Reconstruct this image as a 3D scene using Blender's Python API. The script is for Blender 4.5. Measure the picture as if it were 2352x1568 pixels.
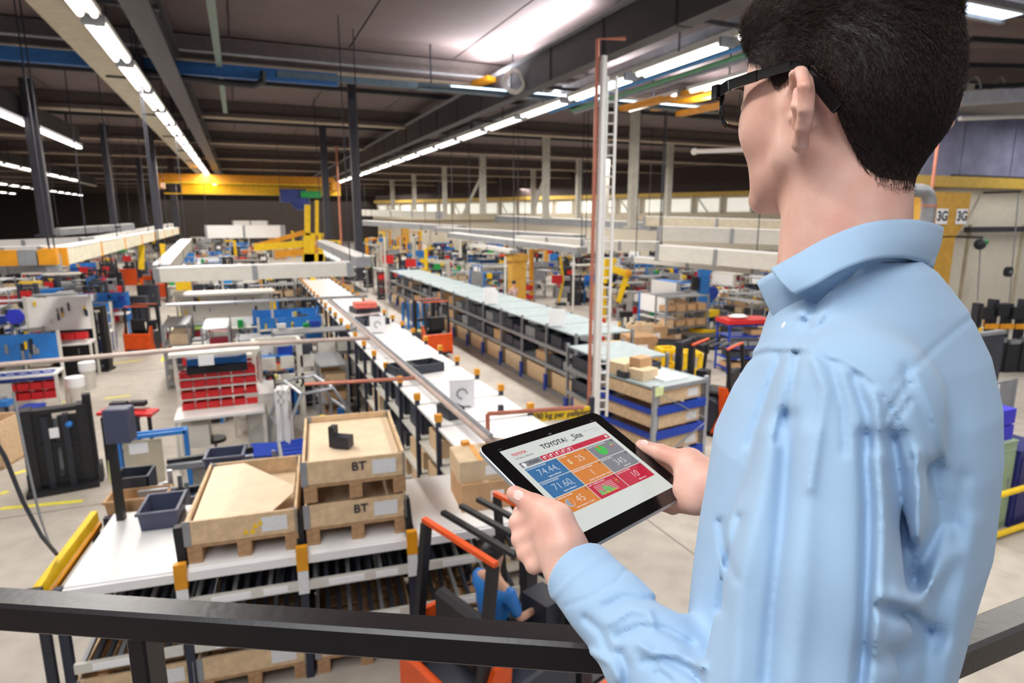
import bpy, bmesh, math, random
import numpy as np
from mathutils import Vector, Matrix, Euler

for o in list(bpy.data.objects):
    bpy.data.objects.remove(o, do_unlink=True)
SC = bpy.context.scene
COL = SC.collection
random.seed(7)
PI = math.pi

# ------------------------------------------------------------------ camera
FPX, CX, CY, EYE = 1438.0, 1176.0, 784.0, 3.7
PITCH = math.atan(284/1438)
YAW = math.atan(626/math.hypot(1438, 284))
FWD = Vector((math.sin(YAW)*math.cos(PITCH), math.cos(YAW)*math.cos(PITCH), -math.sin(PITCH)))
RGT = Vector((math.cos(YAW), -math.sin(YAW), 0))
DWN = -(RGT.cross(FWD))
EYEP = Vector((0, 0, EYE))
cam_d = bpy.data.cameras.new('camera')
cam = bpy.data.objects.new('camera', cam_d)
COL.objects.link(cam)
cam_d.sensor_width = 36.0
cam_d.lens = 36.0*FPX/2352
cam_d.clip_start = 0.02
cam_d.clip_end = 400
R3 = Matrix((RGT, -DWN, -FWD)).transposed()
cam.matrix_world = Matrix.Translation(EYEP) @ R3.to_4x4()
cam_d.dof.use_dof = True
cam_d.dof.focus_distance = 0.70
cam_d.dof.aperture_fstop = 7.5
SC.camera = cam

# ------------------------------------------------------------------ view, world
SC.view_settings.view_transform = 'Standard'
SC.view_settings.look = 'None'
SC.view_settings.gamma = 1
SC.view_settings.use_curve_mapping = False
SC.view_settings.exposure = 0.0
world = bpy.data.worlds.new('world')
SC.world = world
world.use_nodes = True
bgn = world.node_tree.nodes['Background']
bgn.inputs[0].default_value = (0.75, 0.85, 1.0, 1)
bgn.inputs[1].default_value = 0.55

def lamp(name, loc, sx, sy, watts, color=(1, 1, 1), direction=(0, 0, -1), spread=None):
    l = bpy.data.lights.new(name, 'AREA')
    l.shape = 'RECTANGLE'; l.size = sx; l.size_y = sy
    l.energy = watts; l.color = color
    if spread: l.spread = spread
    o = bpy.data.objects.new(name, l)
    o.location = loc
    o.rotation_euler = Vector(direction).to_track_quat('-Z', 'Y').to_euler()
    COL.objects.link(o)
    return o
WARM = (1.0, 0.95, 0.88)
# the fluorescent rows (lights run along +Y under the ceiling)
lamp('light_row', (-1.62, 36, 6.18), 0.3, 58, 2600, WARM)
lamp('light_row', (7.05, 33, 6.18), 0.3, 62, 2800, WARM)
lamp('light_row', (15.6, 40, 6.3), 0.3, 60, 2400, WARM)
lamp('light_row', (-10.5, 36, 6.2), 0.3, 58, 2000, WARM)
lamp('light_row', (24.0, 34, 6.3), 0.3, 44, 1900, WARM)
lamp('light_row', (-20.0, 42, 6.2), 0.3, 60, 1700, WARM)
lamp('light_row', (4.0, 86, 6.2), 30, 40, 3000, WARM)
# rows over the near bay, out of frame behind and above the gallery
lamp('wall_fill', (-1.6, 2.5, 6.4), 0.3, 12, 360, (1, .98, .95))
lamp('wall_fill', (7.0, 1.0, 6.4), 0.3, 12, 380, (1, .98, .95))
lamp('wall_fill', (15.0, 4.0, 6.4), 0.3, 14, 260, (1, .98, .95))
lamp('wall_fill', (22.0, 5.0, 6.4), 0.3, 12, 420, (1, .98, .95))  # added fill lamp, brightens the beige wall at right
# added cool soft lamp behind the camera, lights the man; no skylight there
lamp('skylight', (-2.2, -1.2, 6.9), 3.2, 3.2, 120, (0.86, 0.93, 1.0), (0.30, 0.25, -0.55))
# added fill lamps, hidden from the camera, that brighten the near ceiling panels
lamp('ceiling_fill', (8.4, 14.3, 6.6), 7.6, .18, 560, (0.97, 0.96, 1.0), (0, -.2, .98))
lamp('ceiling_fill', (5.98, 13.0, 7.13), 4.6, .16, 330, (0.97, 0.96, 1.0), (-.45, 0, .89))

# ------------------------------------------------------------------ helpers
_m = {}
def nclean(c): return tuple(c)+((1,) if len(c) == 3 else ())
def srgb(r, g, b):
    f = lambda v: ((v/255)/12.92 if v/255 <= 0.04045 else (((v/255)+0.055)/1.055)**2.4)
    return (f(r), f(g), f(b))
def mat(name, rgb=(128, 128, 128), rough=0.55, metal=0.0, var=0.12, scale=6.0, emis=None, es=1.0, bump=0.0, bscale=60, spec=0.5, alpha=None, trans=0.0):
    if name in _m: return _m[name]
    m = bpy.data.materials.new(name); m.use_nodes = True
    nt = m.node_tree; b = nt.nodes['Principled BSDF']
    c = srgb(*rgb)
    tc = nt.nodes.new('ShaderNodeTexCoord'); nz = nt.nodes.new('ShaderNodeTexNoise')
    nz.inputs['Scale'].default_value = scale; nz.inputs['Detail'].default_value = 4
    nt.links.new(tc.outputs['Object'], nz.inputs['Vector'])
    rp = nt.nodes.new('ShaderNodeValToRGB')
    rp.color_ramp.elements[0].position = 0.3; rp.color_ramp.elements[1].position = 0.7
    rp.color_ramp.elements[0].color = tuple(v*(1-var) for v in c)+(1,)
    rp.color_ramp.elements[1].color = tuple(min(1, v*(1+var)) for v in c)+(1,)
    nt.links.new(nz.outputs['Fac'], rp.inputs['Fac'])
    nt.links.new(rp.outputs['Color'], b.inputs['Base Color'])
    b.inputs['Roughness'].default_value = rough
    b.inputs['Metallic'].default_value = metal
    b.inputs['Specular IOR Level'].default_value = spec
    if trans: b.inputs['Transmission Weight'].default_value = trans
    if alpha is not None: b.inputs['Alpha'].default_value = alpha
    if emis:
        b.inputs['Emission Color'].default_value = nclean(srgb(*emis)); b.inputs['Emission Strength'].default_value = es
    if bump:
        n2 = nt.nodes.new('ShaderNodeTexNoise'); n2.inputs['Scale'].default_value = bscale; n2.inputs['Detail'].default_value = 3
        nt.links.new(tc.outputs['Object'], n2.inputs['Vector'])
        bp = nt.nodes.new('ShaderNodeBump'); bp.inputs['Strength'].default_value = bump; bp.inputs['Distance'].default_value = 0.01
        nt.links.new(n2.outputs['Fac'], bp.inputs['Height']); nt.links.new(bp.outputs['Normal'], b.inputs['Normal'])
    _m[name] = m
    return m

class MB:
    """collects simple shapes, build() links them as ONE mesh object"""
    def __init__(s): s.v = []; s.f = []
    def quad8(s, P):
        n = len(s.v); s.v += [tuple(p) for p in P]
        for f in ((0, 3, 2, 1), (4, 5, 6, 7), (0, 1, 5, 4), (1, 2, 6, 5), (2, 3, 7, 6), (3, 0, 4, 7)):
            s.f.append(tuple(n+i for i in f))
        return s
    def box(s, cx, cy, cz, sx, sy, sz, M=None):
        x, y, z = sx/2, sy/2, sz/2
        P = [Vector((cx+a*x, cy+b*y, cz+c*z)) for c in (-1, 1) for a, b in ((-1, -1), (1, -1), (1, 1), (-1, 1))]
        if M is not None: P = [M @ p for p in P]
        return s.quad8(P)
    def bar(s, a, b, w, h=None, up=(0, 0, 1)):
        """rectangular bar from a to b"""
        a = Vector(a); b = Vector(b); h = h or w
        d = (b-a).normalized(); u = Vector(up)
        if abs(d.dot(u)) > 0.98: u = Vector((0, 1, 0))
        r = d.cross(u).normalized(); u = r.cross(d)
        P = []
        for c in (a, b):
            P += [c - r*w/2 - u*h/2, c + r*w/2 - u*h/2, c + r*w/2 + u*h/2, c - r*w/2 + u*h/2]
        return s.quad8(P)
    def tube(s, pts, r, n=8, cap=True):
        pts = [Vector(p) for p in pts]
        rs = r if isinstance(r, (list, tuple)) else [r]*len(pts)
        base = len(s.v); up = None
        for i, p in enumerate(pts):
            d = (pts[min(i+1, len(pts)-1)] - pts[max(i-1, 0)]).normalized()
            if up is None:
                up = Vector((0, 0, 1)) if abs(d.z) < 0.9 else Vector((1, 0, 0))
            x = d.cross(up).normalized(); up = x.cross(d).normalized()
            for k in range(n):
                t = 2*PI*k/n
                s.v.append(tuple(p + (x*math.cos(t) + up*math.sin(t))*rs[i]))
        for i in range(len(pts)-1):
            for k in range(n):
                a = base+i*n+k; b = base+i*n+(k+1) % n
                s.f.append((a, b, b+n, a+n))
        if cap:
            s.f.append(tuple(base+k for k in range(n))[::-1])
            s.f.append(tuple(base+(len(pts)-1)*n+k for k in range(n)))
        return s
    def cyl(s, x, y, z0, z1, r0, r1=None, n=12):
        return s.tube([(x, y, z0), (x, y, z1)], [r0, r1 if r1 is not None else r0], n)
    def poly(s, P, depth):
        """flat polygon list of 3D points, extruded by vector depth"""
        P = [Vector(p) for p in P]; d = Vector(depth); n = len(s.v); k = len(P)
        s.v += [tuple(p) for p in P] + [tuple(p+d) for p in P]
        s.f.append(tuple(range(n, n+k))); s.f.append(tuple(range(n+2*k-1, n+k-1, -1)))
        for i in range(k):
            j = (i+1) % k; s.f.append((n+i, n+j, n+k+j, n+k+i))
        return s
    def ball(s, c, r, n=8, sc=(1, 1, 1)):
        base = len(s.v); m = n//2
        for i in range(1, m):
            t = PI*i/m
            for k in range(n):
                a = 2*PI*k/n
                s.v.append((c[0]+r*sc[0]*math.sin(t)*math.cos(a), c[1]+r*sc[1]*math.sin(t)*math.sin(a), c[2]+r*sc[2]*math.cos(t)))
        top = len(s.v); s.v.append((c[0], c[1], c[2]+r*sc[2])); s.v.append((c[0], c[1], c[2]-r*sc[2]))
        for i in range(m-2):
            for k in range(n):
                a = base+i*n+k; b = base+i*n+(k+1) % n; s.f.append((a, a+n, b+n, b))
        for k in range(n):
            s.f.append((top, base+k, base+(k+1) % n))
            s.f.append((top+1, base+(m-2)*n+(k+1) % n, base+(m-2)*n+k))
        return s
    def mesh(s, name, m, smooth=False, bevel=0):
        me = bpy.data.meshes.new(name); me.from_pydata(s.v, [], s.f); me.materials.append(m)
        bm = bmesh.new(); bm.from_mesh(me); bmesh.ops.recalc_face_normals(bm, faces=bm.faces)
        if bevel: bmesh.ops.bevel(bm, geom=list(bm.edges), offset=bevel, segments=1, affect='EDGES')
        bm.to_mesh(me); bm.free()
        if smooth:
            me.shade_smooth(); me.set_sharp_from_angle(angle=math.radians(40))
        return me
    def build(s, name, m, parent=None, smooth=False, bevel=0, loc=None, rz=0):
        o = bpy.data.objects.new(name, s.mesh(name, m, smooth, bevel)); COL.objects.link(o)
        if parent is not None: o.parent = parent
        if loc is not None: o.location = loc
        if rz: o.rotation_euler = (0, 0, rz)
        return o

def tag(o, label=None, cat=None, group=None, kind=None):
    if label: o['label'] = label
    if cat: o['category'] = cat
    if group: o['group'] = group
    if kind: o['kind'] = kind
    return o
def thing(name, label, cat, loc=(0, 0, 0), rz=0, group=None):
    o = bpy.data.objects.new(name, None); COL.objects.link(o)
    o.empty_display_size = 0.1
    o.location = loc; o.rotation_euler = (0, 0, rz)
    return tag(o, label, cat, group)
def dup(o, loc, rz=0, label=None, group=None, scale=None, mats=None):
    """copy a thing with copies of its parts and sub-parts"""
    r = o.copy(); COL.objects.link(r); r.location = loc; r.rotation_euler = (0, 0, rz)
    if scale: r.scale = scale if isinstance(scale, (tuple, list)) else (scale,)*3
    if label: r['label'] = label
    if group: r['group'] = group
    def rec(a, b):
        for ch in list(a.children):
            c = ch.copy(); COL.objects.link(c); c.parent = b; rec(ch, c)
    rec(o, r)
    return r
def inst(me, name, parent=None, loc=(0, 0, 0), rz=0, rot=None, scale=None):
    o = bpy.data.objects.new(name, me); COL.objects.link(o)
    if parent is not None: o.parent = parent
    o.location = loc; o.rotation_euler = rot if rot else (0, 0, rz)
    if scale: o.scale = scale
    return o
def struct(name, mb, m, parent=None, **k):
    o = mb.build(name, m, parent, **k)
    if parent is None: o['kind'] = 'structure'
    return o
def ray(px, py): return FWD*FPX + RGT*(px-CX) + DWN*(py-CY)
def G(px, py, z=0.0):
    r = ray(px, py); return EYEP + r*((z-EYE)/r.z)
def Pc(px, py, d):
    """point at image direction px,py and distance d in front of the camera"""
    return EYEP + ray(px, py)*(d/FPX)
def text(body, size, m, parent, loc, rot, name='lettering', extrude=0.001, align='CENTER', M=None, bold=0.0, sx=1.0):
    c = bpy.data.curves.new(name, 'FONT'); c.body = body; c.size = size; c.extrude = extrude
    c.align_x = align; c.align_y = 'CENTER'; c.offset = bold; c.materials.append(m)
    o = bpy.data.objects.new(name, c); COL.objects.link(o)
    if parent is not None: o.parent = parent
    me = bpy.data.meshes.new_from_object(o); bpy.data.objects.remove(o, do_unlink=True); bpy.data.curves.remove(c)
    o = bpy.data.objects.new(name, me); COL.objects.link(o)
    if parent is not None: o.parent = parent
    if M is not None: o.matrix_local = M
    else: o.location = loc; o.rotation_euler = rot
    return o
ORD = ['nearest', 'second', 'third', 'fourth', 'fifth', 'sixth', 'seventh', 'eighth', 'ninth', 'tenth', 'eleventh', 'twelfth', 'thirteenth', 'fourteenth', 'fifteenth', 'sixteenth', 'seventeenth', 'eighteenth', 'nineteenth', 'twentieth', 'twenty-first', 'twenty-second', 'twenty-third', 'twenty-fourth']

# palette
M_steel = mat('galvanised steel', (150, 152, 156), 0.45, 0.3)
M_dsteel = mat('dark steel', (44, 46, 56), 0.5, 0.2)
M_black = mat('black paint', (26, 26, 30), 0.5)
M_charc = mat('charcoal plastic', (52, 56, 68), 0.5)
M_white = mat('white laminate', (236, 234, 232), 0.4, var=0.03)
M_offw = mat('off white paint', (212, 209, 200), 0.5, var=0.05)
M_beige = mat('beige paint', (190, 180, 158), 0.6)
M_yel = mat('safety yellow', (238, 196, 14), 0.45)
M_ory = mat('amber yellow', (222, 150, 20), 0.45)
M_orange = mat('truck orange', (226, 84, 22), 0.4)
M_red = mat('bin red', (206, 34, 38), 0.45)
M_dred = mat('dark red', (140, 26, 40), 0.5)
M_blue = mat('bin blue', (28, 66, 168), 0.45)
M_lblue = mat('bench blue', (40, 120, 200), 0.45)
M_dblue = mat('beam blue', (10, 60, 170), 0.45)
M_green = mat('green plastic', (20, 150, 70), 0.45)
M_card = mat('brown cardboard', (190, 152, 112), 0.8, bump=0.1)
M_card2 = mat('pale cardboard', (214, 190, 156), 0.8)
M_wood = mat('pale pine', (216, 186, 148), 0.7, var=0.15, scale=14, bump=0.15, bscale=40)
M_wood2 = mat('worn pine', (178, 140, 102), 0.75, var=0.2, scale=14)
M_ply = mat('plywood', (232, 208, 176), 0.6, var=0.08)
M_paper = mat('white paper', (242, 242, 244), 0.7, var=0.02)
M_alu = mat('aluminium', (178, 182, 190), 0.35, 0.6)
M_copper = mat('copper pipe', (204, 130, 108), 0.4, 0.3)
M_rubber = mat('tyre rubber', (30, 30, 32), 0.8)
M_tube = mat('fluorescent tube', (255, 255, 255), emis=(255, 250, 244), es=5.0)
# ================================================================== SETTING
def mat_floor():
    m = bpy.data.materials.new('concrete floor'); m.use_nodes = True; nt = m.node_tree; b = nt.nodes['Principled BSDF']
    tc = nt.nodes.new('ShaderNodeTexCoord')
    n1 = nt.nodes.new('ShaderNodeTexNoise'); n1.inputs['Scale'].default_value = 0.5; n1.inputs['Detail'].default_value = 6
    n2 = nt.nodes.new('ShaderNodeTexNoise'); n2.inputs['Scale'].default_value = 4; n2.inputs['Detail'].default_value = 8
    for n in (n1, n2): nt.links.new(tc.outputs['Object'], n.inputs['Vector'])
    r1 = nt.nodes.new('ShaderNodeValToRGB'); r1.color_ramp.elements[0].position = .35; r1.color_ramp.elements[1].position = .65
    r1.color_ramp.elements[0].color = srgb(168, 160, 150)+(1,); r1.color_ramp.elements[1].color = srgb(192, 184, 174)+(1,)
    r2 = nt.nodes.new('ShaderNodeValToRGB'); r2.color_ramp.elements[0].position = .25; r2.color_ramp.elements[1].position = .6
    r2.color_ramp.elements[0].color = (.72, .7, .68, 1); r2.color_ramp.elements[1].color = (1, 1, 1, 1)
    mx = nt.nodes.new('ShaderNodeMix'); mx.data_type = 'RGBA'; mx.blend_type = 'MULTIPLY'; mx.inputs[0].default_value = .6
    nt.links.new(n1.outputs['Fac'], r1.inputs['Fac']); nt.links.new(n2.outputs['Fac'], r2.inputs['Fac'])
    nt.links.new(r1.outputs['Color'], mx.inputs[6]); nt.links.new(r2.outputs['Color'], mx.inputs[7])
    nt.links.new(mx.outputs[2], b.inputs['Base Color']); b.inputs['Roughness'].default_value = .55
    return m
fl = struct('floor', MB().box(8, 45, -0.05, 90, 120, 0.1), mat_floor())
M_tape = mat('yellow floor tape', (226, 214, 70), .6)
def tape(pa, pb, w=0.09):
    a = G(*pa); b = G(*pb); a.z = b.z = 0.002
    MB().bar(a, b, w, 0.004).build('floor_marking', M_tape, fl)
for pa, pb in (((0, 1168), (190, 1150)), ((0, 1135), (18, 1128)), ((28, 1090), (60, 1080)), ((60, 1360), (110, 1357)), ((372, 830), (412, 745)),
               ((240, 915), (300, 908)), ((60, 1010), (90, 1004)), ((135, 925), (180, 920)), ((255, 835), (330, 826)), ((930, 733), (968, 762)),
               ((395, 770), (440, 660)), ((1660, 1120), (1640, 1180)), ((1340, 1260), (1375, 1266))):
    tape(pa, pb)
# expansion joints in the floor
M_joint = mat('floor joint', (120, 112, 104), .8)
for x in (-4, 1.2, 4.4, 9.5):
    MB().box(x, 30, 0.0012, 0.02, 80, 0.002).build('floor_joint', M_joint, fl)
for y in (3.1, 9.2, 17.4):
    MB().box(8, y, 0.0012, 60, 0.02, 0.002).build('floor_joint', M_joint, fl)

M_ceil = mat('ceiling concrete', (106, 92, 90), .85, var=.08, scale=1.2)
M_beam = mat('roof beam', (96, 84, 80), .7)
M_flange = mat('beam flange', (168, 150, 130), .6)
M_dbeam = mat('dark roof steel', (58, 56, 60), .55)
ce = struct('ceiling', MB().box(8, 45, 7.6, 90, 120, 0.1), M_ceil)
CZ = 7.55
# ceiling panels between the beams, each with its own edge
for r in range(3):
    for k in range(9):
        x0 = -7.4+k*2.5
        MB().box(x0+1.24, 11.9+8.2*r, CZ-.03, 2.46, 7.4, .05).build('ceiling_panel', M_ceil, ce)
for k in range(11):
    y = 16.0+8.2*k
    b = MB().box(8, y, CZ-.28, 70, .34, .5).box(8, y-.22, CZ-.48, 70, .16, .12)
    bo = b.build('roof_beam', M_beam, ce)
    MB().box(8, y-.05, CZ-.55, 70, .46, .05).build('beam_flange', M_flange, bo)
for y in (20.1, 28.3, 36.5, 44.7):
    MB().box(8, y, CZ-.1, 70, .2, .16).build('roof_purlin', M_dbeam, ce)
# outer walls
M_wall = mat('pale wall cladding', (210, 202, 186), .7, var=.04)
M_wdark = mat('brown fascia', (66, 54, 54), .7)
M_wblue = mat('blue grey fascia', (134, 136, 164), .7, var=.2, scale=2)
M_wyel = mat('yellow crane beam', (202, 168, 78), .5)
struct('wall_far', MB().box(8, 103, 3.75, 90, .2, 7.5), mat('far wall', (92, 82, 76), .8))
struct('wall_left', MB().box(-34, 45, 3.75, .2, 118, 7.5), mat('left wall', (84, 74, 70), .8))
# the long right wall runs at an angle
wa, wb = Vector((15, 75, 0)), Vector((36.5, 26, 0))
wdir = (wb-wa).normalized(); wn = Vector((-wdir.y, wdir.x, 0))
if wn.x > 0: wn = -wn
wr = struct('wall_right', MB().bar(wa+Vector((0, 0, 3.75)), wb+Vector((0, 0, 3.75)), .2, 7.5), M_wall)
MB().bar(wa+Vector((0, 0, 6.55))+wn*.2, wb+Vector((0, 0, 6.4))+wn*.2, .2, 1.9).build('wall_fascia', M_wdark, wr)
MB().bar(wa+Vector((0, 0, 5.5))+wn*.4, wb+Vector((0, 0, 5.35))+wn*.4, .3, .3).build('crane_rail', M_wyel, wr)
L = (wb-wa).length
M_win = mat('daylit glazing', (235, 235, 225), emis=(250, 250, 240), es=.5)
for k in range(24):
    p = wa+wdir*(L*(k+.5)/24)
    MB().bar(p-wdir*.85+Vector((0, 0, 4.6))+wn*.13, p+wdir*.85+Vector((0, 0, 4.6))+wn*.13, .05, .95).build('window_pane', M_win, wr)
    MB().bar(p+wdir*.95+Vector((0, 0, 3.9))+wn*.3, p+wdir*.95+Vector((0, 0, 5.3))+wn*.3, .14, .14).build('wall_post', M_offw, wr)
    if k % 3 == 0:
        MB().bar(p-wdir*.9+Vector((0, 0, 5.2))+wn*.3, p+wdir*.1+Vector((0, 0, 3.95))+wn*.3, .1, .1).build('wall_brace', M_offw, wr)
MB().bar(wa+Vector((0, 0, 3.75))+wn*.5, wb+Vector((0, 0, 3.75))+wn*.5, .5, .5).build('wall_duct', M_beige, wr)
# nearer right wall, square to the beams
YW = 12.4
wn2 = struct('wall_back', MB().box(31, YW+.12, 3.75, 28, .2, 7.5), M_wall)
for k in range(6):
    MB().box(18.3+2.4*k, YW-.06, 5.75, 2.36, .12, 1.75).build('fascia_panel', M_wblue, wn2)
MB().box(30, YW-.2, 4.72, 26, .3, .3).build('crane_rail', M_wyel, wn2)
MB().box(30, YW-.25, 3.35, 20, .2, .16).build('wall_rail', M_dbeam, wn2)
MB().box(30, YW-.25, 4.9, 22, .1, .06).build('wall_rail', M_wdark, wn2)
for x in (20.5, 23.2, 26):
    MB().box(x, YW-.02, 1.8, .06, .1, 3.4).build('wall_joint', M_beige, wn2)
struct('wall_side', MB().box(46, 0, 3.75, .2, 30, 7.5), M_wall)

# structural yellow column with its hopper shaped capital
p3 = G(2182, 640, 2.6)
def at_y(px, py, Y):
    r = ray(px, py); return EYEP + r*((Y-EYEP.y)/r.y)
cA = at_y(2135, 470, YW-.9); cB = at_y(2232, 470, YW-.9); cC = at_y(2137, 560, YW-.9); cD = at_y(2196, 560, YW-.9)
colx0, colx1 = cC.x, cD.x
yc = thing('yellow_column', 'ochre yellow building column numbered near its hopper shaped top', 'column', ((colx0+colx1)/2, YW-.6, 0))
M_ochre = mat('ochre paint', (204, 156, 62), .55)
w = colx1-colx0
MB().box(0, 0, 1.6, w, .5, 3.2).build('shaft', M_ochre, yc)
hz0 = at_y(2196, 545, YW-.9).z; hz1 = at_y(2232, 500, YW-.9).z; hz2 = at_y(2232, 442, YW-.9).z; ex = cB.x-colx1
mb = MB(); mb.poly([(-w/2, -.25, hz0), (w/2, -.25, hz0), (w/2+ex, -.25, hz1), (w/2+ex, -.25, hz2), (-w/2, -.25, hz2)], (0, .6, 0))
mb.build('capital', M_ochre, yc)
MB().box(0, 0, 3.3, w*.98, .48, .5).build('shaft', M_ochre, yc)
M_ink = mat('black lettering', (40, 40, 60), .6)
for dx, s in ((-w*.15, '3G'), (w*.62, '3G')):
    zc = at_y(2170, 497, YW-.9).z
    pl = MB().box(dx, -.27, zc, .46, .02, .42).build('number_plate', M_paper, yc)
    text(s, .36, M_ink, pl, (dx, -.285, zc), (PI/2, 0, 0), bold=.012)
# big elbow pipe beside the column
q0 = at_y(2112, 640, YW-1.4); q1 = at_y(2112, 470, YW-1.4); q2 = at_y(2095, 436, YW-1.4)
ep = thing('elbow_pipe', 'thick grey insulated pipe with an elbow beside the ochre column', 'pipe')
mb = MB(); pts = [(q0.x, q0.y, 0)]+[(q0.x, q0.y, q1.z)]
for k in range(1, 7):
    t = k/6*PI/2; pts.append((q0.x-.35*(1-math.cos(t)), q0.y, q1.z+.35*math.sin(t)))
pts.append((q0.x-1.2, q0.y, q1.z+.35))
mb.tube(pts, .17, 12); mb.build('pipe_run', M_steel, ep, smooth=True)
MB().cyl(q0.x, q0.y, q1.z-.05, q1.z, .19, .19).build('pipe_collar', M_copper, ep)
tag(MB().tube([(at_y(2165, 240, YW-1.2).x, YW-1.2, 7.5), (at_y(2165, 240, YW-1.2).x, YW-1.2, 0)], .04, 6).build('riser_pipe', M_copper),
    'thin copper riser pipe running down past the blue grey fascia', 'pipe')
# balancers hanging on cords from the rail by the beige wall
for px, ty, by, nm, mm in ((2245, 545, 690, 'tool balancer with a green cover', M_green), (2316, 440, 720, 'round grey cable reel on a thin cord', M_steel)):
    a = at_y(px+(8 if px < 2300 else 24), ty, YW-1.0); c = at_y(px, by, YW-1.0)
    h = thing('tool_balancer' if px < 2300 else 'cable_reel', nm+' hanging before the beige wall', 'tool hoist', (a.x, a.y, a.z))
    MB().tube([(0, 0, 0), (c.x-a.x, 0, c.z-a.z)], .02, 6).build('cord', M_steel, h); MB().bar((0, -.05, 0), (0, .95, 0), .05, .06).build('wall_bracket', M_dbeam, h)
    if px < 2300:
        MB().ball((0, 0, -.2), .16, 10).build('drum', M_dsteel, h, smooth=True); MB().ball((.14, -.02, -.14), .13, 10, (1.2, .8, .7)).build('cover', M_green, h, smooth=True)
    else:
        e = at_y(2316, 624, YW-1.0); MB().tube([(e.x-a.x, -.06, e.z-a.z), (e.x-a.x, .06, e.z-a.z)], .15, 16).build('drum', M_dsteel, h)
        MB().tube([(e.x-a.x, -.08, e.z-a.z), (e.x-a.x, .08, e.z-a.z)], .05, 12).build('hub', M_steel, h)

# ------------------------------------------------------------------ roof services
def light_row(x, z, ys, label, group, w=.3, ln=2.3, under=True):
    me_h = MB().box(0, 0, .06, w, ln, .07).mesh('housing', M_offw)
    me_t = MB().tube([(-.08, -ln/2+.08, 0), (-.08, ln/2-.08, 0)], .045, 8).tube([(.08, -ln/2+.08, 0), (.08, ln/2-.08, 0)], .045, 8).mesh('tube', M_tube)
    me_e = MB().box(0, -ln/2-.02, .03, w*.9, .06, .14).mesh('end_cap', M_steel)
    me_s = MB().bar((0, 0, .1), (0, 0, 7.56-z), .02).mesh('suspension', M_dsteel)
    for i, y in enumerate(ys):
        t = thing('strip_light', label.replace('#', ORD[i]), 'ceiling light', (x, y, z), 0, group)
        inst(me_h, 'housing', t); inst(me_t, 'tube', t); inst(me_e, 'end_cap', t); inst(me_s, 'suspension', t)
light_row(-1.62, 6.3, [9.2+2.62*k for k in range(22)], '# white twin tube strip light of the bright row left of centre', 'left bright row of strip lights')
light_row(7.05, 6.3, [6.7+2.62*k for k in range(22)], '# white twin tube strip light of the long row right of centre', 'right row of strip lights')
light_row(9.3, 6.4, [8.0+2.62*k for k in range(3)], '# strip light of the short row beside the bright ceiling panel', 'short row of strip lights')
light_row(-10.5, 6.3, [14+2.62*k for k in range(16)], '# strip light of the far left row beside dark posts', 'far left row of strip lights', ln=2.2)
light_row(-20, 6.0, [26+2.62*k for k in range(20)], '# small strip light of the outermost left row', 'outermost left strip lights', ln=1.7)
light_row(-15, 6.0, [34+2.62*k for k in range(18)], '# small strip light of the second outer left row', 'second outer left strip lights', ln=1.7)
# longitudinal roof members
def long_beam(name, label, x, z, w, h, y0, y1, m, cat='beam'):
    return tag(MB().box(x, (y0+y1)/2, z, w, y1-y0, h).build(name, m), label, cat)
long_beam('cable_tray', 'wide beige cable tray running beside the left bright light row', -2.12, 6.62, .62, .10, 3, 60, M_beige, 'cable tray')
tb = thing('roof_girder', 'dark steel girder running just right of the left light row', 'beam')
MB().box(-1.05, 32, 6.75, .14, 58, .55).build('web', M_dbeam, tb); MB().box(-1.05, 32, 6.47, .36, 58, .05).build('bottom_flange', M_dbeam, tb); MB().box(-1.05, 32, 7.03, .36, 58, .05).build('top_flange', M_dbeam, tb)
long_beam('green_pipe', 'pale green pipe sloping away under the roof near the left lights', -.15, 6.9, .12, .12, 3, 22, mat('pale green paint', (120, 140, 130), .5), 'pipe')
rb = thing('box_girder', 'long dark box girder with ribs above the right light row', 'beam')
MB().box(6.1, 31, 6.72, .28, 56, .62).build('girder_body', M_dbeam, rb)
MB().box(6.1, 31, 7.06, .5, 56, .05).build('top_flange', M_steel, rb)
MB().box(6.02, 13.0, 7.10, .2, 4.8, .03).build('fill_housing', M_dbeam, rb)  # made-up housing for the added ceiling fill lamp on the girder
me = MB().box(0, 0, 0, .32, .05, .62).mesh('rib', M_dbeam)
for k in range(14): inst(me, 'rib', rb, (6.1, 4+2.0*k, 6.72))
tag(MB().box(7.75, 30, 6.62, .9, 50, .05).box(7.3, 30, 6.68, .04, 50, .14).box(8.2, 30, 6.68, .04, 50, .14).build('cable_tray', M_steel), 'grey steel cable tray above the right light row', 'cable tray')
for x, c, n, y1 in ((7.95, (60, 130, 190), 'blue', 16), (8.35, (90, 150, 110), 'green', 15.5), (8.6, (150, 150, 160), 'grey', 15.8)):
    tag(MB().tube([(x, 4, 6.5), (x, y1, 6.5)], .045, 8).build('service_pipe', mat(n+' pipe', c, .5)), n+' service pipe running beside the upper right strip lights', 'pipe')
for a, b, l in (((-90, 185), (172, 312), 'dark roof girder with a strip light at the left edge'), ((-60, 345), (215, 415), 'lower dark roof girder farther off at the left edge')):
    A_, B_ = G(*a, 6.75), G(*b, 6.75); t = thing('roof_girder', l, 'beam', tuple(A_)); MB().bar((0, 0, 0), B_-A_, .3, .55).build('girder_body', M_dbeam, t); MB().bar((0, 0, -.3), B_-A_+Vector((0, 0, -.3)), .5, .05).build('bottom_flange', M_dbeam, t)
    MB().bar(Vector((.1, 0, -.42)), (B_-A_)+Vector((.1, 0, -.42)), .16, .08).build('light_strip', M_tube if a[1] < 200 else M_offw, t)
    for k in (.1, .5, .9): MB().bar((B_-A_)*k, (B_-A_)*k+Vector((0, 0, .8)), .06).build('hanger', M_dbeam, t)
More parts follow.
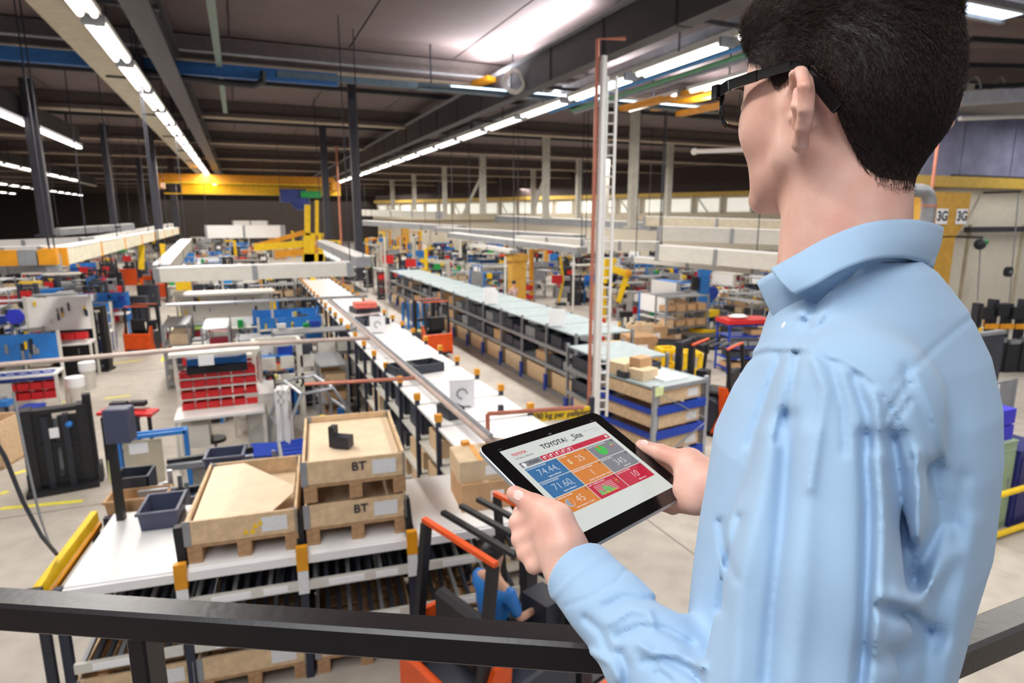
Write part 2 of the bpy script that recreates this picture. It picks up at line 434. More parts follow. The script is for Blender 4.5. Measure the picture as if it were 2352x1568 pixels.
# cross hangers carrying the light rows
me = MB().box(0, 0, 0, 1.5, .06, .06).mesh('cross_hanger', M_dbeam)
for k in range(8):
    tag(inst(me, 'cross_hanger', None, (-1.55, 10.6+5.24*k, 6.56)), '%s dark cross bar over the left bright light row' % ORD[k], 'bracket', 'cross bars over the left light row')
    tag(inst(me, 'cross_hanger', None, (7.0, 8.1+5.24*k, 6.56)), '%s dark cross bar over the right light row' % ORD[k], 'bracket', 'cross bars over the right light row')
# blue pipe and trimmings along the first roof beam
tag(MB().box(-2.4, 15.55, 6.78, 9.4, .14, .26).build('blue_pipe', mat('blue duct paint', (40, 96, 158), .5)), 'blue duct running along the first roof beam at left', 'pipe')
tag(MB().box(3.0, 15.5, 6.8, 4.0, .12, .14).build('service_pipe', mat('teal grey pipe', (84, 104, 116), .5)), 'teal grey pipe under the first roof beam by the white hose', 'pipe')
tag(MB().tube([(-8, 15.3, 7.08), (9, 15.3, 7.08)], .03, 6).build('conduit', M_steel), 'thin pale conduit along the first roof beam', 'conduit')
ut = thing('fill_trough', 'teal grey added trough for the ceiling fill lamp along the first roof beam by the hose coil', 'ceiling light', (8.2, 14.4, 6.52))  # made-up trough that carries the added fill lamp under the ceiling
MB().box(-.2, -.05, 0, 8.3, .22, .05).build('trough_body', _m['teal grey pipe'], ut); MB().box(-.2, -.15, .06, 8.3, .02, .1).build('trough_lip', _m['teal grey pipe'], ut)
for x in (-4, -2, 0, 2): MB().box(x, .08, .5, .03, .03, 1.0).build('hanger', M_dsteel, ut)
hs = thing('hose_coil', 'coiled white hose hanging at the first roof beam', 'hose', tuple(G(1182, 187, 6.6)))
for r in (.20, .24): 
    MB().tube([(r*math.cos(t*PI/12), .03*math.sin(t)+(r-.2), r*math.sin(t*PI/12)) for t in range(25)], .022, 6).build('hose_loop', M_offw, hs, smooth=True)
# dark branch pipe
g = G(500, 190, 6.5)
tag(MB().tube([(g.x-1.5, g.y, 6.62), (g.x-.9, g.y, 6.55), (g.x+.7, g.y, 6.5), (g.x+.9, g.y, 6.6), (g.x+.92, g.y, 6.8)], .07, 8).box(g.x-1.5, g.y, 6.75, .3, .2, .35).build('branch_pipe', M_black, smooth=False), 'black branch pipe with upturned end below the blue duct', 'pipe')
# skylight opening at the frame's top right
sk = thing('skylight', 'bright roof skylight at the top beside the man\'s hair', 'skylight', tuple(G(1560, 4, 7.4)))
MB().box(0, 0, .02, 1.5, 1.2, .03).build('glazing', mat('sky glazing', (220, 235, 255), emis=(214, 232, 255), es=2.5), sk)
for a in ((-.8, 0, .1, 1.4), (.8, 0, .1, 1.4), (0, -.65, 1.7, .1), (0, .65, 1.7, .1)): MB().box(a[0], a[1], 0, a[2], a[3], .14).build('skylight_frame', M_dblue if 0 else M_steel, sk)
sk2 = thing('skylight', 'bright roof skylight strip right of the man\'s head', 'skylight', tuple(G(2262, 22, 7.4)))
MB().box(0, 0, .02, 1.9, .5, .03).build('glazing', _m['sky glazing'], sk2)
for y in (-.3, .3): MB().box(0, y, 0, 2.1, .1, .12).build('skylight_frame', M_steel, sk2)
# fixtures and dark struts in the roof right of the head
for a, b, z in (((2230, 90), (2352, 70), 7.2), ((2240, 200), (2352, 160), 7.0), ((2225, 150), (2352, 128), 7.2)):
    tag(MB().bar(G(*a, z), G(*b, z)+Vector((3, 0, 0)), .1).build('roof_strut', M_black), 'dark roof strut right of the man\'s head at height %s' % {90: 'topmost', 200: 'lowest', 150: 'middle'}[a[1]], 'beam')
a, b = at_y(2130, 232, YW-1.5), at_y(2352, 198, YW-1.5)
tag(MB().bar(a, b+Vector((2, 0, 0)), .3, .32).build('bright_duct', mat('bright duct', (214, 216, 226), .4)), 'bright pale duct above the blue grey fascia', 'duct')
dh = thing('duct_hoops', 'two grey hoops standing on the bright pale duct', 'bracket')
for px in (2232, 2290):
    c = at_y(px, 228, YW-1.5); MB().tube([(c.x+.32*math.cos(PI*t/10), c.y, c.z+.1+.45*math.sin(PI*t/10)) for t in range(11)], .03, 6).build('hoop', M_steel, dh, smooth=True)
a, b = at_y(2205, 272, YW-1.3), at_y(2352, 252, YW-1.3)
tag(MB().tube([a, b+Vector((2, 0, 0))], .06, 8).build('strip_light', M_white), 'single white tube above the blue grey fascia at right', 'ceiling light')
tag(MB().tube([G(1595, 348, 5.5), G(1760, 335, 5.5)+Vector((1, 0, 0))], .06, 8).ball(tuple(G(1595, 348, 5.5)), .1, 8).build('strip_light', M_white), 'thin white tube lamp by the man\'s nose against the dark roof', 'ceiling light')
# amber roof trusses behind the glasses
for a, b, z in (((1430, 250), (1620, 205), 6.4), ((1560, 262), (1700, 232), 6.4), ((1500, 250), (1690, 205), 6.9), ((1060, 205), (1130, 180), 7.0)):
    tag(MB().bar(G(*a, z), G(*b, z), .25, .12).build('amber_strut', M_ory), 'amber roof strut at %s' % {1430: 'the copper riser', 1560: 'the glasses lens', 1500: 'the brow line', 1060: 'the white hose coil', 960: 'the first roof beam'}[a[0]], 'beam')

# ------------------------------------------------------------------ dark hanging posts at left, pale posts at right
def vpost(name, top, z1, botpy, w, m, label, group):
    g = G(top[0], top[1], z1)
    r = ray(top[0], botpy); dist = math.hypot(g.x, g.y); rr = math.hypot(r.x, r.y); z0 = EYE + r.z*dist/rr
    t = thing(name, label, 'post', (g.x, g.y, 0), 0, group)
    MB().box(0, 0, (z0+7.56)/2, w, w, 7.56-z0).build('shaft', m, t)
    MB().box(0, 0, z0-.02, w*1.7, w*1.7, .06).build('foot_plate', m, t)
    return t
M_post = mat('dark post', (50, 48, 58), .5)
for top, by, w, l in (((60, 190), 540, .30, 'thickest dark hanging post at the far left'), ((235, 290), 520, .24, 'dark hanging post second from the left edge'), ((315, 350), 510, .22, 'slim dark hanging post left of the light row'),
                      ((340, 290), 575, .30, 'dark post standing left of the yellow crane'), ((390, 360), 545, .36, 'dark post crossing the yellow crane beam left end'),
                      ((740, 290), 545, .26, 'navy post crossing the yellow crane beam right end'), ((805, 180), 640, .19, 'tall navy post right of the yellow crane')):
    vpost('hanging_post', top, 7.4 if top[1] > 0 else 7, by, w, M_post, l, 'dark posts hanging from the roof')
M_ppost = mat('pale post', (186, 182, 170), .5)
for top, by, w, l in (((1108, 350), 490, .3, 'pale post with a diagonal brace in the middle distance'), ((1020, 375), 500, .26, 'pale post left of the braced pale post'), ((1255, 310), 500, .26, 'pale tall post left of the copper riser'),
                      ((1225, 390), 495, .3, 'pale short post left of the copper riser'), ((1330, 360), 500, .26, 'pale post hidden close behind the copper riser'), ((1395, 320), 500, .22, 'pale post just right of the cable ladder'),
                      ((1460, 250), 520, .24, 'pale thick post right of the cable ladder'), ((1540, 335), 520, .26, 'pale white post left of the glasses'), ((950, 400), 480, .3, 'distant pale post left of the frame tower'), ((900, 410), 480, .34, 'most distant pale post near the navy post')):
    vpost('pale_post', top, 7.2, by, w, M_ppost, l, 'pale posts on the right side')
for a, b, z in (((1108, 400), (1060, 500), 6.2), ((1255, 400), (1225, 480), 5.6)):
    g = G(*a, z); h = ray(*b); h = EYEP + h*(math.hypot(g.x, g.y)/math.hypot(h.x, h.y))
    tag(MB().bar(g, h, .16).build('diagonal_brace', M_ppost), 'pale diagonal brace leaning on the %s pale post' % ('braced' if a[0] == 1108 else 'tall'), 'brace')

# ------------------------------------------------------------------ yellow overhead crane
cy = 42.
def zat(px, py, Y): return at_y(px, py, Y)
l, r = zat(362, 410, cy).x, zat(765, 410, cy).x
cr = thing('overhead_crane', 'yellow overhead travelling crane spanning the aisle below the roof', 'crane', (0, cy, 0))
for i, (y0, y1, dy) in enumerate(((404, 424, -.6), (425, 446, .5))):
    z1, z0 = zat(560, y0, cy).z, zat(560, y1, cy).z
    MB().box((l+r)/2+(.8 if i else 0), dy, (z0+z1)/2, (r-l)*(.93 if i else 1), .35, z1-z0).build('girder', M_yel if i else M_ory, cr)
    MB().box((l+r)/2, dy-.2, z0, (r-l)*.95, .5, .06).build('flange', M_yel, cr)
MB().box(l, 0, zat(560, 425, cy).z, .5, 2.4, .5).build('end_carriage', M_ory, cr); MB().box(r, 0, zat(560, 425, cy).z, .5, 2.4, .5).build('end_carriage', M_ory, cr)
ht = MB().box(zat(672, 445, cy).x, 0, zat(672, 450, cy).z, 1.5, 1.0, .8).ball((zat(690, 462, cy).x, 0, zat(690, 462, cy).z), .6, 10).build('hoist', mat('hoist blue', (40, 60, 130), .5), cr)
MB().box(zat(712, 447, cy).x, -.4, zat(712, 447, cy).z, 1.2, .5, .4).build('hoist_guard', M_green, ht)
# yellow wall jibs in the middle distance
Yj = 30.
jb = thing('jib_crane', 'yellow pillar jib crane with two slanted arms above the white trunking', 'crane', (0, Yj, 0))
def jx(px, py): p = zat(px, py, Yj); return (p.x, 0, p.z)
for x0, x1, y0, y1 in ((697, 722, 535, 621), (730, 742, 535, 621), (700, 712, 470, 540), (724, 731, 460, 540)):
    a, b = jx((x0+x1)/2, y0), jx((x0+x1)/2, y1); wd = jx(x1, y0)[0]-jx(x0, y0)[0]
    MB().bar(a, b, .3, wd, up=(1, 0, 0)).build('pillar', M_yel, jb)
MB().bar(jx(700, 533), jx(585, 566), .14, .2).build('arm_tie', M_ory, jb); MB().bar(jx(700, 560), jx(583, 568), .2, .3).build('arm', M_yel, jb)
MB().bar(jx(700, 578), jx(632, 583), .2, .3).build('arm', M_ory, jb); MB().bar(jx(735, 555), jx(715, 590), .14, .2).build('arm_tie', M_ory, jb)
MB().bar(jx(695, 595), jx(745, 595), .3, .5).build('cross_head', M_yel, jb)
for px, y0, y1, l in ((325, 562, 618, 'short yellow post by the left white trunking'), (373, 560, 640, 'short yellow post right of a dark hanging post'), (718, 612, 690, 'yellow post foot under the jib crane')):
    a, b = zat(px, y0, 24), zat(px, y1, 24); tag(MB().bar(a, b, .16).build('yellow_post', M_yel), l, 'post')

# ------------------------------------------------------------------ suspended white trunking
M_cream = mat('cream trunk', (226, 220, 196), .5)
def trunk(a, b, w, h, label, m=M_offw, wires=True):
    """a, b: image direction and distance along the hall of the two ends"""
    A, B = at_y(*a), at_y(*b)
    t = thing('trunking', label, 'trunking', tuple(A))
    d = B-A
    MB().bar((0, 0, 0), d, w, h).build('casing', m, t)
    MB().bar(Vector((0, 0, h/2+.015)), d+Vector((0, 0, h/2+.015)), w*1.04, .03).build('lid', M_white, t)
    n = max(2, int(d.length/3))
    for k in range(n+1):
        p = d*(k/n); MB().bar(p-d.normalized()*.05, p+d.normalized()*.05, w*1.1, h*1.12).build('joint_clip', M_ory if m is M_cream else M_steel, t)
        if wires and k % 2 == 0: MB().bar(p+Vector((0, 0, h/2)), Vector((p.x, p.y, 7.56-A.z)), .02).build('hanger_wire', M_dsteel, t)
    return t
trunk((368, 632, 14.2), (805, 618, 13.2), .3, .26, 'long white trunking crossing the hall below the jib crane')
trunk((372, 624, 14.8), (428, 560, 23), .3, .26, 'white trunking branch running away left of the crossing one')
trunk((-60, 612, 14), (118, 604, 13.2), .3, .28, 'grey edged white trunking entering at the left edge', M_steel)
trunk((128, 590, 14), (402, 530, 36), .34, .3, 'long off white trunking with amber clips at left', M_cream)
trunk((-60, 583, 17), (112, 577, 16.5), .5, .2, 'bright white trunking second up at the left edge', M_white)
trunk((-60, 566, 21), (200, 556, 20), .5, .22, 'white trunking third up at the left edge', M_white)
trunk((200, 562, 22), (395, 519, 50), .4, .3, 'pale trunking receding beside the cream one', M_offw)
trunk((478, 533, 33), (650, 532, 32), .5, .55, 'white trunking in front of the distant machines', M_white)
trunk((535, 517, 44), (615, 517, 44), .5, .5, 'distant white trunking behind the crossing one', M_white)
trunk((740, 560, 22), (835, 602, 14), .3, .2, 'grey trunking sloping right past the navy post', M_steel)
trunk((135, 533, 30), (300, 521, 32), .35, .25, 'grey trunking fourth up on the left side', M_steel)
for k, (px, py) in enumerate(((112, 590), (22, 592), (66, 591))):
    g = at_y(px, py, 13.1); tag(MB().box(0, 0, 0, .26, .2, .26, None).build('trunk_socket', [M_ory, M_ory, M_steel][k], loc=g), ['amber socket box at the start of the cream trunking', 'amber socket box on the left edge trunking', 'grey socket box between the amber socket boxes'][k], 'socket box')
# pale overhead conveyors in the right middle distance
for a, b, w, h, l in (((1515, 536, 17), (1860, 548, 14), .6, .42, 'wide white overhead conveyor casing, upper one left of the collar'),
      ((1518, 580, 15), (1800, 603, 12), .5, .40, 'wide white overhead conveyor casing, lower one left of the collar'),
      ((1345, 562, 21), (1515, 566, 19), .7, .3, 'pale overhead conveyor behind the cable ladder'), ((1190, 549, 24), (1345, 557, 21), .5, .25, 'pale overhead conveyor left of the copper riser'),
      ((1010, 527, 32), (1330, 546, 23), .6, .22, 'grey overhead conveyor with blue covers'), ((1150, 503, 34), (1500, 520, 26), .9, .35, 'grey overhead conveyor, highest in the middle distance'),
      ((1460, 596, 17), (1735, 622, 13), .3, .16, 'slim grey conveyor rail under the wide white casings'), ((1490, 508, 24), (1850, 520, 18), .8, .4, 'beige overhead conveyor behind the man\'s chin'),
      ((840, 512, 44), (1060, 526, 34), .6, .3, 'grey overhead conveyor right of the navy post'), ((1080, 562, 26), (1180, 578, 22), .3, .12, 'thin white rail before the robot cell'),
      ((820, 488, 60), (1010, 494, 46), .6, .5, 'white overhead casing far off right of the navy post'), ((1040, 540, 27), (1335, 575, 20), .5, .2, 'grey conveyor rail sloping down to the copper riser')):
    trunk(a, b, w, h, l, M_offw if 'white' in l or 'pale' in l else (M_beige if 'beige' in l else M_steel))

# ------------------------------------------------------------------ copper riser and cable ladder
cb = G(1352, 940, 1.0)
rp_ = thing('copper_riser', 'copper pipe riser standing beside the white cable ladder', 'pipe', (cb.x, cb.y, 0))
dx = RGT*.055
MB().tube([(0, 0, .9), (0, 0, 5.95), (.35, -.1, 5.97)], .026, 8).build('pipe_run', M_copper, rp_)
cl = thing('cable_ladder', 'tall white cable ladder with rungs beside the copper riser', 'cable ladder', (cb.x+dx.x*1.6, cb.y+dx.y*1.6, 0))
e = RGT
def off(k, z): return (e.x*k, e.y*k, z)
MB().bar(off(0, .9), off(0, 5.75), .06).bar(off(-.03, .9), off(-.03, 5.7), .03).build('cable_duct', M_white, cl)
MB().bar(off(.17, .9), off(.17, 5.5), .03).build('side_rail', M_white, cl); MB().bar(off(.05, .9), off(.05, 5.5), .03).build('side_rail', M_white, cl)
me = MB().bar(off(.05, 0), off(.17, 0), .02).mesh('rung', M_white)
for k in range(34): inst(me, 'rung', cl, (0, 0, 1.0+.135*k))
# suspended copper and alloy rails over the racks
def rail(pts, z, label, m, r=.035):
    P = [G(a, b, z) for a, b in pts]
    t = thing('overhead_rail', label, 'pipe rail', tuple(P[0]))
    MB().tube([p-P[0] for p in P], r, 8).build('rail_tube', m, t)
    return t
M_rail = mat('pale rail', (196, 176, 166), .4)
rail(((755, 690), (1122, 1010), (1180, 1018)), 2.0, 'pale copper rail running above the white topped racks', M_rail, .03)
rail(((755, 684), (1128, 1000)), 2.06, 'thin alloy rail parallel above the pale copper rail', M_alu, .018)
rail(((0, 838), (540, 792), (860, 775)), 2.0, 'pale rail crossing left above the red bin stations', M_rail, .03)
rail(((380, 700), (845, 680)), 2.0, 'alloy rail crossing above the green canister station', M_alu, .03)
rail(((700, 882), (955, 868)), 2.0, 'copper rail crossing behind the tube frame trolley', M_copper, .02)
cd = rail(((1120, 950), (1340, 935)), 1.9, 'copper drop rail above the yellow load signs', M_copper, .022)
p = G(1120, 950, 1.9)-G(1120, 950, 1.9); MB().tube([(0, 0, 0), (0, 0, -.4)], .022, 8).build('drop_tube', M_copper, cd)
for px, y0, y1, z, l in ((882, 545, 800, 2.2, 'thin pale hanging tube over the racks near the orange truck'), (1160, 590, 720, 2.2, 'thin pale hanging tube left of the yellow column'), (772, 335, 700, 7.0, 'copper hanging pipe right of the yellow jib crane'), (1318, 590, 760, 2.2, 'thin pale hanging tube left of the robot'), (510, 640, 700, 2.0, 'thin white tube over the far workstations')):
    if z > 3: g = G(px, y0, z); 
    else: g = G(px, y0 if 0 else 690, 1.2)
    r_ = ray(px, y0); r2 = ray(px, y1); D = math.hypot(g.x, g.y)
    A = EYEP+r_*(D/math.hypot(r_.x, r_.y)); B = EYEP+r2*(D/math.hypot(r2.x, r2.y))
    tag(MB().tube([A, (A.x, A.y, B.z)], .045 if z > 3 else .03, 8).build('hanging_tube', M_copper if z > 3 else M_offw), l, 'tube')
# hose and cord hanging at the lower left
tag(MB().tube([Pc(-30, 980, 3.9), Pc(12, 1050, 4.0), Pc(52, 1150, 4.2), Pc(95, 1230, 4.4), Pc(130, 1272, 4.7)], .014, 8).build('air_hose', M_charc, smooth=True), 'dark grey air hose hanging at the lower left over the floor', 'hose')
tag(MB().tube([Pc(30, 900, 4.5), Pc(62, 1060, 4.5), Pc(90, 1180, 4.6), Pc(118, 1262, 4.75)], .009, 6).build('coiled_cord', M_steel, smooth=True), 'thin grey coiled cord hanging beside the dark air hose', 'cord')

# ------------------------------------------------------------------ gallery the man stands on
PZ = 2.12
M_rail_d = mat('dark brown railing paint', (24, 17, 20), .36, var=.25, scale=8, bump=.05)
zr = EYE-.66
ra, rbk = G(-60, 1362, zr), G(1330, 1455, zr)
cdir = (rbk-ra); corner = ra+cdir*1.42
rr1, rr2 = G(2195, 1462, zr), G(2420, 1372, zr)
# the corner is where both rail runs meet
d1 = (rbk-ra); d2 = (rr2-rr1)
den = d1.x*d2.y-d1.y*d2.x; tt = ((rr1.x-ra.x)*d2.y-(rr1.y-ra.y)*d2.x)/den
corner = ra+d1*tt
gr = thing('gallery_railing', 'dark brown steel railing in front of the man', 'railing', (corner.x, corner.y, PZ))
O = Vector((corner.x, corner.y, PZ))
w = .055
for nm, a, b in (('handrail', ra-d1*.4, corner), ('handrail', corner, rr2+d2*2)):
    a = a-O; b = b-O
    MB().bar(a-Vector((0, 0, w*.5)), b-Vector((0, 0, w*.5)), w, w).build(nm, M_rail_d, gr, bevel=.006)
for t in (.14+.0,):
    g = G(322, 1380, zr); q = Vector((g.x, g.y, 0))
    MB().bar((g.x-O.x, g.y-O.y, 0), (g.x-O.x, g.y-O.y, zr-PZ-w), .05, .035, up=(d1.x, d1.y, 0)).build('baluster', M_rail_d, gr, bevel=.004)
MB().bar((0, 0, 0), (0, 0, zr-PZ-w), .05, .05).build('baluster', M_rail_d, gr)
for a, b in ((ra-d1*.4, corner), (corner, rr2+d2*2)):
    a = a-O; b = b-O
    MB().bar((a.x, a.y, .12), (b.x, b.y, .12), .012, .1).build('toe_board', M_rail_d, gr)
# gallery deck
M_deck = mat('gallery deck', (110, 106, 104), .7)
A0 = ra-d1*.4; B0 = corner; C0 = rr2+d2*2
back = Vector((-.6, -4.0, 0))
mb = MB(); mb.poly([(A0.x, A0.y, PZ-.12), (B0.x, B0.y, PZ-.12), (C0.x, C0.y, PZ-.12), (C0.x-1, C0.y-4, PZ-.12), (A0.x-1, A0.y-4, PZ-.12)], (0, 0, .12))
struct('floor_gallery', mb, M_deck)
mb = MB(); mb.box((A0.x+C0.x)/2, min(A0.y, C0.y)-2.5, PZ/2-.06, .3, .3, PZ-.12)
struct('trim_1', mb, M_deck)
# ================================================================== RACKS, PALLETS, GOODS
def local(o, x, y, z=0):
    c, s = math.cos(o.rotation_euler.z), math.sin(o.rotation_euler.z)
    return Vector((o.location.x+c*x-s*y, o.location.y+s*x+c*y, o.location.z+z))

# --- euro pallet: planks, blocks, skids as parts (shared meshes)
ME_plank = MB().box(0, 0, 0, .8, .115, .022).mesh('plank', M_wood2)
ME_plankw = MB().box(0, 0, 0, 1.2, .12, .022).mesh('plank', M_wood2)
ME_block = MB().box(0, 0, 0, .1, .13, .078).mesh('block', M_wood2)
ME_skid = MB().box(0, 0, 0, .1, 1.2, .022).mesh('skid', M_wood2)
def pallet(label, loc, rz, group='wooden pallets under the crates'):
    t = thing('pallet', label, 'pallet', loc, rz, group)
    for k in range(7): inst(ME_plank, 'plank', t, (0, -.54+.18*k, .133))
    for x in (-.35, 0, .35):
        inst(ME_skid, 'skid', t, (x, 0, .011)); inst(ME_skid, 'skid', t, (x, 0, .111))
        for y in (-.53, 0, .53): inst(ME_block, 'block', t, (x, y, .061))
    return t
ME_ca = MB().box(0, 0, 0, .76, .02, .19).mesh('board', M_wood)
ME_cb = MB().box(0, 0, 0, .02, 1.18, .19).mesh('board', M_wood)
ME_hg = MB().box(0, -.002, 0, .05, .006, .2).box(.022, .026, 0, .006, .05, .2).mesh('hinge', M_steel)
M_lab = mat('printed label', (226, 226, 228), .6, var=.05, scale=40)
def collar(label, loc, rz, logo=True, wide=1.0, warn=False):
    t = thing('pallet_collar', label, 'crate', loc, rz, 'hinged wooden pallet collars')
    for y in (-.59, .59): inst(ME_ca, 'board', t, (0, y, .1))
    for x in (-.39, .39): inst(ME_cb, 'board', t, (x, 0, .1))
    for x, y, a in ((-.39, -.60, 0), (.39, -.60, PI/2), (.39, .60, PI), (-.39, .60, -PI/2)):
        inst(ME_hg, 'hinge', t, (x+(.0), y, .1), a)
    MB().box(.23, -.603, .10, .19, .002, .12).build('paper_label', M_lab, t)
    if logo: text('BT', .10, M_ink, t, (.03, -.606, .12), (PI/2, 0, 0), name='logo_lettering', bold=.002)
    if warn:
        for x, z in ((.02, .06), (.07, .06), (.09, .1), (.13, .12)): MB().poly([(x-.022, -.604, z-.02), (x+.022, -.604, z-.02), (x, -.604, z+.025)], (0, .003, 0)).build('warning_sticker', M_yel, t)
    return t
def crate_small(name, m, wall=.02):
    mb = MB(); w = .5
    for a in ((0, -w+wall/2, 0, 1, wall, 1), (0, w-wall/2, 0, 1, wall, 1), (-w+wall/2, 0, 0, wall, 1, 1), (w-wall/2, 0, 0, wall, 1, 1)): mb.box(a[0], a[1], .5, a[3], a[4], 1)
    mb.box(0, 0, .03, 1, 1, .06)
    return mb.mesh(name, m)

# --- foreground rack
A = Vector((-1.40, 4.97, 0)); ang = math.radians(-6.2)
fr = thing('flow_rack', 'low white topped gravity flow rack in front below the railing', 'rack', tuple(A), ang)
TOPZ = 1.1
xs = [0.0, .80, 1.66, 2.52, 3.5]
M_top = mat('white rack top', (238, 236, 236), .35, var=.02)
M_rpost = mat('navy rack post', (42, 46, 64), .5)
for i, x in enumerate(xs):
    MB().box(x, .03, .55, .06, .06, 1.1).build('front_post', M_rpost, fr); MB().box(x, 1.17, .55, .06, .06, 1.1).build('rear_post', M_rpost, fr)
    if 0 < i < 4:
        MB().box(x, .6, TOPZ+.02, .05, 1.16, .06).build('divider_rail', M_black, fr)
        gp = MB().bar((x, .12, TOPZ-.02), (x-.02, .16, TOPZ+.30), .06, .10).build('guard_post', M_black, fr)
        MB().box(x, -.01, TOPZ-.02, .085, .05, .2).build('yellow_sleeve', M_ory, fr)
        pl = MB().box(x, -.02, TOPZ-.22, .08, .02, .2).build('bay_label', M_lab, fr)
for i in range(4):
    x0, x1 = xs[i]+.04, xs[i+1]-.04; xm, w = (x0+x1)/2, x1-x0
    MB().box(xm, .6, TOPZ, w, 1.18, .03).build('top_panel', M_top, fr, bevel=.004)
    MB().box(xm, .0, TOPZ-.035, w, .03, .07).build('front_beam', M_top, fr)
    for z, m in ((.84, M_offw), (.46, M_offw)):
        MB().box(xm, .0, z, w, .03, .075).build('front_beam', m, fr)
        MB().box(xm-.1, -.018, z, .28, .006, .05).build('shelf_label', M_paper, fr)
        if i: MB().box(xm+.22, -.018, z, .18, .006, .05).build('shelf_label', M_paper, fr)
        n = 9
        for k in range(n):
            xx = x0+w*(k+.5)/n
            MB().bar((xx, .03, z), (xx, 1.15, z+.10), .03, .035).build('roller_track', M_steel if k % 3 == 0 else M_charc, fr)
MB().box(1.75, 1.17, .5, 3.5, .02, .9).build('rear_panel', M_dsteel, fr)
# yellow end guard at the left
eg = thing('end_guard', 'yellow end guard beam with a black cap at the rack\'s left end', 'guard', tuple(local(fr, -.09, 0)), ang)
MB().bar((0, -.05, TOPZ+.03), (0, 1.15, TOPZ+.03), .05, .10).build('guard_beam', M_yel, eg)
MB().bar((.035, -.02, TOPZ-.05), (.035, 1.15, TOPZ-.05), .02, .05).build('guard_trim', M_ory, eg)
MB().box(-.01, -.09, TOPZ+.03, .1, .07, .1).build('end_cap', M_black, eg)
MB().box(0, -.03, .52, .06, .05, 1.03).build('guard_post', M_dsteel, eg); MB().box(0, 1.12, .52, .05, .05, 1.03).build('guard_post', M_dsteel, eg)

def at_fr(x, y, z): return tuple(local(fr, x, y, z))
tz = TOPZ+.017
pallet('wooden pallet on the flow rack under the single open crate', at_fr(1.24, .68, tz), ang)
collar('open wooden crate with warning stickers and pale sheets inside', at_fr(1.24, .68, tz+.144), ang, False, warn=True)
lid = MB().poly([(-.36, -.56, 0), (.2, -.56, 0), (.36, -.25, 0), (.36, -.1, 0), (-.1, .56, 0), (-.36, .56, 0)], (0, 0, .012)).build('cover_sheet', M_ply)
lid.location = at_fr(1.24, .68, tz+.144+.165); lid.rotation_euler = (0.02, -.03, ang); tag(lid, 'pale plywood sheet lying in the open wooden crate', 'sheet')
tag(MB().box(0, 0, .02, .7, 1.1, .04).build('cover_sheet', M_card2, loc=at_fr(1.24, .68, tz+.15), rz=ang), 'light cardboard layer at the bottom of the open crate', 'sheet')
for k in range(2):
    z = tz+(.344+.02)*k
    pallet('wooden pallet %s of the two crate stack on the flow rack' % ('at the foot' if k == 0 else 'between the crates'), at_fr(2.10, .70, z), ang)
    collar('wooden crate with BT lettering, %s of the two crate stack' % ('lower' if k == 0 else 'upper'), at_fr(2.10, .70, z+.144), ang)
z2 = tz+.364*2
MB()
pw = tag(MB().box(0, 0, 0, .74, 1.14, .02).build('cover_sheet', M_ply, loc=at_fr(2.10, .70, z2-.09), rz=ang), 'bright plywood sheet inside the upper crate of the stack', 'sheet')
tag(MB().box(0, 0, .05, .72, 1.1, .1).build('packing_layer', M_card2, loc=at_fr(2.10, .70, tz+.15), rz=ang), 'cardboard packing in the lower crate of the stack', 'packing')
bk = thing('steel_bracket', 'dark stepped steel bracket lying in the upper crate', 'bracket', at_fr(2.03, .50, z2-.078), ang-.5)
MB().box(0, 0, .06, .14, .10, .10).build('bracket_body', M_dsteel, bk); MB().box(-.09, 0, .10, .05, .08, .18).build('bracket_arm', M_dsteel, bk)
# cartons on the right hand bay
for dx, dy, w, d, h, l, m in ((3.24, .55, .46, .5, .26, 'brown carton at the right end of the flow rack', M_card), (3.2, .55, .4, .42, .2, 'pale carton stacked on the brown one at the rack end', M_card2)):
    zz = tz+(.26 if m is M_card2 else 0)
    c = thing('carton', l, 'carton', at_fr(dx, dy, zz), ang)
    MB().box(0, 0, h/2, w, d, h).build('carton_body', m, c, bevel=.004); MB().box(0, 0, h+.001, .05, d, .003).build('packing_tape', M_card2 if m is M_card else M_ory, c)
    MB().box(.1, -d/2-.002, h*.5, .12, .003, .09).build('paper_label', M_paper, c)

# dark open bin standing at the back of the empty bay
def open_bin(name, label, m, loc, rz, w, d, h, t=.012, group=None, cat='bin', lip=True):
    o = thing(name, label, cat, loc, rz, group)
    mb = MB(); k = .9
    def ring(x, y, z): return [(-x, -y, z), (x, -y, z), (x, y, z), (-x, y, z)]
    ou0, ou1 = ring(w/2*k, d/2*k, 0), ring(w/2, d/2, h)
    in0, in1 = ring(w/2*k-t, d/2*k-t, t), ring(w/2-t, d/2-t, h)
    P = ou0+ou1+in1+in0; mb.v = P
    for i in range(4):
        j = (i+1) % 4
        mb.f += [(i, j, 4+j, 4+i), (4+i, 4+j, 8+j, 8+i), (8+i, 8+j, 12+j, 12+i)]
    mb.f += [(3, 2, 1, 0), (12, 13, 14, 15)]
    mb.build('bin_body', m, o)
    if lip:
        mb = MB()
        for a in ((0, -d/2, w+.03, .02), (0, d/2, w+.03, .02), (-w/2, 0, .02, d), (w/2, 0, .02, d)): mb.box(a[0], a[1], h-.012, a[2], a[3], .022)
        mb.build('rim', m, o)
    return o
M_cbin = mat('slate plastic', (68, 74, 98), .45, var=.08)
b = open_bin('storage_bin', 'slate grey open bin on the empty white rack top', M_cbin, at_fr(.50, .93, tz), ang, .30, .40, .17)
MB().box(-.02, -.05, .03, .1, .12, .03).build('steel_part', M_steel, b)
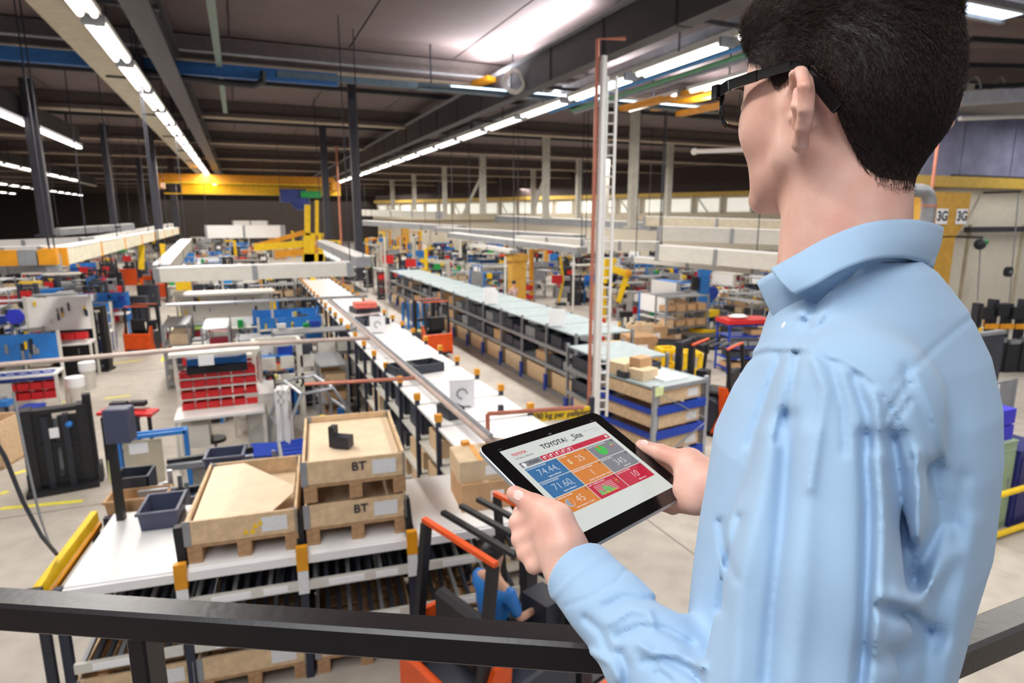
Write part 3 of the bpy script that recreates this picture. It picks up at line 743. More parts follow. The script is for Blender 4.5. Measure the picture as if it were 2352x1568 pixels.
# crates standing on the floor under the rack
for x, l in ((.42, 'leftmost wooden crate on the floor under the flow rack'), (1.24, 'wooden crate on the floor under the single open crate'), (2.12, 'wooden crate on the floor under the two crate stack'), (3.02, 'wooden crate on the floor at the rack\'s right end')):
    pallet('floor pallet below the ' + l.split(' on the floor ')[0].replace('leftmost ', 'leftmost ') + (' at left' if x < .5 else (' in the second bay' if x < 1.5 else (' in the third bay' if x < 2.5 else ' in the last bay'))), at_fr(x, .62, 0), ang, 'pallets under the flow rack')
    collar(l, at_fr(x, .62, .144), ang, False)

# --- generic rack
def rack(name, label, loc, rz, L, D, H, bays, levels, m_post, m_shelf, m_top=None, posts_up=0, group=None, cap=None, protect=None):
    t = thing(name, label, 'rack', loc, rz, group)
    mp = MB().box(0, 0, (H+posts_up)/2, .05, .05, H+posts_up).mesh('upright', m_post)
    bl = L/bays
    for i in range(bays+1):
        for y in (0, D):
            u = inst(mp, 'upright', t, (i*bl, y, 0))
            if cap: MB().box(0, 0, H+posts_up, .07, .07, .08).build('post_cap', cap, u)
            if protect and y == 0: MB().box(0, -.03, .18, .1, .05, .36).build('post_guard', protect, u)
    ms = MB().box(0, 0, 0, bl-.06, D, .03).mesh('shelf_panel', m_shelf)
    mbm = MB().box(0, 0, 0, bl-.05, .03, .07).mesh('beam', m_shelf if not protect else M_steel)
    for z in levels:
        for i in range(bays):
            inst(ms, 'shelf_panel', t, ((i+.5)*bl, D/2, z))
            inst(mbm, 'beam', t, ((i+.5)*bl, -.02, z-.01)); 
    if m_top:
        mt = MB().box(0, 0, 0, bl-.05, D+.02, .03).mesh('top_panel', m_top)
        for i in range(bays): inst(mt, 'top_panel', t, ((i+.5)*bl, D/2, H))
    return t
def put(mesh, name, loc, rz, sc, label, cat, group=None):
    o = inst(mesh, name, None, tuple(loc), rz, scale=sc); return tag(o, label, cat, group)
UB = MB().box(0, 0, .5, 1, 1, 1)
ME_carton = UB.mesh('carton', M_card); ME_carton2 = UB.mesh('carton', M_card2); ME_woodbox = UB.mesh('wooden_box', M_wood)
ME_dbin = crate_small('dark_bin', M_charc, .06); ME_bbin = crate_small('blue_bin', M_blue, .06); ME_rbin = crate_small('red_bin', M_red, .06); ME_wcrate = crate_small('wooden_crate', M_wood, .04)
ME_gbin = crate_small('grey_bin', M_steel, .06)

# mid rack row, white plates on top, runs away from the camera (shelves face left)
mr = rack('pallet_rack', 'long double rack row topped with white plates beside the right aisle', (2.92, 5.4, 0), PI/2, 18.9, 1.1, 1.45, 21, [.12, .55, 1.0], M_rpost, M_offw, M_top, .12, cap=M_ory)
RB = .9
order = ['nearest', 'second nearest', 'third nearest', 'fourth nearest', 'fifth nearest', 'sixth nearest', 'seventh nearest', 'eighth nearest']
for i in range(21):
    for li, z in enumerate((.135, .565, 1.015)):
        for side in (0, 1):
            if random.random() < .2: continue
            kind = random.choice([ME_carton, ME_carton2, ME_woodbox, ME_dbin, ME_wcrate, ME_dbin])
            nm = kind.name.split('.')[0]; w = random.uniform(.5, .75); h = random.uniform(.18, .34); d = .45
            x = 1.85+.28 if side == 0 else 2.9-.26
            nmt = {'carton': 'cardboard carton', 'wooden_box': 'pale wooden box', 'dark_bin': 'dark plastic bin', 'wooden_crate': 'open wooden crate'}[nm]
            put(kind, nm, (x, 5.4+RB*(i+.5), z), 0, (d, w, h), '%s in the %s bay, %s shelf, %s face of the white topped rack' % (nmt, ORD[i], ['bottom', 'middle', 'upper'][li], ['left', 'right'][side]),
                'box' if nm != 'dark_bin' else 'bin', 'goods on the white topped rack, %s %s %s' % (nm.replace('_', ' '), ['bottom', 'middle', 'upper'][li], ['left', 'right'][side]))
# slate bins lying on the white plates
for px, py, w, d, l in ((972, 850, .5, .4, 'slate bin lying on the white plates, nearer one'), (925, 857, .34, .4, 'slate bin on the white plates left of the larger one'), (855, 742, .55, .6, 'dark bin on the far white plates'), (838, 715, .6, .5, 'dark tray on the far end of the rack'), (1035, 955, .2, .3, 'small navy box between the near white plates')):
    g = G(px, py, 1.47); put(ME_dbin, 'slate_bin', g, .2, (w, d, .13), l, 'bin')
put(UB.mesh('red_box', mat('salmon red', (230, 110, 96), .5)), 'red_box', G(838, 705, 1.62), 0, (.5, .4, .12), 'salmon red box on the dark tray at the far rack end', 'box')
for px, py, l in ((1062, 935, 'white notice sheet standing on the near rack plates'), (868, 765, 'white notice sheet standing on the far rack plates')):
    g = G(px, py, 1.47); h = thing('notice_sheet', l, 'notice', tuple(g), -.3); MB().box(0, 0, .17, .3, .01, .34).build('sheet', M_paper, h); MB().box(0, .03, .01, .2, .08, .02).build('foot', M_steel, h)
    MB().tube([(.06*math.cos(a*PI/8), -.007, .17+.06*math.sin(a*PI/8)) for a in range(13)], .012, 6).build('printed_mark', M_steel, h)
# yellow load signs at the end of the mid rack
for py, tx, l, z in ((965, 'Max last 600 kg per pallplats', 'yellow load sign, upper of the two by the tablet', 1.40), (1003, 'Max last 600 kg per pallplats', 'yellow load sign, lower of the two by the tablet', 1.18)):
    a, b2 = G(1160, 968, 1.35), G(1350, 950, 1.35)
    dd = (b2-a); an = math.atan2(dd.y, dd.x); s = thing('load_sign', l, 'sign', ((a.x+b2.x)/2, (a.y+b2.y)/2, z-.02), an)
    MB().box(0, 0, 0, dd.length*1.05, .04, .13).build('sign_beam', M_yel, s)
    text(tx, .098, M_ink, s, (-.0, -.022, 0), (PI/2, 0, 0), bold=.002)
    MB().box(-dd.length/2-.05, .01, -z/2+.1, .06, .06, z+.15).build('sign_post', M_rpost, s)
    if z > 1.3: MB().box(dd.length/2+.05, .01, -z/2+.1, .06, .06, z+.15).build('sign_post', M_rpost, s)

# second rack row right of the aisle: grey posts, black bins, crates on the floor
M_gtop = mat('grey mesh top', (158, 172, 176), .5)
def bins_on(t, L, D, bays, rows, region, seed=1, floor=True):
    rnd = random.Random(seed); bl = L/bays
    for i in range(bays):
        for z in rows:
            for k in range(2):
                if rnd.random() < .12: continue
                kind = rnd.choice([ME_dbin, ME_dbin, ME_dbin, ME_carton, ME_gbin])
                p = local(t, bl*(i+.27+.46*k), .25, z+.017)
                nm = kind.name.split('.')[0]
                put(kind, nm, p, t.rotation_euler.z, (bl*.42, .42, rnd.uniform(.15, .26)), '%s, %s side, %s shelf, %s bay of the %s' % ({'dark_bin': 'black picking bin', 'carton': 'brown carton', 'grey_bin': 'grey bin'}[nm], ['left', 'right'][k], 'upper' if z > .7 else 'lower', ORD[bays-1-i], region), 'bin' if nm != 'carton' else 'box', '%s goods, %s, %s shelf' % (region, nm.replace('_', ' '), 'upper' if z > .7 else 'lower'))
        if floor:
            kind = rnd.choice([ME_wcrate, ME_carton2, ME_woodbox, ME_wcrate])
            p = local(t, bl*(i+.5), .36, .06); put(kind, kind.name.split('.')[0], p, t.rotation_euler.z, (bl*.78, .62, .38), 'pale %s at the foot of the %s bay, %s' % ({'wooden_crate': 'open wooden crate', 'carton': 'cardboard box', 'wooden_box': 'closed wooden box'}[kind.name.split('.')[0]], ORD[bays-1-i], region), 'crate', '%s at the foot, %s' % (region, kind.name.split('.')[0].replace('_', ' ')))
r2 = rack('shelf_rack', 'long grey rack row of black picking bins right of the aisle', (5.9, 27.5, 0), -PI/2, 16.9, 1.3, 1.42, 13, [.05, .58, 1.0], M_steel, M_steel, M_gtop, .06, protect=M_dblue)
bins_on(r2, 16.9, 1.3, 13, (.58, 1.0), 'grey rack row', 3)
r2b = rack('shelf_rack', 'farther grey rack row beyond the blue slatted cage', (4.4, 50, 0), -PI/2, 18, 1.3, 1.5, 9, [.05, .58, 1.0], M_steel, M_steel, M_gtop, .06, protect=M_dblue)
bins_on(r2b, 18, 1.3, 9, (.58, 1.0), 'farther grey rack row', 4)
# near end of that row, then the tall crate rack
r3 = rack('shelf_rack', 'short grey rack section behind the tablet\'s far corner', (5.45, 10.1, 0), -PI/2, 1.4, 1.2, 1.35, 1, [.06, .5, .95], M_steel, M_steel, M_gtop, .06, protect=M_dblue)
bins_on(r3, 1.4, 1.2, 1, (.5, .95), 'short grey rack section', 5)
g0 = G(1497, 1078, 0); 
cr3 = thing('crate_rack', 'steel rack holding three wooden crates on bright blue beams', 'rack', (g0.x, g0.y, 0), math.atan2(G(1612, 1045, 0).y-g0.y, G(1612, 1045, 0).x-g0.x))
Lc = (G(1612, 1045, 0)-g0).length; Hc = 1.24
for x in (0, Lc):
    for y in (0, 1.25): MB().box(x, y, Hc/2+.03, .07, .06, Hc+.06).build('upright', M_alu, cr3)
for z in (.14, .52, .90):
    for y in (-.02, 1.27): MB().box(Lc/2, y, z, Lc-.06, .04, .12).build('blue_beam', M_dblue, cr3)
    for x in (0, Lc): MB().box(x, .6, z-.02, .05, 1.2, .08).build('side_beam', M_dblue, cr3)
MB().bar((0.02, -.04, Hc-.05), (Lc, -.04, .62), .03, .012).build('cross_brace', M_alu, cr3)
MB().bar((Lc, -.04, .58), (0.02, -.04, .1), .03, .012).build('cross_brace', M_alu, cr3)
MB().box(Lc/2, .62, Hc, Lc, 1.26, .03).build('top_panel', M_gtop, cr3)
MB().box(Lc/2, -.03, Hc, Lc, .03, .06).build('top_edge', M_alu, cr3)
tg = MB().box(.02, -.06, Hc-.02, .16, .01, .13).build('note', mat('pale yellow note', (222, 232, 170), .7), cr3)
sx = (Lc-.12)/.82
for k, (z, n) in enumerate(((.20, 'lowest'), (.58, 'middle'), (.96, 'topmost'))):
    c = collar('wooden crate, %s in the blue beamed rack' % n, tuple(local(cr3, Lc/2, .62, z+.02)), cr3.rotation_euler.z, False); c.scale = (sx, 1.0, 1.05)
    put(MB().box(0, 0, .5, 1, 1, 1).mesh('crate_load', M_wood2), 'crate_load', local(cr3, Lc/2, .62, z+.02), cr3.rotation_euler.z, (Lc*.7, 1.0, .14), 'brown load inside the %s crate of the blue beamed rack' % n, 'goods')
for dx, dy, w, d, h, l, m in ((.28, .55, .36, .3, .16, 'brown taped carton on the crate rack, front left', ME_carton2), (.25, .95, .4, .35, .2, 'pale carton with a label on the crate rack, behind', ME_carton2), (.36, .7, .28, .22, .3, 'upright small carton between the two on the crate rack', ME_carton), (.75, .95, .34, .3, .13, 'slate bin on the crate rack top', ME_dbin), (.1, .75, .2, .2, .1, 'small slate bin beside the cartons on the crate rack', ME_dbin)):
    put(m, m.name.split('.')[0], local(cr3, dx, dy, Hc+.017), cr3.rotation_euler.z+.1, (w, d, h), l, 'box')
put(UB.mesh('white_pad', M_paper), 'paper_stack', local(cr3, .62, .45, Hc+.017), cr3.rotation_euler.z, (.5, .55, .03), 'flat stack of white paper on the crate rack top', 'paper')
# ================================================================== WORK AREAS
def meas(px, py, wpx, hpx, z0=0.0):
    """floor point under an image position, and the size in metres of an image extent there"""
    g = G(px, py, z0); dep = (g-EYEP).dot(FWD); r = ray(px, py-hpx)
    D = math.hypot(g.x, g.y); zt = EYE + r.z*D/math.hypot(r.x, r.y)
    return g, wpx*dep/FPX, zt-z0
VR = -YAW*.6
def box_unit(w, d, h, m, name='cabinet', door=True, top=None):
    def f(t):
        MB().box(0, 0, h/2, w, d, h).build('body', m, t, bevel=min(.01, w*.03))
        MB().box(0, 0, h+.01, w*1.02, d*1.02, .02).build('top_plate', top or m, t)
        if door:
            o = MB().box(0, -d/2-.006, h*.5, w*.86, .012, h*.86).build('door', m, t); MB().box(w*.3, -d/2-.02, h*.55, .02, .02, h*.12).build('handle', M_steel, o)
    return f
def mastf(w, d, h, m=None):
    m = m or M_black
    def f(t):
        for x in (-w*.38, w*.38): MB().box(x, 0, h/2, w*.16, d*.5, h).build('mast_rail', m, t)
        for x in (-w*.14, w*.14): MB().box(x, -d*.1, h*.45, w*.09, d*.3, h*.9).build('inner_rail', M_dsteel, t)
        for z in (.12, .55, .96): MB().box(0, 0, h*z, w*.9, d*.35, h*.05).build('cross_member', m, t)
        MB().cyl(0, .04, h*.1, h*.85, w*.05).build('lift_cylinder', M_steel, t)
        MB().box(0, 0, .03, w, d, .06).build('base', m, t)
    return f
def framef(w, d, h, m, panel=None, mid=.5, th=.045):
    def f(t):
        for x in (-w/2, w/2):
            for y in (-d/2, d/2): MB().box(x, y, h/2, th, th, h).build('post', m, t)
        mb = MB()
        for z in (h-.02, h*mid):
            for y in (-d/2, d/2): mb.box(0, y, z, w, th, th)
            for x in (-w/2, w/2): mb.box(x, 0, z, th, d, th)
        mb.build('cross_rails', m, t)
        if panel: MB().box(0, d/2-.03, h*.72, w*.94, .02, h*.42).build('panel', panel, t)
    return f
def benchf(w, d, h, m_frame=None, m_panel=None, shelves=3, hood=True, tools=6, seed=0):
    m_frame = m_frame or M_offw; rnd = random.Random(seed)
    bh = min(.85, h*.5)
    def f(t):
        for x in (-w/2, w/2):
            MB().box(x, d/2, h/2, .05, .05, h).build('post', m_frame, t); MB().box(x, -d/2+.05, bh/2, .05, .05, bh).build('leg', m_frame, t)
        MB().box(0, 0, bh, w+.04, d, .04).build('bench_top', M_white, t)
        MB().box(-w*.3, 0, bh*.65, w*.3, d*.8, bh*.4).build('drawer_unit', M_offw, t)
        if m_panel: 
            p = MB().box(0, d/2-.01, bh+(h-bh)*.6, w*.95, .02, (h-bh)*.72).build('back_panel', m_panel, t)
            mb = MB()
            for k in range(tools):
                x = w*(rnd.random()-.5)*.85; z = bh+(h-bh)*(.35+.5*rnd.random()); mb = MB().box(x, d/2-.04, z, .03+.03*rnd.random(), .03, .08+.12*rnd.random()); mb.build('hand_tool', rnd.choice([M_steel, M_dsteel, M_offw, M_yel]), p)
        for k in range(shelves):
            z = bh+(h-bh)*(k+.6)/(shelves+.6); MB().box(0, d*.28, z, w*.96, d*.4, .02).build('shelf', m_frame, t)
        if hood:
            MB().box(0, 0, h, w*1.02, d*.9, .05).build('canopy', m_frame, t); MB().box(0, -d*.1, h-.05, w*.7, .12, .05).build('lamp', M_white, t)
    return f
def shelff(w, d, h, n, m=None, goods=None, seed=0):
    m = m or M_steel; rnd = random.Random(seed)
    def f(t):
        for x in (-w/2, w/2):
            for y in (-d/2, d/2): MB().box(x, y, h/2, .04, .04, h).build('post', m, t)
        for k in range(n):
            z = .1+(h-.15)*k/max(1, n-1)
            s = MB().box(0, 0, z, w, d, .025).build('shelf', m, t)
            if goods and k < n-1:
                c = max(2, int(w/.35)); gh = (h/n)*.62
                for j in range(c):
                    if rnd.random() < .12: continue
                    ww = w/c*rnd.uniform(.6, .92)
                    MB().box(-w/2+w*(j+.5)/c, -d*.1, z+.013+gh*.5, ww, d*.7, gh*rnd.uniform(.6, 1)).build('stored_box', rnd.choice(goods), s)
    return f
def machinef(w, d, h, m, m2=None, seed=0):
    m2 = m2 or M_steel; rnd = random.Random(seed)
    def f(t):
        MB().box(0, 0, h*.2, w*.9, d*.9, h*.4).build('machine_base', m, t, bevel=.01)
        MB().box(-w*.15, d*.15, h*.65, w*.32, d*.4, h*.6).build('column', m2, t)
        MB().box(w*.1, -d*.05, h*.82, w*.7, d*.5, h*.16).build('machine_head', m, t)
        MB().cyl(w*.25, -d*.1, h*.5, h*.78, w*.08).build('spindle', M_dsteel, t)
        MB().box(w*.1, -d*.1, h*.43, w*.7, d*.6, h*.06).build('work_table', M_steel, t)
        MB().box(-w*.38, -d*.4, h*.55, w*.16, .04, h*.16).build('control_box', rnd.choice([M_offw, M_yel, M_red]), t)
    return f
def barrelf(w, d, h, m, m2=None):
    def f(t):
        MB().tube([(0, 0, 0), (0, 0, h*.05), (0, 0, h*.9), (0, 0, h)], [w*.46, w*.5, w*.5, w*.44], 14).build('barrel_body', m, t, smooth=True)
        MB().cyl(0, 0, h*.97, h*1.03, w*.4, w*.4).build('lid', m2 or m, t)
    return f
def signf(w, h, m, m_post=None, body=None, frame=None, ph=.45):
    def f(t):
        p = MB().box(0, 0, h*(1-ph/2), w, .03, h*ph).build('sign_board', m, t)
        MB().box(0, .03, h*.5, .04, .04, h).build('sign_post', m_post or M_steel, t)
        MB().box(0, .03, .02, w*.6, .3, .04).build('foot', m_post or M_steel, t)
    return f
def goodsf(w, d, h, m):
    def f(t):
        MB().box(0, 0, .07, w, d, .14).build('pallet_base', M_wood2, t); MB().box(0, 0, .14+(h-.14)/2, w*.94, d*.94, h-.14).build('load', m, t, bevel=.01)
        MB().box(0, -d*.475, .14+(h-.14)*.5, w*.3, .01, (h-.14)*.3).build('paper_label', M_paper, t)
    return f
def P(name, label, cat, px, py, wpx, hpx, fn, d=None, rz=None, group=None, z0=0.0, **k):
    g, w, h = meas(px, py, wpx, hpx, z0); d = d or min(w, .9)
    t = thing(name, label, cat, tuple(g), VR if rz is None else rz, group)
    fn(w, d, h, **k)(t)
    return t, w, d, h
def S(name, label, cat, px, py, wpx, hpx, mesh, z0=0.0, d=None, rz=None, group=None):
    """single mesh thing from a unit mesh"""
    g, w, h = meas(px, py, wpx, hpx, z0)
    return put(mesh, name, g, VR if rz is None else rz, (w, d or w, h), label, cat, group)
def unit(name, m): return UB.mesh(name, m)
def bins_row(t, w, z, y, n, kind, nm, label, bh=.1, bd=.2, group=None):
    for k in range(n):
        p = local(t, -w/2+w*(k+.5)/n, y, z)
        put(kind, nm, p, t.rotation_euler.z, (w/n*.9, bd, bh), label.replace('#', ['leftmost', 'second from left', 'third from left', 'fourth from left', 'fifth from left', 'sixth from left', 'seventh from left'][k]), 'bin', group)

# --- centre station in front, red bins on four shelves
st, w, d, h = P('workstation', 'beige workstation with four rows of red bins and a stool before it', 'workstation', 520, 1062, 175, 262, benchf, d=.7, rz=0, shelves=0, m_panel=None, seed=3)
bh = min(.85, h*.5)
for k, (z, c) in enumerate(((bh+.04, 6), (bh+.21, 6), (bh+.38, 6), (bh+.52, 6))):
    MB().box(0, .12, z-.012, w*.92, .22, .02).build('shelf', M_offw, st)
    bins_row(st, w*.9, z, .10, c, ME_rbin, 'red_bin', 'red bin, # in the %s row of the beige workstation' % ['lowest', 'second', 'third', 'top'][k], .10, .18, 'red bins on the beige workstation')
MB().box(0, .2, bh+.75, w*.7, .3, .10).build('blue_cover', M_lblue, st); MB().box(0, .1, bh+.64, w*.7, .3, .1).build('dark_niche', M_black, st)
sg = thing('notice_sheet', 'white notice sheet hanging on the beige workstation\'s top beam', 'notice', tuple(local(st, -.12, -.38, h-.08)), 0); MB().box(0, 0, 0, .2, .01, .14).build('sheet', M_paper, sg)
# stool
g, sw, sh = meas(500, 1066, 56, 62)
so = thing('stool', 'black round swivel stool with a foot ring in front of the beige workstation', 'stool', tuple(g))
MB().cyl(0, 0, sh-.05, sh, sw*.42, n=16).build('seat', M_black, so, smooth=True); MB().cyl(0, 0, .05, sh-.05, .025).build('stem', M_steel, so)
MB().tube([(sw*.42*math.cos(a*PI/8), sw*.42*math.sin(a*PI/8), .16) for a in range(17)], .014, 6).build('foot_ring', M_dsteel, so)
for k in range(5): MB().bar((0, 0, .06), (sw*.5*math.cos(k*2*PI/5), sw*.5*math.sin(k*2*PI/5), .03), .03).build('leg', M_black, so)
# second stations
s2, w2, d2, h2 = P('workstation', 'white framed tool board station behind the beige one', 'workstation', 530, 835, 200, 165, benchf, d=.8, rz=0, shelves=0, m_panel=M_offw, tools=9, seed=5)
bins_row(s2, w2*.4, .87, -.05, 4, ME_rbin, 'red_bin', 'red bin, # on the white framed tool board station', .13, .2, 'red bins on the white framed station')
S('red_folder', 'bright red folder hung at the right of the white tool board', 'folder', 602, 762, 40, 24, unit('red_folder', mat('bright red', (226, 50, 36), .5)), z0=.9, d=.05)
gc, w, d, h = P('canister', 'green canister with a pale label left of the white tool board', 'canister', 464, 782, 40, 48, barrelf, m=M_green, z0=.35)
MB().box(0, -w*.5, h*.5, w*.5, .02, h*.5).build('paper_label', mat('lime label', (190, 220, 120), .6), gc)
P('trolley', 'low grey trolley under the green canister', 'trolley', 464, 815, 46, 32, shelff, d=.5, n=2)
s3, w3, d3, h3 = P('workstation', 'small beige station of red bins right of the beige workstation', 'workstation', 578, 990, 62, 180, benchf, d=.5, rz=0, shelves=0, m_panel=None, tools=0)
for k in range(4): bins_row(s3, w3*.9, .88+.13*k, .05, 4, ME_rbin, 'red_bin', 'small red bin, # in the %s row of the small beige station' % ['lowest', 'second', 'third', 'top'][k], .09, .14, 'red bins of the small beige station')
# traffic light station
tf, w, d, h = P('signal_station', 'white post frame carrying a lit green signal light and meters', 'station', 650, 1000, 95, 220, framef, d=.5, rz=0, m=M_offw, mid=.55, th=.06)
for x, z in ((.1, .62), (.1, .8), (.32, .62), (.32, .8), (-.1, .8)): MB().box(x*w/.5, -.26, h*z, w*.3, .04, h*.12).build('meter_box', M_offw, tf)
tl = MB().box(-w*.2, -.3, h*.60, .14, .1, .34).build('signal_housing', M_black, tf)
MB().ball((-w*.2, -.36, h*.60-.1), .045, 10).build('green_lamp', mat('green signal', (20, 200, 110), emis=(30, 235, 130), es=4), tl); MB().ball((-w*.2, -.35, h*.60+.02), .035, 10).build('amber_lamp', M_orange, tl); MB().ball((-w*.2, -.35, h*.60+.1), .035, 10).build('red_lamp', M_dred, tl)
S('warning_beacon', 'pale yellow dome cap on the signal station', 'beacon', 630, 872, 22, 14, MB().ball((0, 0, .5), .5, 10).mesh('beacon', mat('pale yellow', (240, 230, 150), .5)), z0=1.0)
# kiosk with red panel
kx, w, d, h = P('control_kiosk', 'white sloped control kiosk with papers below the signal light', 'kiosk', 608, 1040, 62, 140, box_unit, d=.35, rz=0, m=M_offw)
MB().poly([(-w*.5, -d*.5, h), (w*.5, -d*.5, h), (w*.5, d*.5, h+.12), (-w*.5, d*.5, h+.12)], (0, 0, .02)).build('sloped_desk', M_white, kx)
S('red_cabinet', 'upright red cabinet door right of the white kiosk', 'panel', 634, 1028, 30, 95, unit('red_panel', mat('deep red', (196, 22, 24), .5)), d=.08)
S('red_cabinet', 'small dark red panel behind the tube frame trolley', 'panel', 662, 985, 16, 70, unit('red_panel', M_dred), d=.08)
# tube frame trolley
g, w, h = meas(715, 1060, 150, 180)
tt_ = thing('tube_frame_trolley', 'bent grey tube frame trolley left of the white topped racks', 'trolley', tuple(g), .2)
for y in (-.45, .45):
    MB().tube([(-w*.5, y, .12), (-w*.45, y, h*.55), (-w*.2, y, h*.98), (w*.25, y, h), (w*.5, y, h*.66), (w*.48, y, .12)], .028, 8).build('tube_hoop', M_alu, tt_, smooth=True)
for x, z in ((-w*.45, .55), (-w*.2, .98), (w*.25, 1), (w*.5, .66)): MB().tube([(x, -.45, h*z), (x, .45, h*z)], .024, 8).build('cross_tube', M_alu, tt_)
MB().box(0, 0, .2, w, .9, .06).build('platform', M_dsteel, tt_)
for x in (-w*.45, w*.45):
    for y in (-.4, .4): MB().tube([(x, y-.03, .09), (x, y+.03, .09)], .09, 10).build('wheel', M_rubber, tt_)
S('yellow_bag', 'yellow bag hung in the tube frame trolley', 'bag', 742, 985, 36, 34, MB().ball((0, 0, .5), .5, 8, (1, .6, 1)).mesh('bag', M_yel), z0=.5, d=.2)
S('blue_hose_reel', 'blue plastic part at the trolley\'s right corner', 'part', 786, 985, 16, 48, unit('blue_part', M_lblue), z0=.25, d=.1)
wp = P('white_post', 'leaning white upright pair beside the red panel', 'post', 665, 1120, 16, 230, framef, d=.2, m=M_white, mid=.9, th=.06)
# blue roller conveyor
g0, g1 = G(675, 1010, .7), G(705, 1130, .7); cvy = thing('roller_conveyor', 'blue roller conveyor running toward the two crate stack', 'conveyor', tuple(g0)); dvec = g1-g0
pr = Vector((-dvec.y, dvec.x, 0)).normalized()*.2
for s_ in (-1, 1): MB().bar(pr*s_, dvec+pr*s_, .04, .1).build('side_rail', M_steel, cvy)
for k in range(12): c = dvec*((k+.5)/12); MB().tube([c-pr*.95, c+pr*.95], .035, 8).build('roller', M_dblue, cvy)
for k in (.1, .9): c = dvec*k; MB().bar(c-Vector((0, 0, .02)), c-Vector((0, 0, .7)), .05).build('leg', M_steel, cvy)
# blue and grey container
cb_, w, d, h = P('lidded_container', 'grey container with a bright blue lid behind the open crate', 'container', 612, 1125, 66, 92, box_unit, d=.5, m=mat('grey container', (150, 152, 164), .5), door=False, top=M_dblue)
P('grey_printer', 'grey boxy machine on castors left of the blue lidded container', 'machine', 570, 1110, 50, 90, machinef, d=.4, m=M_offw)
# blue frame with grey panel
bf, w, d, h = P('blue_frame_stand', 'bright blue frame stand holding a grey board with a paper', 'stand', 372, 1185, 132, 196, framef, d=.12, rz=0, m=M_lblue, mid=.02, th=.045)
MB().box(-w*.16, 0, h*.62, w*.56, .03, h*.6).build('board', M_beige, bf); MB().box(-w*.22, -.02, h*.84, w*.28, .006, h*.12).build('paper', M_paper, bf)
# mat under the station
tag(MB().bar(G(440, 1095, .003), G(660, 1050, .003), .7, .006).build('floor_mat', mat('grey floor mat', (104, 100, 98), .9)), 'dark grey floor mat under the stool', 'mat')
# red tool tray on a stand
rt_, w, d, h = P('tray_stand', 'dark stand carrying two red tool trays left of the centre station', 'stand', 305, 1075, 70, 130, framef, d=.4, m=M_dsteel, mid=.4)
for x, a in ((-.22, .3), (.2, .2)): MB().box(x, -.05, h+.02, .34, .3, .04, Matrix.Rotation(a*.3, 4, 'Y')).build('red_tray', M_red, rt_)
for x in (-.1, .16): MB().box(x, .05, h+.12, .22, .12, .07).build('steel_clamp', M_dsteel, rt_)
MB().ball((-.05, -.1, h*.7), .08, 8).build('yellow_knob', M_yel, rt_)
# robot-like pale arm
MBp = thing('flexible_hose', 'pale yellow hose arm before the blue frame stand', 'hose', tuple(G(255, 1105, 0)))
MB().tube([(0, 0, 0), (.02, 0, .3), (.14, 0, .5), (.16, 0, .8), (.3, 0, .95)], .03, 8).build('hose_tube', mat('cream hose', (226, 222, 160), .5), MBp, smooth=True)
# black mast carriage
bm_, w, d, h = P('mast_carriage', 'large black truck mast carriage standing on the floor at left', 'mast', 150, 1118, 135, 190, mastf, d=.5, rz=.15)
for x, ww, hh in ((-w*.22, w*.36, h*.88), (w*.18, w*.3, h*.8)): MB().box(x, -.03, hh*.5+.1, ww, .08, hh).build('carriage_plate', M_black, bm_)
MB().box(w*.46, 0, h*.55, w*.12, .12, h*1.1).build('side_plate', M_black, bm_); MB().box(-w*.05, -.09, h*.70, .14, .01, .14).build('paper', M_paper, bm_)
MB().ball((w*.18, -.1, h*.78), .05, 8).build('blue_valve', M_lblue, bm_)
put(unit('weight_block', mat('graphite block', (66, 66, 68), .6)), 'weight_block', G(157, 1112, .0), .1, (.86, .25, .26), 'flat graphite block lying before the black mast carriage', 'block')
for px, py, z, l in ((92, 1090, .05, 'blue valve part at the graphite block\'s left end'), (125, 1052, .3, 'blue fitting behind the graphite block')): put(MB().ball((0, 0, .5), .5, 8).mesh('blue_part', M_blue), 'blue_part', G(px, py, z), 0, (.16, .12, .14), l, 'part')
# black post with grey box near the rack's left rear corner
bp = thing('box_post', 'black post carrying a slate grey box behind the flow rack\'s left end', 'post', at_fr(.14, 1.05, 0), -.2)
MB().bar((0, 0, 0), (0, 0, 2.02), .06).build('shaft', M_black, bp)
MB().box(.08, -.0, 1.98, .2, .15, .30).build('grey_box', M_cbin, bp, bevel=.01)
# machinery behind the flow rack
def fixture(name, label, x, y, w, h, seed, z0=0.0):
    rnd = random.Random(seed); t = thing(name, label, 'machine', at_fr(x, y, z0), ang+.1)
    for k in range(4): MB().box(rnd.uniform(-.5, .5)*w, rnd.uniform(-.2, .2), h*.5, .04, .04, h).build('post', M_alu, t)
    for k in range(4): zz = h*rnd.uniform(.4, 1); MB().bar((-w*.5, rnd.uniform(-.2, .2), zz), (w*.5, rnd.uniform(-.2, .2), zz), .05, .06).build('cross_bar', rnd.choice([M_dsteel, M_alu, M_black]), t)
    for k in range(5): MB().box(rnd.uniform(-.45, .45)*w, rnd.uniform(-.2, .2), h*rnd.uniform(.3, .9), rnd.uniform(.08, .2), .15, rnd.uniform(.08, .18)).build('module', rnd.choice([M_dsteel, M_cbin, M_steel, M_black]), t)
    MB().tube([(-w*.3, -.2, h*.8), (-w*.2, -.25, h*.5), (0, -.25, h*.3), (.1*w, -.2, .1)], .015, 6).build('cable', M_steel, t)
    return t
fixture('test_fixture', 'grey framed test fixture with cables behind the empty rack top', .35, 1.75, .7, 1.15, 1)
fixture('test_fixture', 'alloy profile fixture left of the open crate', .75, 1.85, .8, 1.3, 2)
fixture('test_fixture', 'low dark fixture behind the open crate', 1.05, 2.6, .8, 1.0, 6)
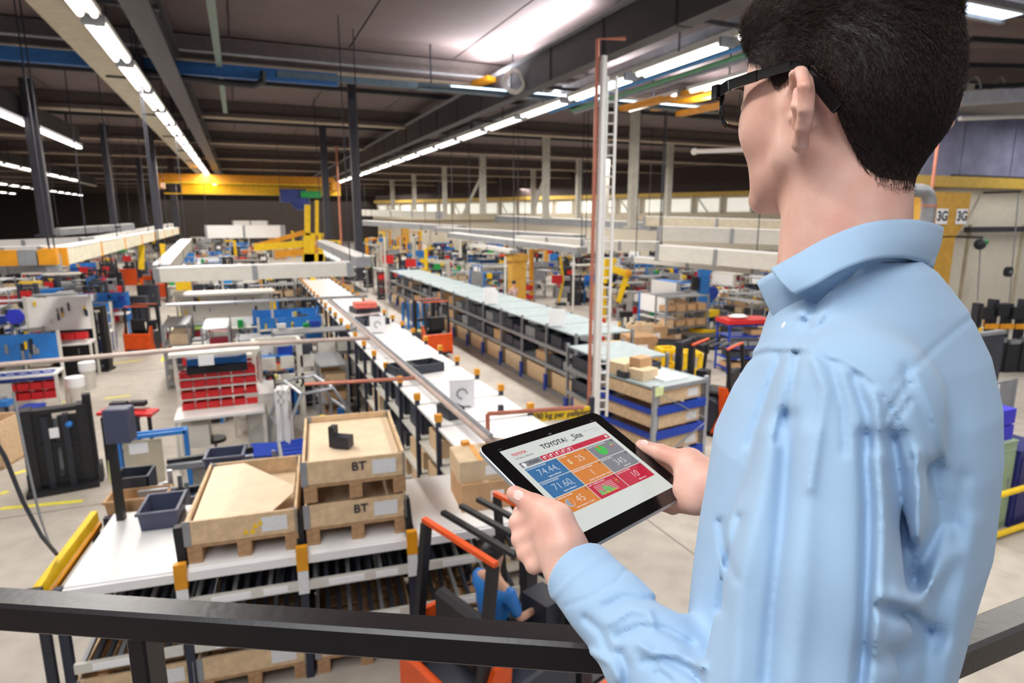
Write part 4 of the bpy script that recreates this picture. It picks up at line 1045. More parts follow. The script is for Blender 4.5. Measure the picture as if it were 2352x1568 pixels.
MBk = thing('keypad_panel', 'grey keypad panel behind the empty rack top', 'panel', at_fr(.33, 1.45, .9), ang); MB().box(0, 0, .15, .3, .04, .3).build('panel_body', M_steel, MBk)
for k in range(10): MB().box(-.1+.05*(k % 5), -.025, .1+.08*(k//5), .03, .01, .04).build('key', M_offw, MBk)
open_bin('storage_bin', 'dark slate bin high on the fixture left of the open crate', M_cbin, at_fr(.93, 1.6, 1.25), ang, .34, .3, .2)
open_bin('storage_bin', 'lower dark slate bin on the fixture left of the open crate', M_charc, at_fr(.95, 1.55, .98), ang, .4, .3, .2)
open_bin('parts_basket', 'tan lined wire basket of parts behind the rack\'s left edge', M_card, at_fr(.20, 1.40, 1.0), ang, .5, .26, .2, cat='basket')
put(ME_dbin, 'dark_bin', at_fr(.1, 1.7, 1.1), ang, (.3, .3, .2), 'navy bin beside the black box post', 'bin')

# --- left zone
def stationA(px, py, wpx, hpx, panel, label, binlab, rows, cols, z0r, seed):
    t, w, d, h = P('workstation', label, 'workstation', px, py, wpx, hpx, benchf, d=.6, rz=0, shelves=0, m_panel=panel, tools=10, seed=seed, hood=False)
    for k in range(rows): bins_row(t, w*.92, z0r+.19*k, -.1, cols, [ME_rbin, ME_rbin, ME_bbin][k % 3], 'red_bin' if k % 3 < 2 else 'blue_bin', '%s bin, # in the %s row of the %s' % (['red', 'red', 'blue'][k % 3], ['lowest', 'second', 'third', 'fourth'][k], binlab), .14, .22, 'bins of the ' + binlab)
    return t, w, d, h
stationA(70, 945, 130, 178, M_lblue, 'blue tool board station with red bins at the left edge', 'blue tool board station', 3, 5, .28, 11)
stationA(150, 870, 125, 190, M_white, 'white topped station with blue bins left of the dark cabinet', 'white topped station', 1, 5, .95, 12)
st2 = S('blue_bin_block', 'block of small blue bins on the white topped station', 'bin', 165, 758, 62, 42, unit('bin_block', M_blue), z0=.9, d=.3)
P('cabinet', 'black machine cabinet right of the blue tool board', 'cabinet', 185, 855, 66, 102, box_unit, m=M_black)
P('mast_unit', 'tall dark lifting mast right of the black cabinet', 'mast', 240, 850, 34, 150, mastf, d=.4)
P('cabinet', 'charcoal panel cabinet beside the left aisle, nearer one', 'cabinet', 315, 735, 52, 54, box_unit, m=M_charc, d=.3)
P('cabinet', 'charcoal panel cabinet beside the left aisle, farther one', 'cabinet', 345, 705, 42, 50, box_unit, m=M_charc, d=.3)
for px, py, wp_, hp, l in ((180, 932, 38, 68, 'white plastic bucket nearer the aisle'), (207, 892, 34, 62, 'white plastic bucket beside the dark cabinet')):
    g, w, h = meas(px, py, wp_, hp); b = thing('waste_bucket', l, 'bucket', tuple(g))
    MB().tube([(0, 0, 0), (0, 0, h*.68)], [w*.34, w*.44], 14).build('bucket_body', M_offw, b, smooth=True); MB().tube([(0, 0, h*.68), (0, 0, h)], [w*.48, w*.5], 14).build('bag_rim', M_paper, b, smooth=True)
t, w, d, h = P('round_sign', 'bright blue hexagonal disc on a post at left', 'sign', 55, 850, 38, 140, signf, m=None, ph=.01) if 0 else (None,)*4
g, w, h = meas(54, 850, 38, 140); b = thing('disc_sign', 'bright blue hexagonal disc on a post at left', 'sign', tuple(g)); MB().box(0, .03, h*.45, .05, .05, h*.9).build('sign_post', M_dsteel, b)
MB().tube([(0, -.02, h-w*.4), (0, .02, h-w*.4)], w*.5, 6).build('disc', mat('signal blue', (50, 60, 210), .4), b)
S('wooden_box', 'pale wooden box at the left edge of the floor', 'box', 10, 1062, 50, 105, ME_wcrate, d=.6)
P('cabinet', 'blue machine cabinet at the left edge below the tool board', 'cabinet', 12, 980, 50, 70, machinef, m=M_lblue, d=.5)
P('floor_plate', 'blue castor base plate below the red bins', 'base', 75, 968, 40, 34, box_unit, m=M_blue, d=.4, door=False)
P('frame_stand', 'white framed stand with a dark panel in the far left', 'stand', 90, 700, 46, 74, framef, m=M_offw, panel=M_charc, d=.3)
P('panel_stand', 'blue panel stand behind the white topped station', 'stand', 130, 700, 52, 58, framef, m=M_offw, panel=M_lblue, d=.3)
for px, py, w_, h_, m, l in ((172, 650, 26, 26, M_yel, 'yellow board right of the blue panel stand'), (136, 640, 24, 14, M_yel, 'yellow board above the blue panel stand'), (205, 640, 30, 22, M_orange, 'orange bonnet beyond the yellow board'), (235, 675, 30, 40, M_orange, 'orange truck body in the left aisle group'),
                             (268, 700, 22, 36, M_red, 'red parts rack near the charcoal cabinets'), (35, 668, 40, 20, M_dred, 'dark red bin row at the far left edge'), (62, 640, 20, 38, M_dblue, 'blue tall panel at the far left'), (300, 650, 34, 26, M_orange, 'orange cover by the end of the left aisle'),
                             (345, 660, 38, 14, M_orange, 'orange and white bonnet above the charcoal cabinets'), (400, 626, 34, 18, M_orange, 'orange chassis under the white trunking branch'), (258, 735, 22, 26, M_red, 'small red box right of the dark mast'), (250, 800, 26, 26, M_blue, 'blue drum base at the left aisle\'s edge')):
    z0_ = .35
    t, w, d, h = P('panel_unit', l, 'equipment', px, py+4, w_, h_+10, box_unit, m=m, d=.4)

# --- centre far
LST = [((430, 700), (38, 62), M_yel, 'yellow and black warning board stand left of the light blue board'), ((452, 700), (14, 58), M_red, 'red and white post stand beside the warning board'), ((532, 700), (38, 62), mat('sky board', (50, 150, 220), .5), 'light blue board stand behind the tool board station'),
       ((742, 700), (44, 60), M_dblue, 'navy monitor stand right of the white trunking end'), ((742, 712), (52, 38), M_yel, 'yellow machine frame below the navy monitor'), ((705, 810), (30, 50), M_paper, 'white framed notice pair behind the signal station'), ((697, 770), (22, 50), M_paper, 'small white notice board near the dark masts'),
       ((608, 665), (14, 44), M_paper, 'white square sign on a post below the trunking')]
for (px, py), (w_, h_), m, l in LST: P('sign_board', l, 'board', px, py, w_, h_, lambda w, d, h, m=m: signf(w, h, m), d=.2, rz=0)
P('canister', 'beige drum standing left of the rack row', 'drum', 727, 826, 30, 50, barrelf, m=M_beige)
for px, py, w_, h_, l in ((655, 728, 32, 90, 'dark mast unit behind the white tool board, left one'), (685, 722, 30, 90, 'dark mast unit behind the white tool board, right one'), (712, 775, 22, 88, 'black mast left of the rack row, nearer'), (732, 768, 22, 86, 'black mast left of the rack row, second'), (640, 765, 20, 92, 'black post mast beside the red folder')):
    P('mast_unit', l, 'mast', px, py, w_, h_, mastf, d=.4)
for px, py, w_, h_, m, l in ((775, 860, 44, 60, M_wood, 'wooden box stack left of the rack row, far one'), (800, 905, 60, 66, M_wood2, 'wooden box stack left of the rack row, nearer one'), (770, 800, 34, 50, M_card, 'brown carton load left of the rack row')):
    P('goods_pallet', l, 'pallet load', px, py, w_, h_, goodsf, m=m, rz=0)
S('yellow_bag', 'yellow plastic sack standing at the left foot of the white topped racks', 'bag', 877, 1005, 40, 60, MB().ball((0, 0, .5), .5, 8, (1, 1, 1)).mesh('sack', mat('sack yellow', (206, 200, 50), .5)))

# --- right zone: columns, masts, boards
for px, y0, y1, w_, l in ((1187, 720, 585, 34, 'wide ochre column in the middle of the mast area'), (932, 585, 512, 16, 'far ochre column right of the navy post'), (824, 570, 500, 12, 'narrow ochre column close to the navy post'), (1180, 600, 472, 30, 'ochre capital of the far column') ):
    if px == 1180: continue
    g, w, h = meas(px, y0, w_, y0-y1); c = thing('ochre_column', l, 'column', tuple(g)); MB().box(0, 0, h*.5, w, w*.8, h).build('shaft', M_ochre, c); MB().box(0, 0, h-.1, w*1.25, w, .25).build('capital', M_ochre, c); MB().box(0, 0, .1, w*1.1, w, .2).build('plinth', M_ochre, c)
rnd = random.Random(21)
NEAR = [((1187, 690), 'wide ochre column'), ((932, 585), 'far ochre column'), ((882, 640), 'thin hanging tube'), ((1410, 740), 'yellow robot'), ((1608, 740), 'blue column'), ((960, 730), 'blue slatted cage'), ((805, 640), 'navy post'), ((720, 610), 'jib crane'), ((1100, 640), 'red boards'), ((1290, 640), 'yellow arm stand'),
        ((360, 570), 'dark aisle post'), ((100, 540), 'thick dark post'), ((250, 520), 'second dark post'), ((560, 560), 'distant white trunking'), ((450, 600), 'orange chassis'), ((1500, 700), 'small parts racks'), ((620, 640), 'white crossing trunking'), ((20, 640), 'left edge trunking')]
_cnt = {}
def where(px, py, base, cat):
    d = sorted(NEAR, key=lambda n: (n[0][0]-px)**2+(2.2*(n[0][1]-py))**2)[0]
    dx, dy = px-d[0][0], py-d[0][1]
    rel = ('just right of' if dx > 0 else 'just left of') if abs(dx) > abs(dy)*1.6 and abs(dx) < 35 else ('farther right of' if dx > 0 else 'farther left of') if abs(dx) > abs(dy)*1.6 else ('before' if dy > 0 else 'behind')
    l = '%s %s the %s' % (base, rel, d[1]); g = '%s near the %s' % (base, d[1])
    k = (base, rel, d[1]); n = _cnt.get(k, 0); _cnt[k] = n+1
    if n: l = '%s %s' % (['', 'second', 'third', 'fourth', 'fifth', 'sixth', 'seventh', 'eighth', 'ninth', 'tenth', 'eleventh', 'twelfth'][min(n, 11)], l)
    return l, g
def scatter(n, region, kinds, seed, gap=.9):
    rr = random.Random(seed); pts = []; tries = 0
    x0, y0, x1, y1 = region
    while len(pts) < n and tries < n*30:
        tries += 1; px = rr.uniform(x0, x1); py = y0+(y1-y0)*rr.random()
        g = G(px, py)
        # keep the aisles and racks free
        if 1.5 < g.x < 5.7 and g.y < 60: continue
        if 5.5 < g.x < 7.6 and g.y < 28: continue
        if -3.9 < g.x < (-.9 if g.y < 15 else -1.6) and g.y < 30: continue
        if g.y > 95 or g.x < -32 or (Vector((g.x, g.y, 0))-wa).dot(wn) < 1.2: continue
        if any((g-q).length < gap*(1+g.y*.012) for q in pts) or any((g-q).length < .62 for q in TAKEN): continue
        pts.append(g); TAKEN.append(g.copy()); kind = rr.choice(kinds); sc = rr.uniform(.85, 1.2)
        kind(g, px, py, rr, sc)
def k_mast(g, px, py, rr, s):
    m = rr.choice([M_black, M_dsteel, M_black, M_charc]); h = 1.35*s
    l, gr_ = where(px, py, {M_black: 'black truck mast', M_dsteel: 'dark grey truck mast', M_charc: 'charcoal truck mast'}[m], 'mast'); t = thing('truck_mast', l, 'mast', tuple(g), rr.uniform(-.4, .4), gr_); mastf(.5*s, .4, h, m)(t)
    if rr.random() < .4: MB().box(0, -.2, h*.8, .3, .04, .2).build('tag_board', rr.choice([M_paper, M_yel, M_red]), t)
def k_shelf(g, px, py, rr, s):
    gs = rr.choice([[M_card, M_card2, M_wood], [M_red, M_offw, M_dred], [M_blue, M_offw, M_charc], [M_charc, M_steel, M_card2]])
    nm = {0: 'shelf unit of brown boxes', 1: 'shelf unit of red boxes', 2: 'shelf unit of blue boxes', 3: 'shelf unit of grey boxes'}[[M_card, M_red, M_blue, M_charc].index(gs[0])]
    l, gr_ = where(px, py, nm, 'shelf'); t = thing('shelf_unit', l, 'shelf', tuple(g), rr.choice([0, PI/2]), gr_); shelff(1.3*s, .5, 1.3*s, 4, M_steel, gs, int(px))(t)
def k_bench(g, px, py, rr, s):
    pm = rr.choice([M_offw, M_lblue, M_paper, M_steel]); nm = {M_offw: 'cream', M_lblue: 'blue', M_paper: 'white', M_steel: 'grey'}[pm]+' backed workbench'
    l, gr_ = where(px, py, nm, 'workbench'); t = thing('workbench', l, 'workbench', tuple(g), rr.choice([0, 0, PI/2]), gr_); benchf(1.3*s, .55, 1.35*s, rr.choice([M_offw, M_steel, M_offw, M_lblue]), pm, 2, rr.random() < .25, 7, int(px))(t)
    for k in range(6): MB().box(rr.uniform(-.55, .55)*s, rr.uniform(-.2, .15), .73*s*rr.choice([1, 1, 1.25, 1.6]), rr.uniform(.08, .26), .16, rr.uniform(.08, .22)).build('parts_tray', rr.choice([M_red, M_red, M_charc, M_blue, M_dsteel, M_yel, M_card, M_green, M_paper]), t)
def k_mach(g, px, py, rr, s):
    m = rr.choice([M_dsteel, M_steel, M_lblue, M_yel, M_orange, M_offw]); nm = {M_dsteel: 'dark', M_steel: 'grey', M_lblue: 'blue', M_yel: 'yellow', M_orange: 'orange', M_offw: 'cream'}[m]+' drilling machine'
    l, gr_ = where(px, py, nm, 'machine'); t = thing('machine', l, 'machine', tuple(g), rr.uniform(-.5, .5), gr_); machinef(.9*s, .8, 1.2*s, m, None, int(px))(t)
def k_goods(g, px, py, rr, s):
    m = rr.choice([M_card, M_wood, M_card2, M_charc]); nm = {M_card: 'brown', M_wood: 'pale wooden', M_card2: 'tan', M_charc: 'dark wrapped'}[m]+' pallet load'
    l, gr_ = where(px, py, nm, 'pallet load'); t = thing('goods_pallet', l, 'pallet load', tuple(g), rr.choice([0, PI/2]), gr_); goodsf(.9*s, .8, .7*s, m)(t)
def k_truck(g, px, py, rr, s):
    m = rr.choice([M_orange, M_orange, M_dsteel]); l, gr_ = where(px, py, 'half built orange truck' if m is M_orange else 'half built grey truck', 'truck')
    t = thing('unfinished_truck', l, 'forklift', tuple(g), rr.choice([0, PI/2, PI]), gr_)
    MB().box(0, .1, .45, .7, .7, .6).build('truck_body', m, t, bevel=.03); MB().box(0, .3, .9, .6, .2, .4).build('battery_box', M_charc, t)
    for x in (-.25, .25): MB().box(x, -.5, .7, .08, .1, 1.3).build('mast_rail', M_black, t); MB().box(x, -.9, .08, .12, .8, .05).build('fork', M_dsteel, t)
    for x in (-.3, .3): MB().tube([(x-.05, .2, .12), (x+.05, .2, .12)], .12, 10).build('wheel', M_rubber, t)
def k_sign(g, px, py, rr, s):
    m = rr.choice([M_paper, M_yel, M_red, M_lblue, M_green]); nm = {M_paper: 'white', M_yel: 'yellow', M_red: 'red', M_lblue: 'blue', M_green: 'green'}[m]+' sign board'
    l, gr_ = where(px, py, nm, 'sign'); t = thing('sign_board', l, 'sign', tuple(g), rr.uniform(-.6, .2), gr_); signf(.5*s, 1.5*s, m, ph=.25)(t)
def k_post(g, px, py, rr, s):
    m = rr.choice([M_yel, M_offw, M_ory, M_ppost]); nm = {M_yel: 'yellow', M_offw: 'white', M_ory: 'amber', M_ppost: 'grey white'}[m]+' hoist post'
    l, gr_ = where(px, py, nm, 'post'); t = thing('hoist_post', l, 'post', tuple(g), rr.uniform(0, 3), gr_)
    MB().box(0, 0, 1.1*s, .14, .14, 2.2*s).build('shaft', m, t); MB().bar((0, 0, 2.1*s), (1.0*s, 0, 2.15*s), .08, .1).build('arm', m, t); MB().box(.7, 0, 1.9*s, .16, .14, .2).build('hoist', M_dsteel, t)
for px, py, w_, h_, m, l in ((1128, 640, 15, 44, M_red, 'bright red board left of the wide ochre column, higher one'), (1146, 660, 15, 44, M_red, 'bright red board left of the wide ochre column, lower one'), (964, 625, 24, 50, M_lblue, 'blue board in front of the far ochre column'),
                             (1186, 760, 22, 62, M_black, 'black screen stand on the aisle side of the ochre column'), (1052, 640, 14, 30, M_green, 'green jacket coloured board among the masts')):
    P('sign_board', l, 'board', px, py, w_, h_, lambda w, d, h, m=m: signf(w, h, m, ph=.4), d=.2, rz=-.4)
for px, py, l in ((1098, 700, 'white notice board standing on the grey rack row, left one'), (1125, 690, 'white notice board standing on the grey rack row, right one'), (1238, 752, 'white notice sheet on the grey rack beside the ladder')):
    g = G(px, py, 1.45); g.x = min(max(g.x, 6.0), 7.1); g.y = min(max(g.y, 10.8), 27.2); g.z = 1.437; h_ = thing('notice_sheet', l, 'notice', tuple(g), -.5); MB().box(0, 0, .2, .34, .01, .36).build('sheet', M_paper, h_); MB().box(0, .03, .01, .2, .08, .02).build('foot', M_steel, h_)
# blue slatted cage
g, w, h = meas(955, 752, 46, 60); cg = thing('slatted_cage', 'blue slatted cage trolley holding brown sacks by the orange truck', 'cage trolley', tuple(g), -.5)
for k in range(5): MB().box(-w/2+w*k/4, -.3, h*.5, .09, .03, h).build('slat', M_lblue, cg)
for x in (-w/2, w/2): MB().box(x, .3, h*.5, .05, .05, h).build('post', M_lblue, cg)
MB().box(0, 0, .1, w, .6, .04).build('cage_floor', M_steel, cg)
put(MB().ball((0, 0, .5), .5, 8).mesh('sack', M_card2), 'paper_sack', Vector((g.x, g.y, g.z+.12)), 0, (w*.8, .5, h), 'tan sack filling the blue slatted cage', 'sack')

# --- robot cell and right racks
g, w, h = meas(1386, 752, 40, 160)
rb_ = thing('robot_arm', 'bright yellow jointed robot arm behind the cable ladder', 'robot', tuple(g), 0)
def rp3(px, py):
    r = ray(px, py); D = math.hypot(g.x, g.y); p = EYEP+r*(D/math.hypot(r.x, r.y)); return p-g
MB().bar(rp3(1378, 748), rp3(1378, 655), .32, .34).build('pedestal', M_yel, rb_, bevel=.03)
MB().bar(rp3(1392, 650), rp3(1392, 592), .3, .34).build('shoulder', M_yel, rb_, bevel=.03)
MB().bar(rp3(1388, 640), rp3(1410, 592), .2, .24).build('rear_arm', M_yel, rb_, bevel=.03)
MB().bar(rp3(1385, 610), rp3(1443, 630), .26, .22).build('upper_arm', M_yel, rb_, bevel=.03)
MB().bar(rp3(1443, 622), rp3(1420, 695), .16, .18).build('forearm', M_yel, rb_, bevel=.02)
MB().ball(tuple(rp3(1441, 628)), .16, 10).build('elbow_joint', M_ory, rb_, smooth=True); MB().ball(tuple(rp3(1394, 645)), .18, 10).build('hub', M_black, rb_, smooth=True)
MB().ball(tuple(rp3(1420, 692)), .09, 8).build('wrist', M_dsteel, rb_)
P('yellow_arm_stand', 'slim yellow arm stand left of the copper riser', 'stand', 1288, 700, 16, 112, lambda w, d, h: (lambda t: (MB().bar((-w*.4, 0, 0), (w*.3, 0, h*.5), .08).build('lower_arm', M_yel, t), MB().bar((w*.3, 0, h*.5), (-w*.2, 0, h), .09).build('upper_arm', M_yel, t), MB().box(0, 0, .05, w*1.4, .4, .1).build('base', M_dsteel, t))))
P('red_cabinet', 'red fire hose cabinet beside the foot of the robot', 'cabinet', 1372, 780, 26, 48, box_unit, m=M_red, d=.4)
P('machine', 'black machine right of the robot\'s foot', 'machine', 1430, 782, 40, 75, machinef, m=M_black, d=.5)
bc, w, d, h = P('blue_column', 'tall bright blue lifting column behind the shirt collar', 'column', 1608, 775, 22, 168, box_unit, m=M_lblue, d=.25, door=False)
MB().tube([(w*.9, -.1, h*.62), (w*.9, .1, h*.62)], .2, 16).build('blue_disc', M_blue, bc); MB().box(-w*.95, 0, h*.75, .16, .2, .4).build('motor', M_black, bc)
t, w, d, h = P('gas_cabinet', 'bright blue cabinet with two bottles left of the collar', 'cabinet', 1653, 748, 44, 52, framef, m=M_lblue, d=.3)
for x in (-w*.22, w*.22): MB().tube([(x, 0, .05), (x, 0, h*.75), (x, 0, h*.85)], [w*.15, w*.15, w*.06], 10).build('bottle', M_lblue, t)
t, w, d, h = P('parts_trolley', 'navy shelf trolley topped with a red tray near the man\'s chest', 'trolley', 1700, 850, 96, 112, shelff, n=5, m=M_dblue, goods=[M_charc, M_card, M_steel], d=.6)
MB().box(0, 0, h+.04, w*1.1, .66, .1).build('red_tray', M_red, t)
put(MB().ball((0, 0, .5), .5, 8).mesh('cloth', M_paper), 'cloth_bundle', local(t, -w*.15, 0, h+.09), 0, (w*.5, .4, .1), 'white cloth bundle on the red topped trolley', 'cloth')
for px, py, w_, h_, l in ((1530, 862, 34, 62, 'yellow steel stand behind the crate rack, left one'), (1580, 880, 34, 72, 'yellow steel stand behind the crate rack, right one')):
    P('support_stand', l, 'stand', px, py, w_, h_, framef, m=M_yel, d=.4, th=.09, mid=.4)
P('pipe_load', 'dark machine frame lying across the yellow stands', 'machine', 1560, 830, 130, 45, lambda w, d, h: (lambda t: ([MB().bar((-w/2, y, h), (w/2, y, h-.1), .1, .12).build('beam', M_dsteel, t) for y in (-.3, 0, .3)], [MB().box(x*w, 0, h*.6, .1, .7, .1).build('cross_member', M_black, t) for x in (-.4, 0, .4)], [MB().box(x*w, .1, h*.3, .08, .08, h*.6).build('leg', M_dsteel, t) for x in (-.42, .42)])))
P('roll_stack', 'stack of black rubber rolls below the blue column', 'rolls', 1610, 800, 78, 40, lambda w, d, h: (lambda t: [MB().tube([(-w/2, y, z), (w/2, y, z)], h*.22, 10).build('rubber_roll', M_black, t) for y, z in ((-.2, h*.22), (.05, h*.22), (.3, h*.22), (-.08, h*.6), (.18, h*.6))]))
P('work_table', 'white topped table left of the blue column', 'table', 1565, 780, 52, 34, shelff, n=2, m=M_offw, goods=[M_steel], d=.5)
P('goods_pallet', 'wide cardboard load beside the cable ladder', 'pallet load', 1390, 850, 110, 62, goodsf, m=M_card2, d=.7)
S('carton', 'brown carton leaning at the left of the wide cardboard load', 'box', 1325, 838, 36, 50, ME_carton, d=.5)
S('red_box', 'coral red box before the wide cardboard load', 'box', 1378, 862, 30, 22, unit('red_box', mat('coral red', (238, 70, 70), .5)), z0=.45, d=.3)
P('goods_pallet', 'pallet heaped with wrapped parts right of the robot', 'pallet load', 1465, 830, 74, 62, goodsf, m=M_wood2, d=.7)
gh, w, h = meas(1465, 775, 60, 40, .5)
rr = random.Random(4)
for k, l in enumerate(('left', 'middle', 'right', 'front', 'rear')):
    put(UB.mesh('wrapped_part', rr.choice([M_card2, M_steel, M_wood])), 'wrapped_part', gh+Vector((rr.uniform(-.3, .3), rr.uniform(-.3, .3), .1)), rr.uniform(0, 3), (.28, .12, .3), 'wrapped part sticking up from the heaped pallet, %s one' % l, 'part')
g = meas(1405, 790, 28, 40)[0]; nb = thing('notice_sheet', 'white notice sheet behind the wide cardboard load', 'notice', tuple(g), -.6); MB().box(0, 0, .55, .34, .012, .3).build('sheet', M_paper, nb); MB().box(0, .02, .25, .03, .03, .5).build('sheet_post', M_steel, nb)
for px, py, w_, h_, n, gs, l in ((1545, 760, 110, 84, 4, [M_card2, M_card, M_wood], 'rack of pale cartons left of the blue column'), (1700, 760, 70, 90, 4, [M_card2, M_wood, M_card], 'rack of pallets right of the blue column'), (1500, 700, 90, 70, 5, [M_card2, M_charc, M_offw], 'rack of small parts behind the pale cartons'),
                                 (1740, 745, 34, 78, 4, [M_yel, M_dblue, M_wood], 'yellow edged rack close to the collar')):
    P('pallet_rack', l, 'rack', px, py, w_, h_, shelff, n=n, m=M_steel, goods=gs, d=.6, seed=px)

# --- right of the man
def PD(px, py, dep): return Pc(px, py, dep)
dep = 5.6
gA = G(2290, 1238, 0)
rl = thing('yellow_barrier', 'yellow twin tube barrier at the right edge behind the man', 'barrier', tuple(gA))
e1 = G(2400, 1200, 0)-gA
e1 = e1.normalized()
zup = meas(2290, 1238, 10, 108)[2]
for z in (.06, zup): MB().tube([-e1*.8+Vector((0, 0, z)), e1*2.2+Vector((0, 0, z))], .035, 8).build('barrier_tube', M_yel, rl, smooth=True)
for k in (-.7, 1.4): MB().box(e1.x*k, e1.y*k, zup/2, .05, .05, zup).build('post', M_yel, rl)
an = math.atan2(e1.y, e1.x); nv = Vector((-e1.y, e1.x, 0))
g = gA+nv*.35+e1*.12
gcab = thing('green_cabinet', 'pale green cabinet behind the yellow barrier', 'cabinet', tuple(g), an)
hgc = meas(2310, 1225, 50, 205)[2]
box_unit(.62, .4, hgc, mat('sage green', (150, 172, 140), .6))(gcab)
g = gA+nv*.3+e1*.72
nb = thing('navy_cabinet', 'navy cabinet right of the pale green one', 'cabinet', tuple(g), an); box_unit(.6, .4, hgc*.88, mat('navy cabinet paint', (30, 36, 110), .5))(nb)
for k, (dx, z, l) in enumerate(((.22, 0, 'royal blue lidded bin on the green cabinet'), (.25, .2, 'royal blue bin stacked on the lidded one'))):
    put(UB.mesh('royal_bin', mat('royal blue', (44, 40, 200), .4)), 'royal_bin', gA+nv*.35+e1*dx+Vector((0, 0, hgc+.02+z)), an, (.34-.06*k, .3, .18), l, 'bin')
fbd = thing('notice_wall', 'grey notice board with four paper sheets at the right edge', 'notice board', tuple(gA+nv*.75+e1*.6), an)
zb0, zb1 = 1.0, 1.62
MB().box(0, 0, (zb0+zb1)/2, 1.6, .03, zb1-zb0).build('board', M_steel, fbd)
for x in (-.6, -.3, 0, .3):
    for z in (.2, .7): MB().box(x, -.02, zb0+(zb1-zb0)*(z+.05), .22, .006, .24).build('paper_sheet', M_paper, fbd)
for x in (-.78, .78): MB().box(x, 0, zb1/2, .05, .05, zb1).build('post', M_steel, fbd)
dp = thing('dark_partition', 'dark slate partition above the notice board', 'partition', tuple(gA+nv*1.6+e1*1.4), an); MB().box(0, 0, 1.0, 2.4, .06, 2.0).build('partition_panel', M_charc, dp); MB().box(0, 0, 2.02, 2.44, .09, .05).build('top_edge', M_steel, dp)
for k in range(5):
    px = 2236+34*k; g = G(px, 850, 0)
    t = thing('machine', ['black press', 'yellow banded black machine', 'black machine with cables', 'dark lathe', 'black tool tower'][k] + ' in the row before the beige wall, %s from left' % ['first', 'second', 'third', 'fourth', 'last'][k], 'machine', (g.x, g.y, 0), -.3)
    machinef(.42, .5, 1.75+.1*(k % 2), M_black, M_dsteel, k)(t); MB().box(.04, -.3, 1.15, .34, .04, .12).build('yellow_band', M_ory, t)
t, w, d, h = P('orange_bench', 'orange edged bench before the beige wall', 'workbench', 2245, 800, 60, 90, benchf, m_frame=M_ory, shelves=0, hood=False, d=.5)
P('grey_press', 'mesh grey machine guard before the beige wall', 'machine', 2298, 750, 40, 90, framef, m=M_steel, panel=M_steel, d=.4)

# ------------------------------------------------------------------ trucks
def reach_truck(label, loc, rz, s=1.0, driver=False, orange=M_orange):
    t = thing('reach_truck', label, 'forklift', loc, rz)
    mb = MB(); mb.poly([(-.4, -.45, .08), (-.4, .45, .08), (-.4, .45, .62), (-.4, .2, .72), (-.4, -.1, .70), (-.4, -.45, .5)], (.8, 0, 0)); mb.build('chassis', M_charc, t, bevel=.02)
    for x in (-.41, .41): 
        MB().poly([(x-.02, -.50, .08), (x-.02, -.50, .60), (x-.02, -.34, .95), (x-.02, -.20, .95), (x-.02, -.24, .45), (x-.02, -.1, .08)], (.04, 0, 0)).build('side_panel', orange, t)
    MB().box(0, -.5, .45, .84, .06, .55).build('rear_cover', orange, t, bevel=.02)
    MB().box(0, -.05, .76, .5, .45, .1).build('seat', M_black, t, bevel=.03); MB().box(0, -.30, 1.0, .46, .1, .42).build('backrest', M_black, t, bevel=.03)
    MB().box(.18, .32, .9, .25, .2, .35).build('console', M_dsteel, t)
    for x in (-.36, .36):
        MB().bar((x, -.42, .6), (x, -.30, 1.62), .06).build('guard_post', M_black, t); MB().bar((x, .42, .6), (x, .34, 1.62), .05).build('guard_post', M_black, t)
    for k in range(5): MB().box(0, -.30+.16*k, 1.64, .78, .04, .03).build('roof_bar', orange if k in (0, 4) else M_black, t)
    for x in (-.3, .3): MB().box(x, .62, .85, .08, .12, 1.6).build('mast_rail', M_dsteel, t)
    for z in (.3, 1.0, 1.6): MB().box(0, .62, z, .6, .08, .07).build('mast_crossbar', M_dsteel, t)
    for x in (-.2, .2): MB().box(x, 1.05, .12, .1, .85, .04).build('fork', M_dsteel, t)
    for x in (-.38, .38): MB().box(x, .8, .12, .1, .8, .14).build('support_leg', orange, t); MB().tube([(x-.05, 1.1, .1), (x+.05, 1.1, .1)], .1, 12).build('wheel', M_rubber, t)
    MB().tube([(-.06, -.3, .14), (.06, -.3, .14)], .14, 14).build('drive_wheel', M_rubber, t)
    t.scale = (s, s, s)
    return t
g = G(1004, 822, 0); reach_truck('orange reach truck driving in the right aisle between the racks', (g.x, g.y+.4, 0), .12, .92)
g = G(330, 812, 0); reach_truck('orange reach truck moving up the left aisle', (g.x, g.y+.3, 0), -.3, .80)
g = G(1668, 1010, 0); reach_truck('orange and black truck partly hidden behind the man\'s shoulder', (g.x+.15, g.y+.5, 0), .5, .95)
nt_ = reach_truck('large orange and black truck with driver right before the flow rack', (1.43, 3.68, 0), -1.25, 1.0)
dv = thing('driver', 'worker in blue sleeves driving the truck before the flow rack', 'person', (1.43, 3.68, .8), -1.25)
g0_ = MB()
